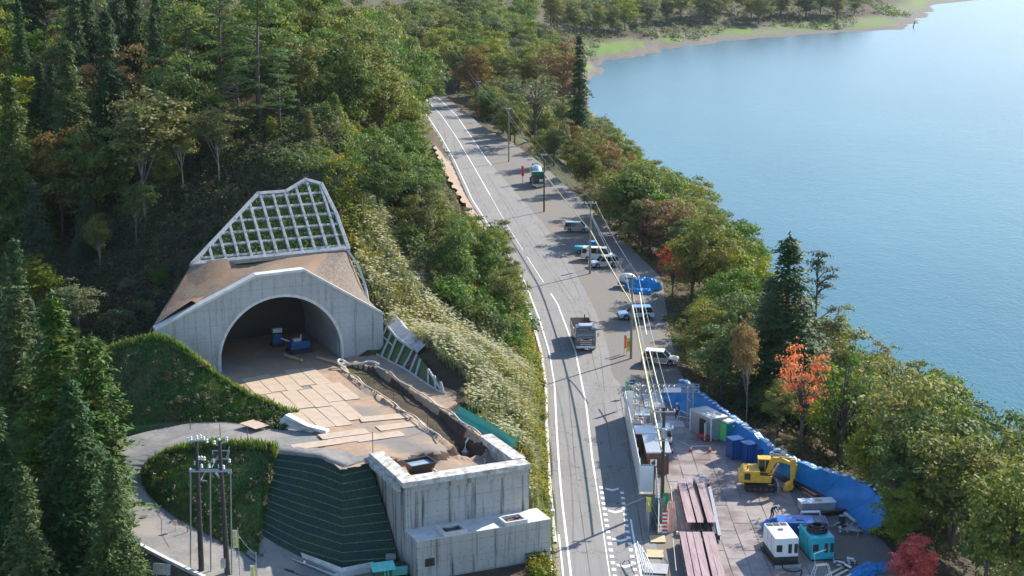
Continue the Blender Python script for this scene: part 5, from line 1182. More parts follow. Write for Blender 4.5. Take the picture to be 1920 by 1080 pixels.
for lb, ts in labs.items():
    if len(ts) > 1:
        ts.sort(key=lambda q: q[0])
        for i, (_, t) in enumerate(ts):
            t[5] = lb+', '+('rightmost' if i == len(ts)-1 and len(ts) < 9 else ORD[min(i, 6)] if i < 7 else 'further right')
for n, t in trees_: grow_(*t[:12])
if rest:
    Vs = []
    for n, t in rest:
        me = PROTO[t[0]][0]; nv = len(me.vertices); a = np.empty(nv*3, np.float32); me.vertices.foreach_get('co', a); a = a.reshape(-1, 4, 3)[::3]; c = a.mean(1, keepdims=True); a = c+(a-c)*1.6
        s = t[3]/PROTO[t[0]][2]; ca, sa = math.cos(t[10]), math.sin(t[10]); b = a*s; Vs.append(np.stack([b[..., 0]*ca-b[..., 1]*sa+t[1], b[..., 0]*sa+b[..., 1]*ca+t[2], b[..., 2]+t[11]], -1).reshape(-1, 3))
    V = np.concatenate(Vs); o = link('distant_wood', npmesh('distant_wood', V, len(V)//4, ['oak'])); o['kind'] = 'stuff'

# ---- countless stuff: undergrowth, shrubs, pampas, turf
def scatter(n, box, cond, R):
    P = np.stack([R.uniform(box[0], box[1], n), R.uniform(box[2], box[3], n)], 1); return P[cond(P)]
def ipx(poly, Y): return np.interp(Y, [p[1] for p in poly], [p[0] for p in poly])
def clumps(name, P, per, spread, hgt, size, leaf, R, asp=.55, up=.6, zfun=Hs, stuff=True, shr=None):
    z = zfun(P); hs = R.uniform(hgt[0], hgt[1], len(P)); C = np.repeat(np.column_stack([P, z]), per, 0); hh = np.repeat(hs, per)
    d = sph(R, len(C)); d[:, 2] = np.abs(d[:, 2]); rr = R.uniform(0, 1, len(C))**.45
    sprd = np.repeat(R.uniform(spread[0], spread[1], len(P)), per)
    C = C+np.stack([d[:, 0]*rr*sprd, d[:, 1]*rr*sprd, d[:, 2]*rr*hh], 1); Nn = d+np.array([0, 0, up])+R.normal(size=C.shape)*.5
    V = quads(C, Nn, R.uniform(size[0], size[1], len(C)), asp, R); me = npmesh(name, V, len(C), [leaf]); o = link(name, me); o['kind'] = 'stuff'; return o
R = NR(3)
road_ok = lambda P, d=1.6: (P[:, 0] < ipx(EL, P[:, 1])-d)
P = scatter(9000, (-105, 3, 150, 300), lambda P: road_ok(P, 2.4) & (poly_sd(P, PLAT) > 2.0) & (poly_sd(P, pLcut) > 1.0) & (P[:, 0] < ipx(EL, P[:, 1])-4) & ~((P[:, 0] > -47) & (P[:, 1] < 158)), R)
def pclear(P, h=.8, polys=(0, 1)):
    z = Hs(P)+h; k = np.ones(len(P), bool)
    for i, (p, zz) in enumerate(zip(P, z)):
        q = px(p[0], p[1], zz)[:2]
        if not (-30 < q[0] < 1950 and -40 < q[1] < 1110) or any(polyin(q, CLEAR[j]) for j in polys): k[i] = False
    return P[k]
clumps('undergrowth', pclear(P), 42, (.5, 1.1), (.4, 1.5), (.2, .42), 'under_leaf', R)
P = scatter(7000, (13, 62, 106, 430), lambda P: (P[:, 0] > ipx(OUT, P[:, 1])+np.where(P[:, 1] < 168, 3.6, .6)) & (P[:, 0] < ipx(NSH, P[:, 1])-3), R)
clumps('lakeside_undergrowth', P, 36, (.5, 1.2), (.4, 1.4), (.2, .42), 'under_leaf', R)
P = scatter(2600, (-62, -24, 158, 206), lambda P: (poly_sd(P, PLAT) > 2.5) & (poly_sd(P, pLcut) > .6), R)
M['valley_leaf'] = foliage('valley_leaves', (.03, .065, .028), (.09, .12, .05), (.11, .085, .05), .25, .3)
clumps('valley_shrubs', pclear(P, .6), 46, (.5, 1.1), (.6, 2.0), (.2, .45), 'valley_leaf', R)
P = scatter(3500, (-21, 4.2, 162, 240), lambda P: road_ok(P, 1.7) & (poly_sd(P, PLAT) > 1.2) & (poly_sd(P, pLcut) > .3) & ((P[:, 0] < -16.5-(P[:, 1]-190)*.1) | (P[:, 0] > ipx(EL, P[:, 1])-6)), R)
clumps('bank_shrubs', pclear(P, .5), 60, (.5, 1.0), (.7, 1.8), (.2, .4), 'shrub_leaf', R)
P = scatter(1500, (-2.5, 3.6, 118, 186), lambda P: road_ok(P, 1.3) & (P[:, 0] > ipx(EL, P[:, 1])-4.2) & (poly_sd(P, PLAT) > 1.5) & ((P[:, 1] > 127) | (P[:, 0] > 1.5)), R)
clumps('roadside_weeds', P, 60, (.35, .75), (.5, 1.3), (.16, .3), 'shrub_leaf', R)
P = scatter(2600, (-90, 45, 425, 700), lambda P: ((P[:, 0] < ipx(EL, P[:, 1])-3) | (P[:, 0] > ipx(OUT, P[:, 1])+1.5)) & (P[:, 0] < ipx(NSH, P[:, 1])-3), R)
clumps('far_undergrowth', pclear(P, .5, (0, 2)), 16, (1.0, 2.2), (.8, 2.5), (.5, 1.0), 'grey_leaf', R)
P = scatter(6000, (20, 300, 690, 1250), lambda P: (poly_sd(P, NSH+[(2500, -1000), (64, -1000)]) > 24+14*np.sin(P[:, 0]*.05+P[:, 1]*.021)), R)
clumps('far_shore_thicket', P, 14, (1.5, 3.5), (1.2, 4.5), (.9, 1.8), 'grey_leaf', R)
P = scatter(900, (-29, -11, 180, 216), lambda P: (poly_sd(P, pLcut) > .6), R)
clumps('shoulder_shrubs', pclear(P, .6), 50, (.5, 1.1), (.6, 1.8), (.2, .4), 'green_leaf', R)
P = scatter(420, (-20, 30, 165, 500), lambda P: (np.abs(P[:, 0]-ipx(OUT, P[:, 1])-.4) < 1.3), R)
clumps('lay_by_weeds', P, 50, (.3, .8), (.2, .8), (.15, .3), 'shrub_leaf', R)
# pampas tufts
def pampas(P, R):
    z = Hs(P); B = []; PL = []; n = len(P)
    for (x, y), zz in zip(P, z):
        k = 15; a = R.uniform(0, 6.283, k); l = R.uniform(.9, 1.9, k); s = R.uniform(.15, .55, k)
        for i in range(k):
            dx, dy = math.cos(a[i]), math.sin(a[i]); b0 = (x+dx*.15, y+dy*.15, zz); m1 = (x+dx*s[i]*l[i]*.6, y+dy*s[i]*l[i]*.6, zz+l[i]*.75); t1 = (x+dx*s[i]*l[i]*1.5, y+dy*s[i]*l[i]*1.5, zz+l[i]*(.95-.5*s[i])); w_ = .04
            B += [(b0[0]-dy*w_, b0[1]+dx*w_, b0[2]), (b0[0]+dy*w_, b0[1]-dx*w_, b0[2]), (m1[0]+dy*w_, m1[1]-dx*w_, m1[2]), (m1[0]-dy*w_, m1[1]+dx*w_, m1[2]), (m1[0]-dy*w_, m1[1]+dx*w_, m1[2]), (m1[0]+dy*w_, m1[1]-dx*w_, m1[2]), (t1[0], t1[1], t1[2]), (t1[0], t1[1], t1[2])]
        for i in range(R.randint(1, 5) if math.sin(x*.55+1.5*math.sin(y*.4))+math.sin(y*.9)*.6 > -.5 else R.randint(0, 2)):
            a_ = R.uniform(2.2, 4.4); l_ = R.uniform(1.2, 2.1); c = np.array([x+R.uniform(-.35, .35), y+R.uniform(-.35, .35), zz+l_]); e = c+np.array([math.cos(a_)*.38, math.sin(a_)*.38, .12]); w_ = .055
            for sx_ in ((w_, 0), (0, w_)):
                PL += [tuple(c), (*(((c+e)/2)[:2]+sx_), (c+e)[2]/2+.05), tuple(e), (*(((c+e)/2)[:2]-sx_), (c+e)[2]/2-.02)]
    a = link('pampas_grass', npmesh('pampas_grass', np.array(B), len(B)//4, ['reed'])); a['kind'] = 'stuff'
    b = link('pampas_grass_plumes', npmesh('pampas_grass_plumes', np.array(PL), len(PL)//4, ['plume'])); b['kind'] = 'stuff'
P = scatter(5200, (-17, 3.6, 128, 190), lambda P: road_ok(P, 2.4) & (poly_sd(P, PLAT) > np.where((P[:, 1] > 144) & (P[:, 0] < -4), 1.5, .8)) & (poly_sd(P, pLcut) > -.5) & (P[:, 1] < 186-.2*(P[:, 0]+6)) & ~((P[:, 1] > 172) & (P[:, 0] > -10)), R)
pampas(P[:2000], R)
P = scatter(900, (-15, 3.4, 132, 192), lambda P: road_ok(P, 2.2) & (poly_sd(P, PLAT) > 1.6) & (poly_sd(P, pLcut) > .2) & (np.sin(P[:, 0]*.5+1.7*np.sin(P[:, 1]*.23))+np.sin(P[:, 1]*.45) > .45), R)
clumps('pampas_slope_shrubs', P, 55, (.5, .95), (.9, 2.0), (.18, .36), 'green_leaf', R)
P2_ = scatter(500, (-21, -12, 172, 196), lambda P: (poly_sd(P, pLcut) > .2), R)
# turf on the built banks
def on_rows(rows, n, R, off_=0):
    A = np.array(rows); nr, nc, _ = A.shape; i = R.uniform(0, nr-1.001, n); j = R.uniform(0, nc-1.001, n); a = i.astype(int); b = j.astype(int); u = (i-a)[:, None]; v = (j-b)[:, None]
    return (A[a, b]*(1-u)+A[a+1, b]*u)*(1-v)+(A[a, b+1]*(1-u)+A[a+1, b+1]*u)*v
def turf(name, C, leaf, R, l=(.18, .45)):
    n = len(C); Nn = R.normal(size=(n, 3)); Nn[:, 2] *= .25; ax = np.tile([0, 0, 1.], (n, 1))+R.normal(size=(n, 3))*.45; S = R.uniform(l[0], l[1], n)
    V = quads(C+ax*S[:, None]*.45, Nn, S, .22, R, axis=ax); o = link(name, npmesh(name, V, n, [leaf])); o['kind'] = 'stuff'
turf('bank_grass', np.concatenate([on_rows(bank_rows, 30000, R), on_rows(mound_rows, 20000, R)]), 'shadeblade', R, (.12, .32))
crn = on_rows(bb_[:3], 5000, R); crn2 = on_rows(mound_rows[:2], 3500, R)
turf('crest_grass', np.concatenate([crn, crn2, on_rows(bank_rows[:2], 3000, R)]), 'litblade', R, (.25, .6))
wr = np.concatenate([on_rows(bank_rows, 150, R), on_rows(mound_rows, 90, R)]); clumps('bank_weeds', wr[:, :2], 34, (.2, .6), (.25, .8), (.14, .32), 'under_leaf', R, zfun=lambda P: wr[:, 2])
lp = []
while len(lp) < 5200:
    q = (R.uniform(umin, umax), R.uniform(0, vmax))
    if polyin(q, LATPOLY): lp.append(spts(q[0], q[1], .05))
lp = np.array(lp); Nn = sph(R, len(lp)); V = quads(lp+np.stack([np.zeros(len(lp)), -R.uniform(0, .15, len(lp)), R.uniform(0, .3, len(lp))], 1), Nn, R.uniform(.25, .5, len(lp)), .4, R)
o = link('planted_weeds', npmesh('planted_weeds', V, len(lp), ['green_leaf'])); o['kind'] = 'stuff'
P = scatter(300, (-40, -24, 110, 118), lambda P: P[:, 0] > -99, R)
print('trees', len(TREES))
# ================================================================ vehicles
def wheel(par, x, y, r=.34, w_=.24, name='wheel'):
    t = part(name, MB().lathe((0, 0, 0), [(r*.6, -w_/2), (r*.95, -w_/2), (r, -w_/4), (r, w_/4), (r*.95, w_/2), (r*.6, w_/2)], 18, 'y'), 'black', par, smooth=False); t.location = (x, y, r)
    part('rim', MB().lathe((0, 0, 0), [(r*.1, -w_/2-.01), (r*.55, -w_/2-.015), (r*.62, -w_/2+.03), (r*.62, w_/2-.03), (r*.55, w_/2+.015), (r*.1, w_/2+.01)], 12, 'y'), 'chrome', t); return t
def car(label, loc, rz, paint, kind='suv', cat='car', Lc=4.5, Wc=1.78, Hc_=1.65, roofm=None, group='cars parked on the lay-by'):
    r = thing('parked_car', label, cat, loc, rz, group); hl = Lc/2; w2 = Wc/2; wr = .36 if kind == 'suv' else .31; wb = Lc*.29
    belt = Hc_*.56; bon = belt*.93 if kind != 'van' else belt*.9
    def arch(cx_): return [(cx_+wr*1.18*math.cos(a), wr*.98+wr*1.18*math.sin(a)) for a in [math.pi*k/8 for k in range(9)]]
    low = .24; pr = [(-hl+.05, low+.08)]; pr += [(p[0], max(low, p[1])) for p in arch(-wb)[::-1]]; pr += [(p[0], max(low, p[1])) for p in arch(wb)[::-1]]
    pr += [(hl-.08, low), (hl, low+.2), (hl-.02, bon*.82), (hl-.25, bon*.97), (hl*.55 if kind != 'van' else hl*.82, belt), (-hl+.1, belt), (-hl, belt*.75)]
    mb = MB().prism(pr, -w2, w2); body = part('body', mb, paint, r, bevel=.07)
    fx = {'suv': .50, 'mini': .70, 'van': .86}[kind]*hl; rf = {'suv': .18, 'mini': .34, 'van': .62}[kind]*hl; bx = -hl+.12; rb = -hl+(.42 if kind == 'suv' else .22)
    ins = .14; top = Hc_-.06
    def frus(x0, x1, x2, x3, y0, y1, z0, z1): return [(x0, -y0, z0), (x1, -y0, z0), (x1, y0, z0), (x0, y0, z0), (x3, -y1, z1), (x2, -y1, z1), (x2, y1, z1), (x3, y1, z1)]
    FC = [(3, 2, 1, 0), (4, 5, 6, 7), (0, 1, 5, 4), (1, 2, 6, 5), (2, 3, 7, 6), (3, 0, 4, 7)]
    g = MB().add(frus(bx, fx, rf, rb, w2-.05, w2-ins-.02, belt-.03, top), FC); part('windows', g, 'glass', r)
    m2 = MB().add(frus(rb-.06, rf+.06, rf-.02, rb, w2-ins+.02, w2-ins-.04, top-.04, top+.07), FC)
    for sx in (1, -1):
        for t_ in ((bx, rb), (fx, rf), (bx*.45+.1, bx*.45+.12), ((bx+fx)*.5+.25, (bx+fx)*.5+.2)):
            m2.path([(t_[0], sx*(w2-.045), belt-.02), (t_[1], sx*(w2-ins-.0), top)], .045, 4)
    if kind == 'van': m2.bb(rb, rb+.7, -w2+ins, w2-ins, belt, top)
    part('roof', m2, roofm or paint, r, bevel=.03)
    for y in (-.62*w2, .62*w2):
        part('headlight', MB().box((hl-.03, y, bon*.72), (.1, .36, .17)), 'chrome', r, bevel=.03); part('tail_light', MB().box((-hl+.0, y*1.25, belt*.82), (.1, .2, .32)), 'red', r, bevel=.03)
    part('bumper', MB().box((hl-.02, 0, low+.18), (.18, Wc*.94, .24)), 'dark' if kind == 'suv' else paint, r, bevel=.05); part('bumper', MB().box((-hl+.02, 0, low+.18), (.18, Wc*.94, .24)), 'dark' if kind == 'suv' else paint, r, bevel=.05)
    part('grille', MB().box((hl+.005, 0, bon*.66), (.05, .7, .16)), 'dark', r); part('number_plate', MB().box((hl+.08, 0, low+.2), (.02, .33, .17)), 'white', r)
    for y in (-1, 1): part('mirror', MB().box((fx-.12, y*(w2+.08), belt+.08), (.12, .2, .16)), paint, r, bevel=.03)
    for x in (wb, -wb):
        for y in (-w2+.12, w2-.12): wheel(r, x, y, wr, .22)
    return r
D = math.radians
def ground_at(x, y): g = G(x, y, 0); return (g[0], g[1], .0)
car('pale blue SUV parked nose to the road on the middle of the lay-by', ground_at(1192, 597), D(185), 'paleblue', 'suv', 'car', 4.7, 1.88, 1.7)
car('silver SUV with white roof and dark windows parked nose to the trees', ground_at(1238, 682), D(-14), 'palegold', 'suv', 'car', 4.3, 1.78, 1.68, roofm='white')
car('small champagne minivan parked alone on the upper lay-by', ground_at(1081, 434), D(-6), 'palegold', 'mini', 'car', 4.05, 1.69, 1.68)
car('white high-roofed van parked behind the silver SUV', ground_at(1119, 487), D(-10), 'white', 'van', 'van', 4.75, 1.72, 2.0)
car('silver SUV parked close beside the white van at the pole', ground_at(1133, 500), D(194), 'silver', 'suv', 'car', 4.3, 1.75, 1.72)
car('small white car seen from behind parked inside the yard', ground_at(1244, 825), D(88), 'white', 'mini', 'car', 3.6, 1.52, 1.6, group=None)
# small teal truck with blue load
r = thing('light_truck', 'little teal flatbed truck with a blue roof load behind the white van', 'truck', ground_at(1100, 474), D(-8))
part('cargo_bed', MB().bb(-1.9, .4, -.72, .72, .55, 1.05), 'teal', r, bevel=.03); part('cab', MB().prism([(.5, .45), (1.7, .45), (1.7, 1.0), (1.35, 1.75), (.5, 1.78)], -.72, .72), 'blue', r, bevel=.05)
part('windscreen', MB().box((1.56, 0, 1.38), (.03, 1.2, .55), ry=-.42), 'glass', r)
part('load_sheet', MB().bb(.3, 1.5, -.6, .6, 1.79, 1.92), 'tarpl', r, bevel=.05)
for x in (-1.2, 1.1):
    for y in (-.62, .62): wheel(r, x, y, .28, .16)
# dump truck on the road
r = thing('dump_truck', 'silver-fronted dump truck with open bed driving towards the camera on the road', 'truck', (8.75, 191.2, 0.01), D(-87))
part('chassis', MB().bb(-3.8, 3.3, -.45, .45, .6, .95), 'dark', r)
part('cab', MB().prism([(2.2, .75), (4.05, .55), (4.12, 1.35), (3.98, 2.1), (3.75, 2.85), (2.2, 2.95)], -1.2, 1.2), 'gunmetal', r, bevel=.07)
part('windscreen', MB().add([(4.06, -1.08, 1.72), (4.06, 1.08, 1.72), (3.83, 1.05, 2.7), (3.83, -1.05, 2.7), (3.9, -1.05, 1.68), (3.9, 1.05, 1.68), (3.7, 1.0, 2.7), (3.7, -1.0, 2.7)], [(0, 1, 2, 3), (7, 6, 5, 4), (0, 3, 7, 4), (1, 5, 6, 2), (2, 6, 7, 3), (0, 4, 5, 1)]), 'glass', r)
for y in (-1.205, 1.205): part('side_window', MB().box((3.15, y, 2.2), (1.0, .03, .6)), 'glass', r)
part('sun_visor', MB().box((4.02, 0, 2.78), (.35, 2.1, .06), ry=.25), 'dark', r); part('wind_deflector', MB().box((3.2, 0, 3.06), (.9, 1.7, .24), ry=.15), 'silver', r, bevel=.04)
gr = MB()
for i in range(3): gr.bb(4.13, 4.19, -.75, .75, .82+i*.24, .94+i*.24)
part('grille', gr, 'chrome', r); part('front_panel', MB().bb(4.08, 4.125, -.8, .8, .72, 1.62), 'dark', r)
part('bumper', MB().prism([(3.5, .35), (4.3, .35), (4.34, .55), (4.28, .75), (3.5, .75)], -1.22, 1.22), 'chrome', r, bevel=.05)
for y in (-.95, .95): part('headlight', MB().box((4.3, y, .56), (.08, .42, .2)), 'white', r, bevel=.02); part('mirror', MB().box((4.15, y*1.52, 2.1), (.12, .2, .5)), 'chrome', r, bevel=.03); part('marker_lamp', MB().box((4.1, y*.6, 1.5), (.06, .35, .1)), 'white', r)
part('number_plate', MB().box((4.35, 0, .52), (.02, .42, .2)), 'white', r)
bed = MB(); bed.bb(-4.1, 1.7, -1.2, 1.2, 1.0, 1.08)
part('bed_floor', bed, 'steel', r)
for y in (-1.22, 1.22): part('side_board', MB().bb(-4.1, 1.7, y-.04, y+.04, 1.0, 2.05), 'gunmetal', r, bevel=.02)
part('tailgate', MB().bb(-4.16, -4.1, -1.2, 1.2, 1.0, 2.2), 'gunmetal', r); part('front_board', MB().bb(1.7, 1.78, -1.25, 1.25, 1.0, 2.75), 'gunmetal', r)
rk = MB(); rk.bb(1.82, 2.05, -1.1, 1.1, 2.4, 2.5); rk.tube((1.9, .0, 1.0), (1.9, 0, 4.1), .07); rk.tube((1.9, 1.15, 1.0), (1.9, 1.15, 3.2), .04); rk.tube((1.9, .6, 3.2), (1.9, 1.15, 3.2), .04); part('mast_and_rack', rk, 'dark', r)
ld = MB(); ld.box((-1.0, -.35, 1.2), (3.6, 1.3, .3)); part('plywood_load', ld, 'ply', r, bevel=.03)
for x in (3.15, -1.9, -3.1):
    for y in (-1.02, 1.02): wheel(r, x, y, .48, .3)
M['tealdk'] = mat('deep_teal_paint', (.03, .16, .15), (.02, .12, .12), 2, .4)
# concrete mixer truck
r = thing('mixer_truck', 'concrete mixer truck with silver drum standing on the upper lay-by facing the camera', 'truck', (G(1007, 352)[0], G(1007, 352)[1]+4, .0), D(-86))
part('chassis', MB().bb(-4.0, 3.0, -.45, .45, .65, 1.0), 'dark', r)
part('cab', MB().prism([(2.1, .7), (3.95, .5), (4.05, 1.4), (3.9, 2.75), (2.1, 2.85)], -1.2, 1.2), 'tealdk', r, bevel=.07)
part('roof_board', MB().box((3.0, 0, 2.98), (1.4, 2.3, .22)), 'green', r, bevel=.05); part('windscreen', MB().box((3.99, 0, 2.1), (.05, 2.1, .85), ry=-.1), 'glass', r)
part('bumper', MB().bb(3.9, 4.15, -1.22, 1.22, .35, .75), 'chrome', r, bevel=.04); part('grille', MB().bb(4.05, 4.1, -.8, .8, .95, 1.5), 'dark', r)
part('number_board', MB().bb(4.09, 4.12, .15, .85, 1.2, 1.7), 'white', r)
for y in (-.95, .95): part('headlight', MB().box((4.14, y, .55), (.06, .4, .2)), 'white', r); part('mirror', MB().box((4.05, y*1.5, 2.1), (.12, .2, .5)), 'dark', r)
dm = part('drum', MB().lathe((0, 0, 0), [(.35, -2.9), (.75, -2.6), (1.2, -1.2), (1.22, 0), (1.05, 1.2), (.6, 1.9), (.3, 2.1)], 24, 'x'), 'chrome', r, smooth=True); dm.location = (-.7, 0, 2.35); dm.rotation_euler = (0, .2, 0)
hp_ = MB().prism([(-4.3, 3.6), (-3.4, 3.6), (-3.7, 2.6), (-4.1, 2.6)], -.6, .6); hp_.path([(-4.2, 0, 2.6), (-4.5, .1, 1.3)], .2, 6); part('hopper_and_chute', hp_, 'darkgreen', r)
for x in (3.0, -1.9, -3.1):
    for y in (-1.02, 1.02): wheel(r, x, y, .48, .3)

# blue tarpaulin heap and covered boat
def heap(name, label, cat, pts, R_, H_, m, seed, sq=.6, rz=0):
    R = NR(seed); rows = []; nn = 44; jg = R.uniform(-1, 1, (14, 45)); jg[:, 44] = jg[:, 0]
    for i in range(13):
        t = i/12; row = []
        for j in range(nn+1):
            a = 2*math.pi*(j % nn)/nn; f = math.cos(t*math.pi/2)**.55; w_ = 1+.16*math.sin(3*a+seed)+.10*math.sin(7*a+t*5+seed)+.09*jg[i, j]; row.append((R_*f*w_*math.cos(a), R_*sq*f*w_*math.sin(a), H_*math.sin(t*math.pi/2)*(1+.22*math.sin(a*4+seed)*(1-t)+.14*math.sin(a*9+t*7)*(1-t)+.10*jg[i, j]*(t < .95))))
        rows.append(row)
    o = tag(part(name, MB().grid(rows), m), label, cat); o.location = pts; o.rotation_euler = (0, 0, rz); return o
heap('tarpaulin_heap', 'bright blue tarpaulin thrown over stored goods beside the lay-by', 'tarpaulin', ground_at(1207, 541), 2.3, 1.5, 'tarpl', 3, .55, -.25)
heap('tarpaulin_heap', 'lower bright blue tarpaulin bundle in front of the larger one', 'tarpaulin', ground_at(1204, 549), 1.5, .6, 'tarpl', 5, .5, -.15)
r = thing('covered_trailer', 'small white rounded trailer cabin with blue base by the tarpaulins', 'trailer', ground_at(1177, 537), D(170))
part('shell', MB().ball((0, 0, 1.15), (1.25, .85, .8), 14, 8), 'white', r, smooth=True); part('base', MB().bb(-1.4, 1.4, -.8, .8, .35, .75), 'tankblue', r, bevel=.1); part('window', MB().box((-.3, .0, 1.35), (1.2, 1.62, .35)), 'glass', r)
for y in (-.8, .8): wheel(r, 0, y, .28, .16)

# ================================================================ poles, wires, signs along the lay-by
def pole(label, base, h, lean=(0, 0), m='polec', arms=((-.3, 1.6),), tr=0, rz=0, group='utility poles along the lay-by', r0=.17):
    p = thing('utility_pole', label, 'utility pole', base, rz, group); part('shaft', MB().path([(0, 0, -.3), (lean[0]*.5, lean[1]*.5, h*.5), (lean[0], lean[1], h)], [r0, r0*.8, r0*.62], 10), m, p)
    for dz, wd in arms:
        z = h+dz; f = z/h; a = part('crossarm', MB().box((lean[0]*f, lean[1]*f-.15, z), (wd, .1, .1)), 'steel', p); ins = MB()
        for x in (-.45, -.15, .15, .45): ins.lathe((lean[0]*f+x*wd, lean[1]*f-.15, z+.05), [(.05, 0), (.07, .08), (.04, .14), (.06, .2)], 6)
        part('insulators', ins, 'white', a)
    for k in range(tr): part('transformer', MB().lathe((.0, -.42, h*.72-.1), [(.24, 0), (.27, .1), (.27, .8), (.2, .9)], 12), 'steel', p)
    return p
POL = {}
for key, (xb, yb), yt, lb in [('a', (850, 166), 84, 'farthest utility pole at the road bend'), ('b', (898, 215), 152, 'second farthest utility pole beside the pampas tuft'), ('c', (954, 303), 202, 'utility pole at the upper end of the gravel, above the mixer truck'), ('d', (1020, 397), 288, 'dark utility pole standing just in front of the mixer truck'), ('e', (1106, 513), 377, 'utility pole at the nose of the silver SUV beside the white van'), ('f', (1183, 672), 515, 'utility pole between the pale blue SUV and the yellow caution banner')]:
    g = G(xb, yb, 0); h = at(xb, yt, g[1])[2]; POL[key] = (g[0], g[1], h); pole(lb, g, h, m='polec' if key != 'd' else 'poledark', arms=((-.3, 1.7),) if key in 'ef' else ((-.25, 1.0),))
g5 = (13.35, 134.5, 0); h5 = at(1232, 764, 134.5)[2]; POL['g'] = (13.35, 134.5, h5)
pole('dark utility pole with several crossarms and transformer inside the yard', g5, h5, m='poledark', arms=((-.35, 2.0), (-1.9, 1.7), (-3.0, 1.5)), tr=1, group=None, r0=.2)
def wire(a, b, sag, r, m, label, n=9):
    pts = []
    for i in range(n+1):
        t = i/n; pts.append(tuple(a[k]+(b[k]-a[k])*t-(sag*4*t*(1-t) if k == 2 else 0) for k in range(3)))
    return cable('cable', label, 'cable', pts, r, m, 4, 'overhead cables')
ks = 'abcdefg'; nm_ = ['farthest', 'second farthest', 'third', 'fourth', 'fifth', 'sixth', 'nearest']
for i in range(6):
    a, b = POL[ks[i]], POL[ks[i+1]]
    for dx, dz, lb in ((-.7, -.15, 'left top wire'), (.7, -.15, 'right top wire'), (.1, -2.2, 'lower telephone wire')):
        wire((a[0]+dx, a[1], a[2]+dz), (b[0]+dx, b[1], b[2]+dz), .5, .022, 'wirelight', '%s sagging between the %s and %s utility poles' % (lb, nm_[i], nm_[i+1]))
def hp2(k, z): return (POL[k][0], POL[k][1]-.25, z)
zd = at(1020, 325, POL['d'][1])[2]; ze = at(1108, 432, POL['e'][1])[2]; zf = at(1181, 571, POL['f'][1])[2]
Yv = {'tail': at(1204, 715, 162)}
wire(hp2('d', zd), hp2('e', ze), .15, .085, 'yellowguard', 'thick yellow cable guard from the dark pole down to the pole by the silver SUV')
wire(hp2('e', ze), hp2('f', zf), .15, .095, 'yellowguard', 'thick yellow cable guard reaching the pole by the pale blue SUV')
wire(hp2('f', zf), (13.2, 134.2, at(1229, 845, 134.2)[2]), .2, .10, 'yellowguard', 'thick yellow cable guard running into the yard to the dark pole')
wire(at(1199, 548, 186), at(1212, 628, 173), .1, .07, 'whiteguard', 'short cream cable guard hanging in front of the pale blue SUV')
wire(at(1217, 655, 170), at(1246, 770, 152), .1, .07, 'whiteguard', 'cream cable guard running past the white-roofed SUV into the yard')
# banner pair, green banner, blue board, red tubes
def banner(label, base, w_, h_, z0, m, txt, tm, tsz, rz=0, extra=None):
    r = thing('banner_sign', label, 'sign', base, rz); part('post', MB().tube((-w_/2, .04, 0), (-w_/2, .04, z0+h_+.1), .03), 'steel', r); f = part('banner', MB().box((0, 0, z0+h_/2), (w_, .04, h_)), m, r)
    if txt: text(txt, f, (0, -.035, z0+h_/2), (math.pi/2, 0, 0), tsz, tm, vertical=True)
    return r
M['bannery'] = mat('yellow_banner', (.78, .72, .05), (.72, .66, .04), 1, .6); M['bannerg'] = mat('pale_green_banner', (.45, .80, .48), (.35, .7, .4), 1, .6); M['bannerw'] = mat('white_banner', (.80, .80, .66), (.74, .74, .5), 1, .6)
M['blacktext'] = mat('black_lettering', (.02, .02, .02), None, 1, .7); M['ambertext'] = mat('amber_lettering', (.65, .30, .03), None, 1, .7)
banner('yellow vertical caution banner at the foot of the pole beside the lay-by', G(1178.5, 664, 0), .42, 1.7, .35, 'bannery', '徐行', 'blacktext', .38, .1)
banner('red vertical banner just left of the yellow caution banner', G(1172.5, 662, 0), .24, 1.6, .6, 'red', '', 'blacktext', .3, .2)
banner('pale green vertical banner with dark letters at the top of the white fence', G(1176, 765, 0), .42, 2.0, 1.1, 'bannerg', '安全第一', 'blacktext', .42, .1)
r = thing('board_sign', 'small blue square board beside the pale green banner', 'sign', G(1183.5, 742, 0), .05); part('post', MB().tube((0, .03, 0), (0, .03, 1.3), .03), 'steel', r); part('board', MB().box((0, 0, 1.55), (.72, .04, .55)), 'blue', r); part('white_mark', MB().box((0, -.03, 1.55), (.4, .02, .12)), 'white', r)
r = thing('round_sign', 'round white road sign disc on a post by the white van', 'sign', G(1103, 505, 0), 0); part('post', MB().tube((0, 0, 0), (0, 0, 3.2), .05), 'steel', r)
for z in (3.2, 2.45): part('disc', MB().lathe((0, -.06, z), [(.36, -.02), (.36, .02)], 20, 'y'), 'white', r)
r = thing('flag_post', 'red marker post left of the mixer truck', 'post', G(980, 345, 0), 0); part('post', MB().tube((0, 0, 0), (0, 0, 2.2), .06), 'steel', r); part('red_cover', MB().tube((0, 0, 1.6), (0, 0, 3.6), .26), 'red', r)
for i, (x, y, lb) in enumerate([(897, 217, 'small red marker at the foot of the second farthest pole')]):
    r = thing('flag_post', lb, 'post', G(x, y, 0), 0); part('red_cover', MB().tube((0, 0, .1), (0, 0, 1.8), .2), 'red', r)

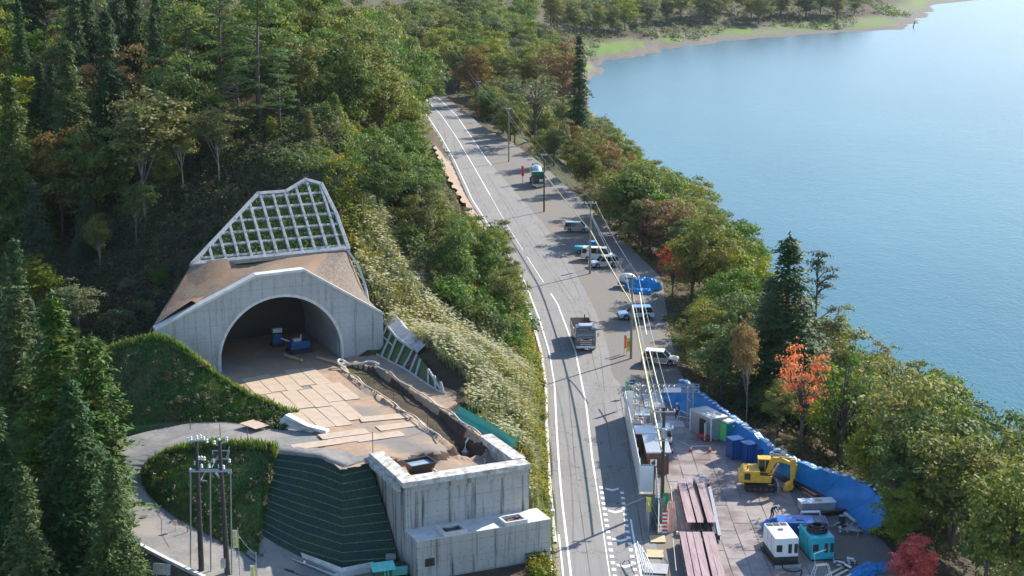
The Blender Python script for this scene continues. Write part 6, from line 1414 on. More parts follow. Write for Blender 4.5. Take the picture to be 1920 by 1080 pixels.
# twin-pole electrical structure bottom left
zg = -1.6
r = thing('power_pole_frame', 'twin dark power poles joined by a steel platform beam with many insulators', 'utility pole', (0, 0, 0)); Yp = 116.5
def wp(x, y, d=0): return at(x, y, Yp+d)
a0_, a1_ = wp(381, 1150), wp(368, 828); b0_, b1_ = wp(431, 1150), wp(411, 826)
for a, b in ((a0_, a1_), (b0_, b1_)): part('shaft', MB().path([(a[0], a[1], zg), ((a[0]+b[0])/2, a[1], (a[2]+b[2])/2), b], [.25, .2, .13], 10), 'poledark', r)
m_ = MB(); m_.path([wp(355, 881), wp(434, 881)], .09, 5); m_.path([wp(355, 884, -.5), wp(434, 884, -.5)], .07, 5); m_.path([wp(386, 884), wp(368, 912)], .05, 4); m_.path([wp(404, 886), wp(419, 904)], .10, 5); m_.path([wp(370, 899), wp(388, 902)], .06, 5)
part('platform_beam', m_, 'steel', r)
m_ = MB(); m_.path([wp(352, 829), wp(384, 825)], .07, 5); m_.path([wp(405, 835), wp(426, 827)], .08, 5); m_.path([wp(398, 845), wp(430, 845)], .05, 4); m_.path([wp(398, 861), wp(431, 860)], .06, 4); m_.path([wp(366, 858), wp(385, 859)], .07, 4)
for s_ in ((398, 845, 399, 852), (430, 845, 427, 860), (398, 861, 391, 876), (415, 845, 397, 876), (430, 838, 424, 860)): m_.path([wp(*s_[:2]), wp(*s_[2:])], .04, 4)
part('crossarm', m_, 'steel', r)
for x, y in ((353, 824), (358, 822), (369, 820), (376, 819), (382, 822), (388, 827), (402, 830), (411, 826), (425, 823), (370, 877), (378, 874), (392, 874), (411, 874), (419, 876), (372, 859), (378, 859), (383, 860), (430, 864), (401, 864), (366, 868), (369, 872), (430, 884), (357, 882)): p = wp(x, y); part('insulator', MB().lathe(p, [(.05, -.16), (.12, -.08), (.06, 0), (.12, .08), (.05, .18)], 7), 'white', r)
m_ = MB()
for z in range(14):
    for (a, b) in ((a0_, a1_), (b0_, b1_)):
        t = .16+z*.045; p = [a[k]+(b[k]-a[k])*t for k in range(3)]; m_.path([(p[0]-.3, p[1], p[2]), (p[0]+.3, p[1], p[2])], .025, 4)
part('climbing_pegs', m_, 'steel', r)
m_ = MB(); m_.bb(b0_[0]-.45, b0_[0]-.1, Yp-.6, Yp-.2, 2.0, 2.7); m_.bb(b0_[0]-1.5, b0_[0]-1.0, Yp-.5, Yp-.2, .5, 1.4); part('meter_boxes', m_, 'steel', r, bevel=.03)
for x0, x1, lb in ((357, 357.5, 'left'), (394, 396, 'middle'), (432, 436, 'right')):
    p = wp(x0, 884); q = wp(x1, 1150); m_ = MB().path([p, ((p[0]+q[0])/2, Yp, (p[2]+q[2])/2), (q[0], Yp, zg)], .06, 6); part('cable_riser', m_, 'wirelight', r)
part('service_pipe', MB().path([wp(374, 930), wp(384, 1150)], .06, 5), 'steel', r)
r = thing('warning_banner', 'white and yellow hanging caution banner on the right power pole', 'sign', (0, 0, 0))
for i, (x, y0, y1, lb) in enumerate([(440, 994, 1027, 'white and yellow vertical caution banner beside the right power pole'), (473, 1060, 1095, 'white and yellow vertical caution banner cut by the bottom picture edge')]):
    if i: r = thing('warning_banner', lb, 'sign', (0, 0, 0))
    r['label'] = lb; Yb = 115.2; a = at(x, y0, Yb); b = at(x, y1, Yb); f = part('banner', MB().box((a[0], Yb, (a[2]+b[2])/2), (.34, .03, a[2]-b[2])), 'bannerw', r); part('yellow_edge', MB().box((a[0]+.13, Yb-.022, (a[2]+b[2])/2), (.08, .01, a[2]-b[2])), 'bannery', f)
    part('post', MB().tube((a[0]+.24, Yb, -1.2), (a[0]+.24, Yb, a[2]+.2), .035), 'steel', r); text('架空線注意', f, (a[0]-.04, Yb-.025, (a[2]+b[2])/2), (math.pi/2, 0, 0), .26, 'ambertext', vertical=True)
wire(at(443, 996, 115.2), at(480, 1039, 115.3), .25, .02, 'wirelight', 'slack rope hanging between the two caution banners')
cable('stake', 'steel stake holding the rope end above the lower caution banner', 'stake', [at(480, 1036, 115.3), (at(480, 1036, 115.3)[0], 115.3, -1)], .045, 'steel')
r = thing('notice_board', 'blank grey rectangular board on legs at the bottom edge by the dark embankment', 'board', (0, 0, 0)); Yn = 112.6; a = at(286, 1056, Yn); b = at(320, 1078, Yn)
part('board', MB().box(((a[0]+b[0])/2, Yn, (a[2]+b[2])/2), (b[0]-a[0], .06, .9), ry=.09), 'steel', r, bevel=.02)
for x in (a[0]+.25, b[0]-.25): part('leg', MB().tube((x, Yn, -2.4), (x, Yn, a[2]-.4), .04), 'steel', r)
r = thing('square_sign', 'small orange and white square notice hung on the rope by the white kerb', 'sign', at(328, 980, 122.2)); part('panel', MB().box((0, 0, 0), (.3, .03, .42)), 'orange', r); part('post', MB().tube((0, .03, -.9), (0, .03, .2), .02), 'steel', r)
cable('rope', 'thin rope strung along the kerb of the lower access road', 'rope', [at(284, 955, 125.5), at(310, 968, 124), at(328, 976, 122.4), at(352, 990, 120.8)], .018, 'wirelight', 4)
for i, (x, y, e, lb) in enumerate([(357, 805, 6.5, 'thin rope stake on the crest left end of the hairpin mound'), (413, 818, 6.6, 'thin rope stake on the crest above the twin power poles'), (464, 824, 6.7, 'thin rope stake on the crest near the green geogrid wall'), (352, 1004, 2.2, 'dark stake standing on the white kerb')]):
    p = G(x, y, e); cable('stake', lb, 'stake', [p, (p[0], p[1], p[2]+1.1)], .035, 'rust')
p = G(281, 1046, -1.2); cable('stake', 'small yellow marker stake on the dark embankment', 'stake', [p, (p[0], p[1], p[2]+.8)], .07, 'bannery')
# traffic cones
cone0 = None
def cone(label, loc):
    global cone0
    if cone0 is None:
        cone0 = thing('traffic_cone', label, 'traffic cone', loc, 0, 'traffic cones'); part('base', MB().box((0, 0, .03), (.38, .38, .06)), 'red', cone0); part('cone_body', MB().lathe((0, 0, .06), [(.16, 0), (.03, .66)], 12), 'red', cone0); part('white_band', MB().lathe((0, 0, .06), [(.121, .25), (.075, .46)], 12), 'white', cone0); return cone0
    return dup(cone0, loc, 0, label)
for x, y, e, lb in [(512, 1074, .2, 'traffic cone on the access road at the bottom edge'), (571, 1062, .35, 'traffic cone at the left end of the pale concrete ditch'), (791, 1078, 0, 'traffic cone against the foot of the abutment'), (716, 656, 7, None), (1295, 847, 0, 'traffic cone under the white chain in front of the container'), (1331, 848, 0, 'traffic cone at the right end of the white chain'), (1260, 850, 0, 'traffic cone beside the brown hut'), (1328, 912, 0, 'upper traffic cone beside the dark steel beams'), (1333, 926, 0, 'middle traffic cone beside the dark steel beams'), (1337, 944, 0, 'lower traffic cone beside the dark steel beams'), (1342, 1052, 0, 'upper traffic cone beside the pink flanged beams'), (1346, 1072, 0, 'traffic cone beside the pink flanged beams at the bottom edge'), (679, 662, 7.05, 'traffic cone at the right foot of the portal')]:
    if lb: cone(lb, G(x, y, e))

# green hut on legs with skip at the foot of the geogrid wall
r = thing('watch_hut', 'dark green hut with mint gabled roof at the bottom edge before the abutment', 'hut', G(716, 1092, 0), D(20))
part('walls', MB().bb(-.7, .7, -.6, .6, 0, 1.25), 'darkgreen', r, bevel=.02); rf_ = MB(); rf_.add([(-.95, -.85, 1.35), (.95, -.85, 1.35), (.95, 0, 1.75), (-.95, 0, 1.75), (-.95, .85, 1.35), (.95, .85, 1.35), (-.95, -.85, 1.29), (.95, -.85, 1.29), (.95, 0, 1.69), (-.95, 0, 1.69), (-.95, .85, 1.29), (.95, .85, 1.29)], [(0, 1, 2, 3), (3, 2, 5, 4), (7, 6, 9, 8), (8, 9, 10, 11), (0, 6, 7, 1), (4, 5, 11, 10), (0, 3, 9, 6), (3, 4, 10, 9), (1, 7, 8, 2), (2, 8, 11, 5)])
part('roof', rf_, 'mint', r); ld = MB(); ld.path([(-.1, -1.2, 0), (.1, -.62, 1.5)], .035, 4); ld.path([(.35, -1.2, 0), (.3, -.62, 1.5)], .035, 4)
for i in range(4): ld.path([(-.05+i*.03, -1.05+i*.14, .35+i*.32), (.34, -1.05+i*.14, .35+i*.32)], .025, 4)
part('ladder', ld, 'mint', r)
r = thing('skip', 'small light green skip beside the mint-roofed hut', 'skip', G(742, 1077, 0), D(15)); part('skip_body', MB().box((0, 0, .45), (1.7, 1.0, .7), top=1.06), 'mint', r, bevel=.03); part('lid', MB().box((0, .1, .84), (1.7, .8, .06)), 'dark', r)
r = thing('steel_box', 'small grey box on the ditch behind the mint-roofed hut', 'box', G(733, 1063, 0), 0); part('housing', MB().box((0, 0, .9), (.8, .5, .35)), 'steel', r, bevel=.02); part('stand', MB().box((0, 0, .36), (.6, .4, .72)), 'dark', r)
r = thing('pipe_rack', 'low dark pipe railing at the road corner of the abutment', 'rack', G(1006, 1052, 0), D(18)); m_ = MB()
for i in range(4): m_.tube((-1.0, -.5+i*.3, .25+i*.22), (1.0, -.5+i*.3, .25+i*.22), .05)
for x in (-.8, .8): m_.tube((x, -.5, 0), (x, .5, 1.0), .04)
part('pipes', m_, 'dark', r)
r = thing('board_sign', 'little blue notice board on the verge right of the abutment ledge', 'sign', G(1027, 1001, 0), 0); part('post', MB().tube((0, .02, 0), (0, .02, .6), .025), 'steel', r); part('board', MB().box((0, 0, .75), (.55, .04, .45)), 'blue', r); part('white_mark', MB().box((0, -.03, .7), (.35, .02, .1)), 'white', r)
r = thing('concrete_post', 'white concrete post stub beside the upper step of the abutment', 'post', G(1036, 968, 0), 0); part('stub', MB().box((0, 0, .3), (.35, .35, .6)), 'white', r, bevel=.03)
# ================================================================ construction yard
def gp(x, y, e=0): return Vector(G(x, y, e))
# steel plates on the yard
yp0 = None; rnd = random.Random(12); k = 0
for ci in range(7):
    for ri in range(7):
        x = 15.3+ci*1.55-.0; y = 119.5+ri*6.15+(ci % 2)*1.8
        if x > interp(OUT, y)-2.6 or y > 163.5 or (x > 22 and y > 158): continue
        loc = (x, y, .012+.006*((ci+ri) % 3)); k += 1
        if yp0 is None:
            yp0 = part('steel_plate', MB().box((0, 0, 0), (1.5, 6.05, .02)), 'yardplate'); tag(yp0, 'worn steel ground plate laid in the yard among the plant', 'steel plate', 'steel plates laid over the yard'); o = yp0; o.location = loc
        else: o = dup(yp0, loc)
        o.rotation_euler = (0, 0, rnd.uniform(-.012, .012))
M['paleplate'] = mat('pale_yard_plate', (.42, .40, .40), (.32, .31, .31), 1.2, .5, coord='world')
for i, (x, y, w_, l, lb) in enumerate([(1184, 748, 1.5, 4.5, 'pale steel plate at the inner top corner of the white fence'), (1226, 752, 2.2, 5.0, 'pale bluish steel plate under the truss gate'), (1240, 796, 4.6, 2.2, 'pale steel plate beside the standing guard'), (1308, 905, 1.5, 2.4, 'small grey plate at the head of the beams')]):
    o = tag(part('steel_plate', MB().box((0, 0, 0), (w_, l, .03)), 'paleplate'), lb, 'steel plate'); p = gp(x, y); o.location = (p.x, p.y, .05); o.rotation_euler = (0, 0, -.02)

# blue-sheeted bank with white sandbags
top = [gp(1240, 735, .3), gp(1262, 720, 1.6), gp(1280, 714, 2.1), gp(1310, 738, 2.1), gp(1350, 768, 2.1), gp(1395, 800, 2.2), gp(1425, 822, 2.2), gp(1445, 840, 2.2), gp(1485, 862, 2.5), gp(1530, 878, 2.8), gp(1580, 892, 3.0), gp(1625, 908, 3.0), gp(1655, 935, 2.9), gp(1665, 975, 2.6)]
bot = [gp(1236, 742, .05), gp(1256, 758, .05), gp(1290, 782, .05), gp(1330, 812, .05), gp(1372, 840, .05), gp(1412, 868, .05), gp(1450, 893, .05), gp(1500, 915, .05), gp(1540, 935, .05), gp(1575, 957, .05), gp(1600, 975, .05), gp(1625, 1000, .05)]
sr = loft([tuple(p) for p in top], [tuple(p) for p in bot], 9, 90, -.12, .055, seed=6, nrm=(-.5, -.6, .6))
sr = [[(p[0]+.10*math.sin(j*.83+i*.9)*math.sin(i/9*3.1), p[1]-.12*math.sin(j*.57+i*.5)*math.sin(i/9*3.1), p[2]+.09*math.sin(j*1.25)*(1-i/9)-.05*(i == 0)*(j % 3)) for j, p in enumerate(r_)] for i, r_ in enumerate(sr)]
sh = thing('blue_sheet_bank', 'long bright blue sheeting covering the bank between the yard and the trees', 'blue sheet')
part('sheet', MB().grid(sr), 'tarp', sh, smooth=True)
bk = [[tuple(p) for p in sr[0]], [(p[0]+.7, p[1]+.8, p[2]-.15) for p in sr[0]], [(p[0]+1.6, p[1]+1.8, p[2]-1.6) for p in sr[0]]]; part('sheet_back', MB().grid(bk), 'tarp', sh)
sm = MB()
for j in range(8, 90, 9): sm.path([(sr[i][j][0]-.03, sr[i][j][1]-.05, sr[i][j][2]+.03) for i in range(10)], .02, 4)
part('sheet_seam', sm, 'tankblue', sh)
sb0 = None; tp_ = resample([tuple(p) for p in top[1:]], 46)
for i, p in enumerate(tp_[1:-3]):
    if rnd.random() < .12: continue
    loc = (p[0]+.1+rnd.uniform(-.1, .1), p[1]+.1, p[2]+.1)
    if sb0 is None: sb0 = tag(part('sandbag', MB().ball((0, 0, 0), (.30, .17, .09), 10, 6), 'sandbag', smooth=True), 'white sandbag holding down the top edge of the blue sheeting', 'sandbag', 'white sandbags on the blue-sheeted bank'); o = sb0; o.location = loc
    else: o = dup(sb0, loc)
    o.rotation_euler = (rnd.uniform(-.2, .2), rnd.uniform(-.2, .2), rnd.uniform(0, 3)); s_ = rnd.uniform(.8, 1.25); o.scale = (s_, s_, s_)
heap('blue_sheet', 'crumpled blue sheeting in the bottom corner beside the scarlet tree', 'blue sheet', tuple(gp(1630, 1072)), 2.2, .5, 'tarp', 9, .4, .6)

# white fence, its end panel, huts
fa, fb = gp(1171, 781), gp(1199, 925)
r = thing('site_fence', 'long white panel fence between the road and the yard', 'fence'); mb = MB(); n = 14
for i in range(n):
    a = fa.lerp(fb, i/n); b = fa.lerp(fb, (i+.985)/n); mb.add([(a.x, a.y, .05), (b.x, b.y, .05), (b.x, b.y, 2.8), (a.x, a.y, 2.8), (a.x+.05, a.y, .05), (b.x+.05, b.y, .05), (b.x+.05, b.y, 2.8), (a.x+.05, a.y, 2.8)], [(0, 1, 2, 3), (7, 6, 5, 4), (3, 2, 6, 7), (0, 3, 7, 4), (1, 5, 6, 2)])
M['fencew'] = mat('white_fence_panel', (.86, .88, .88), (.78, .80, .80), .8, .5, coord='world', stretch=(1, 1, .2)); part('panels', mb, 'fencew', r)
pb = MB()
for i in range(8):
    a = fa.lerp(fb, (i+.5)/8); pb.tube((a.x+.1, a.y, 0), (a.x+.1, a.y, 2.9), .04, n=5)
part('posts', pb, 'steel', r)
ft = gp(1171, 781); r = thing('site_fence', 'white fence panel closing the far end by the pale green banner', 'fence'); mb = MB().bb(ft.x, ft.x+.9, ft.y-.03, ft.y+.03, .05, 2.8); part('panels', mb, 'fencew', r)
pe, pf = gp(1199, 925), gp(1227, 925); r = thing('site_fence', 'blank white end panel facing the camera below the brown hut', 'fence'); mb = MB().bb(pe.x+.06, pf.x, pe.y-.04, pe.y+.02, .15, 2.75); part('panels', mb, 'fencew', r); part('rail', MB().bb(pe.x+.06, pf.x, pe.y-.07, pe.y-.04, 2.66, 2.78), 'steel', r)
# right-hand grey side panel running to the camera
a = gp(1229, 925); b = gp(1234, 1000); r = thing('site_fence', 'thin grey corrugated fence side beside the purple post below the brown hut', 'fence'); mb = MB()
rows = [[], []]
for i in range(25): t = i/24; p = a.lerp(b, t); d = .06 if i % 2 else 0; rows[0].append((p.x+d, p.y, .05)); rows[1].append((p.x+d, p.y, 2.6))
part('panels', MB().grid(rows), 'fencew', r); part('post', MB().tube((a.x-.15, a.y, 0), (a.x-.15, a.y, 3.2), .07), 'brown', r)
hb = gp(1212, 889); r = thing('site_hut', 'brown-walled hut with pale metal roof inside the white fence', 'hut', (hb.x, hb.y, 0), 0)
part('walls', MB().bb(.15, 2.1, 0, 5.2, 0, 2.1), 'brown', r, bevel=.02); part('roof', MB().bb(-.05, 2.3, -.15, 5.4, 2.1, 2.22), 'steel', r, bevel=.02)
ac = part('air_conditioner', MB().bb(.35, .95, -.3, -.01, .9, 1.5), 'white', r, bevel=.02); part('fan', MB().lathe((.6, -.31, 1.2), [(.2, -.01), (.2, .01)], 14, 'y'), 'dark', ac); part('wall_lamp', MB().box((1.7, -.05, 1.9), (.16, .1, .16)), 'white', r); part('door', MB().bb(1.25, 1.95, -.03, .0, .1, 1.75), 'rust', r)
hb = gp(1193, 852); r = thing('site_hut', 'small hut with bright white flat roof behind the brown hut', 'hut', (hb.x, hb.y, 0), 0)
part('walls', MB().bb(0, 2.1, 0, 2.2, 0, 2.1), 'brown', r); part('roof', MB().bb(-.1, 2.3, -.1, 2.3, 2.1, 2.22), 'white', r, bevel=.02)
for i in range(1): part('door', MB().bb(.6, 1.3, -.03, 0, .1, 1.8), 'dark', r)
r = thing('guard_rail', 'thin steel pipe guard frame on the brown hut roof', 'rail', gp(1222, 840)); m_ = MB()
for x in (-.8, 0, .8): m_.tube((x, 0, 2.2), (x, 0, 3.2), .03, n=5); m_.tube((x, 1.6, 2.2), (x, 1.6, 3.2), .03, n=5)
for z in (2.7, 3.2): m_.path([(-.8, 0, z), (.8, 0, z), (.8, 1.6, z), (-.8, 1.6, z), (-.8, 0, z)], .03, 5)
part('pipes', m_, 'steel', r)
# stacked equipment between gate and huts
r = thing('scaffold_tower', 'grey scaffold frame tower inside the fence below the truss gate', 'scaffold', gp(1204, 806)); m_ = MB()
for x in (-.8, .8):
    for y in (0, 2.2): m_.tube((x, y, 0), (x, y, 3.4), .04, n=5)
for z in (.5, 1.5, 2.5, 3.4): m_.path([(-.8, 0, z), (.8, 0, z), (.8, 2.2, z), (-.8, 2.2, z), (-.8, 0, z)], .035, 5)
part('frame', m_, 'steel', r); part('deck', MB().bb(-.8, .8, 0, 2.2, 1.5, 1.56), 'steel', r)
for i, (x, y, w_, d, h, m, lb) in enumerate([(1192, 812, 1.2, 1.4, 1.2, 'steel', 'grey equipment crate under the scaffold tower'), (1213, 815, 1.3, 1.2, 1.0, 'dark', 'dark machine case beside the scaffold tower'), (1200, 829, 1.8, 1.2, .9, 'dark', 'dark open crate behind the white-roofed hut'), (1219, 800, 1.0, 1.0, 1.5, 'steel', 'tall grey cabinet between scaffold tower and pale plates')]):
    p = gp(x, y); r = thing('equipment_crate', lb, 'crate', (p.x, p.y, 0), .05*i); part('case', MB().bb(-w_/2, w_/2, -d/2, d/2, .08, h), m, r, bevel=.04)
    t_ = MB()
    for q in range(4): t_.bb(-w_/2+.08, w_/2-.08, -d/2+.1+q*d/4.2, -d/2+.16+q*d/4.2, h, h+.06)
    part('top_rails', t_, 'steel', r)
# truss gate
tg = gp(1302, 806); tl = gp(1201, 797); r = thing('truss_gate', 'silver lattice truss gate spanning the yard entrance', 'gate', (0, 0, 0)); ht = 4.35
def truss(mb, a, b, w_, h_, n, r_=.045):
    a = Vector(a); b = Vector(b); d = (b-a); u_ = d.normalized(); up = Vector((0, 0, 1)) if abs(u_.z) < .9 else Vector((0, 1, 0)); s_ = u_.cross(up).normalized()*w_; up = s_.cross(u_).normalized()*h_
    cs = [Vector(), s_, s_+up, up]
    for c in cs: mb.path([a+c, b+c], r_, 5)
    for i in range(n):
        p, q = a+d*(i/n), a+d*((i+1)/n); m_ = (p+q)/2
        for c0, c1 in ((0, 1), (1, 2), (2, 3), (3, 0)): mb.path([p+cs[c0], m_+cs[c1], q+cs[c0]], r_*.55, 4)
m_ = MB(); truss(m_, (tl.x, tl.y, ht-.55), (tg.x+.55, tl.y, ht-.55), .9, .6, 11); part('beam_truss', m_, 'steel', r)
m_ = MB(); truss(m_, (tg.x, tl.y-.1, 0), (tg.x, tl.y-.1, ht), .55, .8, 7); part('tower', m_, 'steel', r); m_ = MB(); truss(m_, (tl.x-.1, tl.y-.1, 0), (tl.x-.1, tl.y-.1, ht), .5, .8, 7); part('tower', m_, 'steel', r)
part('white_panel', MB().bb(tl.x+2.2, tl.x+4.0, tl.y-1.02, tl.y-.98, ht-.5, ht-.02), 'fencew', r)
# people
def person(label, loc, rz, shirt, pose='stand', vest=True, s=1.0):
    me = bpy.data.meshes.new('person'); 
    if pose == 'stand':
        J = [(0, 0, .95, .15), (0, 0, 1.12, .145), (0, 0, 1.35, .17), (0, 0, 1.47, .08), (0, 0, 1.56, .07), (0, .0, 1.66, .10), (0, .09, .90, .10), (.02, .10, .5, .07), (0, .11, .08, .05), (.14, .11, .04, .045), (0, -.09, .90, .10), (.02, -.10, .5, .07), (0, -.11, .08, .05), (.14, -.11, .04, .045), (0, .2, 1.42, .07), (.0, .27, 1.13, .05), (.1, .26, .88, .038), (.14, .25, .8, .04), (0, -.2, 1.42, .07), (.02, -.27, 1.14, .05), (.16, -.2, .98, .038), (.22, -.16, .94, .04)]
    else:                                             # bending forward
        J = [(-.05, 0, .88, .15), (.06, 0, 1.02, .145), (.28, 0, 1.12, .17), (.38, 0, 1.16, .08), (.45, 0, 1.2, .07), (.55, .0, 1.22, .10), (-.03, .1, .84, .10), (.12, .13, .46, .07), (0, .14, .08, .05), (.14, .14, .04, .045), (-.03, -.1, .84, .10), (.02, -.13, .46, .07), (-.1, -.14, .08, .05), (.04, -.14, .04, .045), (.28, .2, 1.12, .07), (.38, .24, .86, .05), (.52, .18, .7, .038), (.58, .15, .66, .04), (.28, -.2, 1.12, .07), (.36, -.24, .88, .05), (.5, -.18, .72, .038), (.56, -.15, .68, .04)]
    E_ = [(0, 1), (1, 2), (2, 3), (3, 4), (4, 5), (0, 6), (6, 7), (7, 8), (8, 9), (0, 10), (10, 11), (11, 12), (12, 13), (2, 14), (14, 15), (15, 16), (16, 17), (2, 18), (18, 19), (19, 20), (20, 21)]
    me.from_pydata([j[:3] for j in J], E_, []); me.materials.append(M[shirt]); o = link('person', me); tag(o, label, 'person'); o.location = loc; o.rotation_euler = (0, 0, rz); o.scale = (s,)*3
    sk = o.modifiers.new('skin', 'SKIN')
    for i, j in enumerate(J): me.skin_vertices[0].data[i].radius = (j[3], j[3])
    me.skin_vertices[0].data[0].use_root = True
    sd_ = o.modifiers.new('sub', 'SUBSURF'); sd_.levels = 1; sd_.render_levels = 1
    hd = J[5]; part('helmet', MB().lathe((hd[0], hd[1], hd[2]), [(.15, .03), (.13, .05), (.125, .1), (.08, .16), (.02, .18)], 12), 'white', o, smooth=True); part('face', MB().ball((hd[0]+.055, hd[1], hd[2]-.03), (.065, .07, .09), 8, 6), 'skin', o, smooth=True)
    if vest and pose == 'stand':
        v = MB()
        for sy in (-1, 1): v.add([(.172, sy*.13, 1.44), (.172, sy*.07, 1.44), (.172, sy*.02, 1.12), (.172, sy*.08, 1.12)], [(0, 1, 2, 3)]); v.add([(-.172, sy*.13, 1.44), (-.172, sy*.07, 1.44), (-.172, sy*.02, 1.12), (-.172, sy*.08, 1.12)], [(0, 1, 2, 3)])
        v.lathe((0, 0, 1.06), [(.17, 0), (.17, .06)], 12); part('reflective_harness', v, 'white', o)
    return o
person('guard in navy work clothes, white helmet and reflective harness below the truss gate', tuple(gp(1269, 786)), D(-100), 'navy')
person('worker in dark clothes bending beside the blue tank', tuple(gp(1447, 973)), D(-30), 'navy', 'bend', False)
r = thing('barricade', 'white pipe barricade leaning beside the guard', 'barricade', gp(1282, 790), .0); m_ = MB(); m_.path([(-.7, .3, 0), (-.4, .3, 1.1), (.8, -.3, .75), (1.0, -.3, 0)], .04, 5); m_.path([(-.55, .3, .5), (.9, -.3, .35)], .03, 5); part('pipes', m_, 'white', r)
# office container
c0 = gp(1333, 829); r = thing('site_container', 'grey office container with open door standing against the blue sheeting', 'container', (c0.x, c0.y, 0), math.atan2(3.4, -1.75))
part('walls', MB().bb(0, 3.8, -1.9, 0, .1, 2.35), 'steel', r, bevel=.03); part('roof', MB().bb(-.08, 3.9, -2.0, .08, 2.35, 2.45), 'conc_light', r, bevel=.02)
r.rotation_euler[2] = math.atan2(3.4, -1.75)
part('doorway', MB().bb(.9, 2.1, -.01, .03, .15, 2.0), 'dark', r); part('door', MB().box((.55, .3, 1.05), (.75, .05, 1.8), rz=-.9), 'white', r)
for x in (0.03, 3.77): part('corner_post', MB().bb(x-.06, x+.06, -.03, .05, .1, 2.35), 'white', r)
p = gp(1320, 826); r = thing('wheelbarrow', 'red hand cart in front of the container door', 'cart', (p.x, p.y, 0), -.5); part('tray', MB().box((0, 0, .45), (1.3, .65, .22), top=1.15), 'red', r, bevel=.03); part('wheel', MB().lathe((.75, 0, .2), [(.2, -.05), (.2, .05)], 12, 'y'), 'black', r); part('handles', MB().path([(-.6, .25, .5), (-1.2, .28, .7)], .03, 5).path([(-.6, -.25, .5), (-1.2, -.28, .7)], .03, 5), 'steel', r)
for y in (-.2, .2): part('leg', MB().tube((-.4, y, 0), (-.35, y, .4), .03, n=5), 'steel', r)
# portable toilet
p = gp(1364, 827); r = thing('portable_toilet', 'green portable toilet with pale roof next to the container', 'toilet', (p.x, p.y, 0), D(28)); M['lime'] = mat('lime_door', (.16, .60, .16), (.13, .52, .13), 2, .5); M['tealdark'] = mat('teal_cabin', (.01, .26, .24), (.01, .2, .19), 2, .5)
part('cabin', MB().bb(-.55, .55, -.6, .6, .1, 2.05), 'tealdark', r, bevel=.04); part('door', MB().bb(-.60, -.555, -.5, .5, .15, 1.95), 'lime', r, bevel=.02); part('roof', MB().box((0, 0, 2.13), (1.2, 1.3, .16), top=.85), 'conc_light', r, bevel=.03); part('vent', MB().bb(.15, .4, -.63, -.6, 1.6, 1.8), 'white', r)
for i, (x, y, w_, d, h, lb) in enumerate([(1379, 861, 1.35, 1.3, 1.95, 'largest dark blue storage box next to the toilet'), (1404, 868, 1.15, 1.3, 1.85, 'middle dark blue storage box of the three by the excavator'), (1426, 872, 1.15, 1.2, 1.55, 'lowest dark blue storage box right behind the excavator')]):
    p = gp(x, y); r = thing('storage_box', lb, 'storage box', (p.x, p.y+.5, 0), D(22)); part('case', MB().bb(-w_/2, w_/2, -d/2, d/2, .08, h), 'blue', r, bevel=.03); m_ = MB()
    m_.bb(-w_/2-.03, w_/2+.03, -d/2-.03, d/2+.03, h, h+.07); part('lid', m_, 'blue', r, bevel=.02); m_ = MB()
    for xx_ in (-.3, .0, .3): m_.bb(xx_-.08, xx_+.08, -d/2-.015, -d/2, .2, h-.15)
    part('ribs', m_, 'tankblue', r); part('label_panel', MB().bb(w_/2-.22, w_/2-.1, -d/2-.02, -d/2-.0, .6, h-.3), 'white', r)
r = None
cable('chain', 'white plastic chain stretched between cones before the container', 'chain', [tuple(gp(1276, 838, .0)+Vector((0, 0, .6))), tuple(gp(1296, 846)+Vector((0, 0, .5))), tuple(gp(1312, 846)+Vector((0, 0, .55))), tuple(gp(1331, 847)+Vector((0, 0, .6)))], .025, 'white', 5)
p = gp(1459, 858, 2.0); tag(part('hose_coil', MB().torus((p.x, p.y, 2.35), .75, .09, 20).torus((p.x+.1, p.y, 2.5), .65, .08, 20), 'hose'), 'coiled pale hose lying on the blue-sheeted bank above the excavator', 'hose')

# excavator
p = gp(1424, 916); r = thing('excavator', 'yellow crawler excavator with boom bent over and bucket resting on the ground', 'excavator', (p.x, p.y, 0.03), D(-4))
for y in (-.95, .95):
    c_ = part('crawler_track', MB().prism([(-1.45, .3), (-1.25, .04), (1.25, .04), (1.45, .3), (1.4, .6), (1.2, .72), (-1.2, .72), (-1.4, .6)], y-.25, y+.25), 'black', r, bevel=.03); rl = MB()
    for k in range(5): rl.lathe((-1.0+k*.5, y, .3), [(.16, -.27), (.16, .27)], 10, 'y')
    part('rollers', rl, 'rust', c_)
part('undercarriage', MB().bb(-.9, .9, -.75, .75, .3, .8), 'dark', r); 
part('blade', MB().prism([(1.5, .05), (1.62, .05), (1.66, .6), (1.55, .6)], -1.15, 1.15), 'steel', r)
part('engine_house', MB().prism([(-1.75, .9), (.95, .9), (.95, 1.55), (-.05, 1.6), (-.1, 2.0), (-1.55, 2.0), (-1.75, 1.75)], -1.12, 1.12), 'yellow', r, bevel=.07)
part('counterweight', MB().prism([(-2.0, .95), (-1.6, .9), (-1.6, 1.65), (-1.95, 1.6)], -1.1, 1.1), 'yellow', r, bevel=.1)
part('engine_vent', MB().bb(-1.5, -.95, -1.16, -1.12, 1.2, 1.8), 'dark', r); part('exhaust', MB().tube((-1.2, -.5, 2.0), (-1.2, -.5, 2.35), .06), 'dark', r); part('operator_seat_deck', MB().bb(-.2, .9, -1.0, -.45, 1.55, 1.65), 'dark', r)
cb = part('cab', MB().prism([(-.15, 1.5), (1.1, 1.3), (1.15, 1.9), (.95, 2.72), (-.15, 2.75)], .1, 1.1), 'glass', r); m_ = MB()
for y in (.1, 1.1):
    m_.path([(-.15, y, 1.0), (-.15, y, 2.75), (.95, y, 2.72), (1.16, y, 1.9), (1.1, y, 1.0)], .05, 5); m_.path([(.45, y, 1.0), (.45, y, 2.72)], .035, 5)
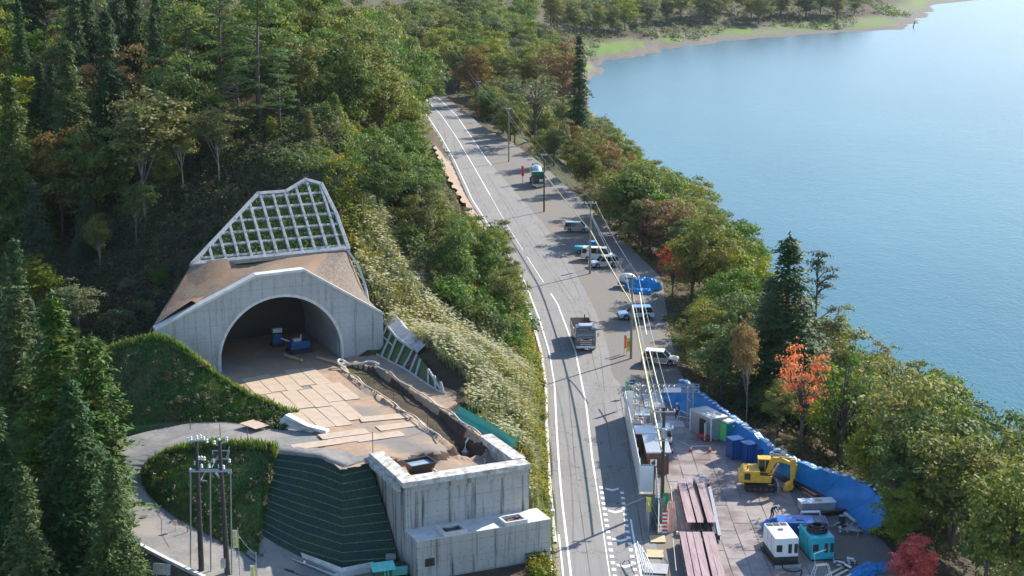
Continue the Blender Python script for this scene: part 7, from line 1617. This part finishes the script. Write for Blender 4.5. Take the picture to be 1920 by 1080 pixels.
m_.bb(-.2, 1.0, .05, 1.15, 2.72, 2.8); part('cab_frame', m_, 'yellow', cb)
def slab(mb, pts, hw, y): mb.prism(pts, y-hw, y+hw); return mb
part('boom', slab(MB(), [(.35, 1.35), (.75, 1.45), (1.35, 2.65), (1.7, 2.72), (3.0, 2.35), (3.05, 2.6), (1.8, 3.12), (1.1, 3.15), (.85, 2.9)], .16, -.3), 'yellow', r, bevel=.04)
part('arm', slab(MB(), [(2.7, 2.95), (3.15, 3.0), (3.2, 2.4), (2.98, .75), (2.74, .75), (2.72, 2.0)], .13, -.3), 'yellow', r, bevel=.03)
m_ = MB(); m_.tube((.9, -.3, 1.2), (1.6, -.3, 2.5), .09); m_.tube((1.7, -.3, 3.2), (2.75, -.3, 3.05), .08); m_.tube((3.25, -.3, 2.5), (3.1, -.3, 1.1), .07); part('hydraulic_cylinders', m_, 'yellow', r); m_ = MB(); m_.tube((1.3, -.3, 1.95), (1.62, -.3, 2.52), .05); m_.path([(.6, -.12, 1.5), (1.2, -.1, 3.0), (2.4, -.1, 2.9), (2.9, -.15, 2.2)], .035, 4); part('rods_and_hoses', m_, 'dark', r)
bp = [(2.95, .75), (2.7, .8), (2.3, .55), (2.05, .12), (2.2, .02), (2.6, .03), (2.9, .2), (3.05, .5)]; bu = part('bucket', slab(MB(), bp, .45, -.3), 'yellow', r, bevel=.03); tt = MB()
for k in range(4): tt.box((2.05, -.65+k*.23, .08), (.2, .07, .06))
part('bucket_teeth', tt, 'rust', bu)

# steel beams
def hbeam(mb, L_, w_, h_, t=.06): mb.bb(-w_/2, w_/2, -L_/2, L_/2, h_-t, h_, 0); mb.bb(-w_/2, w_/2, -L_/2, L_/2, 0, t, 0); mb.bb(-.04, .04, -L_/2, L_/2, t, h_-t, 1); return mb
def beam_(label, p0, p1, w_, h_, mats=('pink', 'beamside'), z=.2, group='primed steel beams stacked along the yard'):
    a, b = gp(*p0), gp(*p1); L_ = (b-a).length; c = (a+b)/2; r = thing('steel_beam', label, 'steel beam', (c.x, c.y, z), math.atan2(b.y-a.y, b.x-a.x)-math.pi/2, group); 
    part('beam', hbeam(MB(), L_, w_, h_), list(mats), r); st = MB()
    for k in range(max(2, int(L_/1.4))): y = -L_/2+.5+k*1.4; st.bb(-w_/2+.03, w_/2-.03, y, y+.03, .06, h_-.06)
    part('stiffeners', st, mats[1], r); return r
beam_('upper left pink-topped steel beam of the far stack', (1276, 916), (1296, 1000), .72, .8); beam_('second pink-topped steel beam of the far stack', (1290, 916), (1313, 1000), .5, .8); beam_('third pink-topped steel beam of the far stack, with shadow across it', (1310, 916), (1334, 1000), .68, .8)
beam_('dark narrow steel beam in the gap of the far stack', (1300, 912), (1318, 992), .22, .6, ('rust', 'beamside')); beam_('dark steel beam on the right of the far stack', (1322, 926), (1340, 1016), .3, .55, ('dark', 'dark')); beam_('outermost dark steel beam of the far stack beside the cones', (1330, 926), (1349, 1018), .28, .5, ('steel', 'dark'))
for i, (x0, x1, w_) in enumerate([(1279, 1296, .5), (1292, 1310, .5), (1305, 1326, .6), (1321, 1343, .42), (1332, 1356, .55)]):
    beam_('%s pink-topped steel beam of the near stack at the bottom edge' % ['outer left', 'second', 'middle', 'fourth', 'outer right'][i], (x0, 1018), (x1+6, 1140), w_, .8)
for x, y, lb in [(1281, 1003, 'pale timber sleeper under the joint of the beam stacks')]:
    p = gp(x, y); o = tag(part('timber', MB().box((0, 0, .14), (.8, .3, .28)), 'ply', bevel=.02), lb, 'timber'); o.location = (p.x-.2, p.y, 0.03)
for i, (p0, p1, w_, lb) in enumerate([((1452, 893), (1548, 944), .4, 'long rusty beam nearest the excavator arm'), ((1458, 884), (1560, 938), .4, 'long rusty beam against the foot of the blue sheeting'), ((1475, 902), (1530, 938), .3, 'short rusty beam with pale top behind the bucket'), ((1502, 892), (1548, 928), .25, 'thin rusty beam leaning up the blue sheeting')]):
    beam_(lb, p0, p1, w_, .45, ('rust' if i != 2 else 'wood', 'beamside'), .1+.12*(i == 3), 'rusty beams behind the excavator')  # one beam has tan flanges instead of rusty ones
for i, (p0, p1, lb) in enumerate([((1500, 974), (1590, 962), 'dark steel beam lying under the grey tank'), ((1520, 958), (1578, 945), 'short dark beam behind the grey tank')]): beam_(lb, p0, p1, .35, .35, ('rust', 'dark'), .05, 'rusty beams behind the excavator')
p = gp(1531, 962); r = thing('steel_tank', 'shallow pale grey tank with rusty patch on its lid', 'tank', (p.x, p.y, .4), D(8)); part('tank_body', MB().bb(-1.55, 1.5, -.6, .6, 0, .75), 'steel', r, bevel=.03); part('lid', MB().bb(-1.6, 1.55, -.65, .65, .75, .8), 'white', r); part('rust_patch', MB().lathe((.1, 0, .8), [(.4, 0), (.35, .012)], 12), 'wood', r)
p = gp(1519, 986); r = thing('work_bench', 'white folding trestle in front of the grey tank', 'trestle', (p.x, p.y, 0), D(4)); part('top', MB().bb(-.8, .8, -.2, .2, 1.25, 1.32), 'white', r)
for x, y in ((-.8, -.2), (-.8, .2), (.8, -.2), (.8, .2)): part('leg', MB().tube((x*1.25, y*2.6, 0), (x, y, 1.25), .035, n=5), 'white', r)
# blue tank with white marks
p = gp(1505, 1019); r = thing('blue_tank', 'long blue box tank with small white lettering behind the two generators', 'tank', (p.x, p.y, 0.02), D(-1)); part('tank_body', MB().bb(-2.05, 2.0, 0, 1.7, .1, 1.75), 'blue', r, bevel=.03); part('lid', MB().bb(-2.1, 2.05, -.05, 1.75, 1.75, 1.83), 'tankblue', r, bevel=.02)
gr_ = MB(); gr_.bb(.95, 1.95, .1, 1.6, 1.832, 1.86); hg = part('grating', gr_, 'dark', r); gm_ = MB()
for k in range(6): gm_.bb(.95+k*.2, .99+k*.2, .1, 1.6, 1.862, 1.885)
part('grating_bars', gm_, 'tankblue', hg); part('hatch', MB().bb(-.5, .1, .5, 1.1, 1.832, 1.9), 'blue', r)
m_ = MB(); m_.lathe((-.35, -.062, 1.45), [(.13, -.012), (.13, .012)], 14, 'y')
for k in range(6): m_.bb(-.12+k*.17, -.0+k*.17, -.075, -.052, 1.38, 1.52)
part('white_marks', m_, 'white', r); heap('blue_sheet', 'bundled blue sheet at the left end of the blue tank', 'blue sheet', tuple(gp(1450, 992)), .85, .9, 'tarp', 4, .8)
# generators
def generator(label, base, w_, l, h, m, rz, coil=False, z0=.12):
    r = thing('generator', label, 'generator', base, rz); part('skid', MB().bb(-w_/2, w_/2, 0, l, 0, z0+.02), 'dark', r); part('housing', MB().bb(-w_/2, w_/2, 0, l, z0, h), m, r, bevel=.06)
    for k in range(3): part('louvre', MB().bb(-w_/2+.12+k*(w_-.2)/3, -w_/2+.05+(k+1)*(w_-.2)/3, l-.75, l-.15, h-.005, h+.02), 'dark', r)
    part('panel', MB().bb(-w_/2+.12, -w_/2+.6, -.02, .0, h-1.15, h-.55), 'dark', r, bevel=.01)
    for k in range(2): part('vent', MB().bb(.12+k*.5, .42+k*.5, -.02, .0, h-1.3, h-.5), 'dark', r, bevel=.01)
    sm_ = MB()
    for x in (-w_/2-.006, w_/2+.006):
        for y in (l*.3, l*.62): sm_.bb(x-.006, x+.006, y, y+.02, z0+.1, h-.1)
    sm_.bb(-w_/2+.1, w_/2-.1, l*.33, l*.33+.02, h, h+.01); sm_.bb(-w_/2+.1, w_/2-.1, l*.62, l*.62+.02, h, h+.01); part('seams', sm_, 'dark', r); part('exhaust_cover', MB().bb(-.2, .2, l*.5, l*.5+.3, h, h+.06), 'dark', r); return r
p = gp(1474, 1060); generator('white generator box on a dark tray with three front openings', (p.x, p.y, .02), 1.95, 3.5, 2.3, 'white', D(7), z0=.7); r = thing('spill_tray', 'dark steel tray under the white generator with pale front rail', 'tray', (p.x, p.y-.5, 0), D(7)); part('tray_body', MB().bb(-1.05, 1.05, -.1, 4.2, .02, .25), 'dark', r); part('front_rail', MB().bb(-1.08, 1.08, -.2, -.12, .02, .3), 'steel', r)
p = gp(1542, 1052); generator('turquoise generator box with black hose coils on its roof', (p.x, p.y, .02), 1.95, 3.3, 2.0, 'teal', D(8)); tc_ = (p.x-.25, p.y+1.5)
tag(part('hose_coil', MB().torus((tc_[0], tc_[1], 2.12), .78, .11, 24).torus((tc_[0], tc_[1]+.1, 2.3), .74, .1, 24).torus((tc_[0]+.02, tc_[1]+.05, 2.48), .5, .1, 20), 'black'), 'black hose coiled on top of the turquoise generator', 'hose')
cable('cable', 'black power cable snaking on the ground in front of the white generator', 'cable', smoothpts([tuple(gp(1468, 1052, .9)), tuple(gp(1466, 1068)+Vector((0, 0, .06))), tuple(gp(1490, 1075)+Vector((0, 0, .06))), tuple(gp(1505, 1068)+Vector((0, 0, .06))), tuple(gp(1500, 1085)+Vector((0, 0, .06))), tuple(gp(1485, 1095)+Vector((0, 0, .06)))], 3), .05, 'black', 6)
# step ladder, scrap, planks
p = gp(1540, 1085); r = thing('step_ladder', 'cream folding work ladder with a flat top in front of the turquoise generator', 'ladder', (p.x, p.y, 0), D(12)); part('top', MB().bb(-.5, .5, -.18, .18, 1.15, 1.22), 'ply', r)
for sx in (-1, 1):
    m_ = MB()
    for sy in (-1, 1): m_.path([(sx*.5, sy*.17, 1.15), (sx*.85, sy*.3, 0)], .03, 5)
    for k in range(3): t = .28+k*.25; m_.path([(sx*(.5+.35*t), -.17-.13*t, 1.15*(1-t)), (sx*(.5+.35*t), .17+.13*t, 1.15*(1-t))], .025, 4)
    part('leg', m_, 'white', r)
part('handrail', MB().path([(-.5, .17, 1.2), (-.62, .17, 2.1), (.35, .17, 2.35)], .03, 5), 'white', r)
def scrap(label, base, seed, mats, n=16, sp_=.9):
    R = random.Random(seed); r = thing('scrap_pile', label, 'scrap pile', base, 0); m_ = MB()
    for k in range(n):
        a = R.uniform(0, 3.14); l = R.uniform(.4, 1.3); c = (R.uniform(-sp_, sp_), R.uniform(-sp_, sp_), .08+R.uniform(0, .35)); m_.box(c, (l, R.uniform(.05, .22), R.uniform(.04, .14)), rz=a, ry=R.uniform(-.2, .2), mi=R.randrange(len(mats)))
    part('pieces', m_, mats, r); return r
scrap('grey heap of small metal parts right of the blue tank', tuple(gp(1588, 996)), 3, ['steel', 'dark', 'paleplate'], 26, 1.0); scrap('low heap of pipe clamps beside the step ladder', tuple(gp(1588, 1062)), 5, ['steel', 'white', 'dark'], 20, .8)
p = gp(1580, 980); r = thing('bollard', 'dark upright drum at the corner of the metal heap', 'drum', tuple(gp(1578, 985)), 0); part('drum_body', MB().lathe((0, 0, 0), [(.28, 0), (.3, .3), (.28, .85), (.2, .87)], 14), 'dark', r); part('lid', MB().lathe((0, 0, .87), [(.24, 0), (.24, .04)], 14), 'steel', r)
a, b = gp(1584, 962, .3), gp(1604, 978, .2); o = tag(part('pipe', MB().tube(tuple(a), tuple(b), .14), 'conc_light'), 'short pale pipe lying at the foot of the blue sheeting', 'pipe')
for i, (p0, p1) in enumerate([((1548, 1082), (1578, 1066)), ((1560, 1086), (1590, 1070)), ((1572, 1092), (1606, 1074))]):
    a, b = gp(*p0), gp(*p1); c = (a+b)/2; o = tag(part('plank', MB().box((0, 0, .06+.02*i), ((b-a).length, .25, .05)), 'ply'), '%s of three pale planks by the low heap at the bottom edge' % ['front left plank', 'middle plank', 'rear right plank'][i], 'plank', 'pale planks at the bottom edge'); o.location = (c.x, c.y, 0.02); o.rotation_euler = (0, 0, math.atan2(b.y-a.y, b.x-a.x))
# entrance clutter beside the beams
p = gp(1215, 985); r = thing('site_screen', 'grey corrugated screen with blue-green sheets standing behind the yellow banner', 'screen', (p.x, p.y, 0), 0)
rows = [[], []]
for i in range(19): rows[0].append((.3+i*.06, -.0+(.05 if i % 2 else 0), .1)); rows[1].append((.3+i*.06, (.05 if i % 2 else 0), 2.5))
M['slate'] = mat('slate_blue_sheet', (.13, .22, .25), (.10, .17, .20), 1.5, .5); part('sheets', MB().grid(rows), 'slate', r); part('side_sheet', MB().bb(-.12, -.06, -1.6, .4, .05, 2.4), 'steel', r); m_ = MB(); m_.path([(.3, -.1, 2.0), (1.1, -1.0, 0)], .03, 5); m_.path([(.1, -.1, 1.9), (.8, -1.1, 0)], .03, 5); part('brace', m_, 'steel', r)
banner('white and yellow leaning banner on the screen at the yard corner', (p.x+.0, p.y-.35, 0), .4, 1.3, 1.35, 'bannery', '', 'blacktext', .3, .15)
p = gp(1246, 1000); r = thing('striped_stand', 'red and white striped guard panel beside the cloth bundle', 'barricade', (p.x, p.y, 0), 0)
for k in range(12): part('stripe', MB().box((0, 0, .1+k*.17), (.42, .06, .17)), 'red' if k % 2 else 'white', r)
heap('cloth_bundle', 'tall bundle of orange and white flags beside the striped guard panel', 'cloth', tuple(gp(1257, 995)), .42, 2.5, 'orange', 7, .9); heap('cloth_bundle', 'small green cloth bundle on top end of the orange bundle', 'cloth', tuple(gp(1247, 958)), .3, 1.6, 'green', 8, .9)
for i, (x, y, w_, l, m, lb) in enumerate([(1233, 1012, 1.3, 1.5, 'wood', 'orange-brown board under the screen braces'), (1228, 1040, 1.4, 1.6, 'wood', 'lower brown board at the yard corner'), (1230, 1068, 1.9, 2.0, 'paleplate', 'pale pinkish slab beside the guard pipes at the bottom edge')]):
    p = gp(x, y); o = tag(part('board', MB().box((0, 0, 0), (w_, l, .05)), m, bevel=.01), lb, 'board'); o.location = (p.x, p.y, .08+.01*i); o.rotation_euler = (0, 0, -.08*i)
r = thing('guard_rail', 'white pipe guard rails leaning along the road at the yard corner', 'rail', tuple(gp(1212, 1085)), 0); m_ = MB()
for k in range(4): m_.path([(-.35+k*.14, 4.6-k*.7, 0), (-.4+k*.14, 4.6-k*.7, 1.3), (-.2+k*.2, .2-k*.3, 1.0), (-.15+k*.2, .2-k*.3, 0)], .04, 5)
m_.path([(-.4, 4.6, .65), (-.2, .2, .5)], .03, 5); m_.path([(-.4, 4, 1.2), (-1.4, 3.8, .05)], .03, 5); m_.path([(-.3, 1, 1.0), (-1.6, .8, .05)], .03, 5); part('pipes', m_, 'white', r)
for i, (x, y, lb) in enumerate([(1280, 945, 'bent wire hanging beside the upper far beams'), (1286, 1045, 'bent wire hanging beside the near beams')]):
    a = gp(x-4, y-35, .9); b = gp(x, y, .4); c = gp(x+3, y+25, .6); cable('rope', lb, 'rope', smoothpts([tuple(a-Vector((.9, 0, 0))), tuple(b-Vector((.9, 0, 0))), tuple(c-Vector((.9, 0, 0)))], 2), .03, 'hose', 4)
# ================================================================ air
m, N, b = new_mat('thin_air'); N.remove(b); pv = N.new('ShaderNodeVolumePrincipled'); pv.inputs['Color'].default_value = (.82, .90, 1, 1); pv.inputs['Density'].default_value = .000028; pv.inputs['Anisotropy'].default_value = .3
lk(m, pv.outputs[0], N['Material Output'].inputs['Volume']); M['air'] = m
hz = part('haze', MB().bb(-4200, 5200, -1600, 6700, -60, 260), 'air'); hz['kind'] = 'stuff'
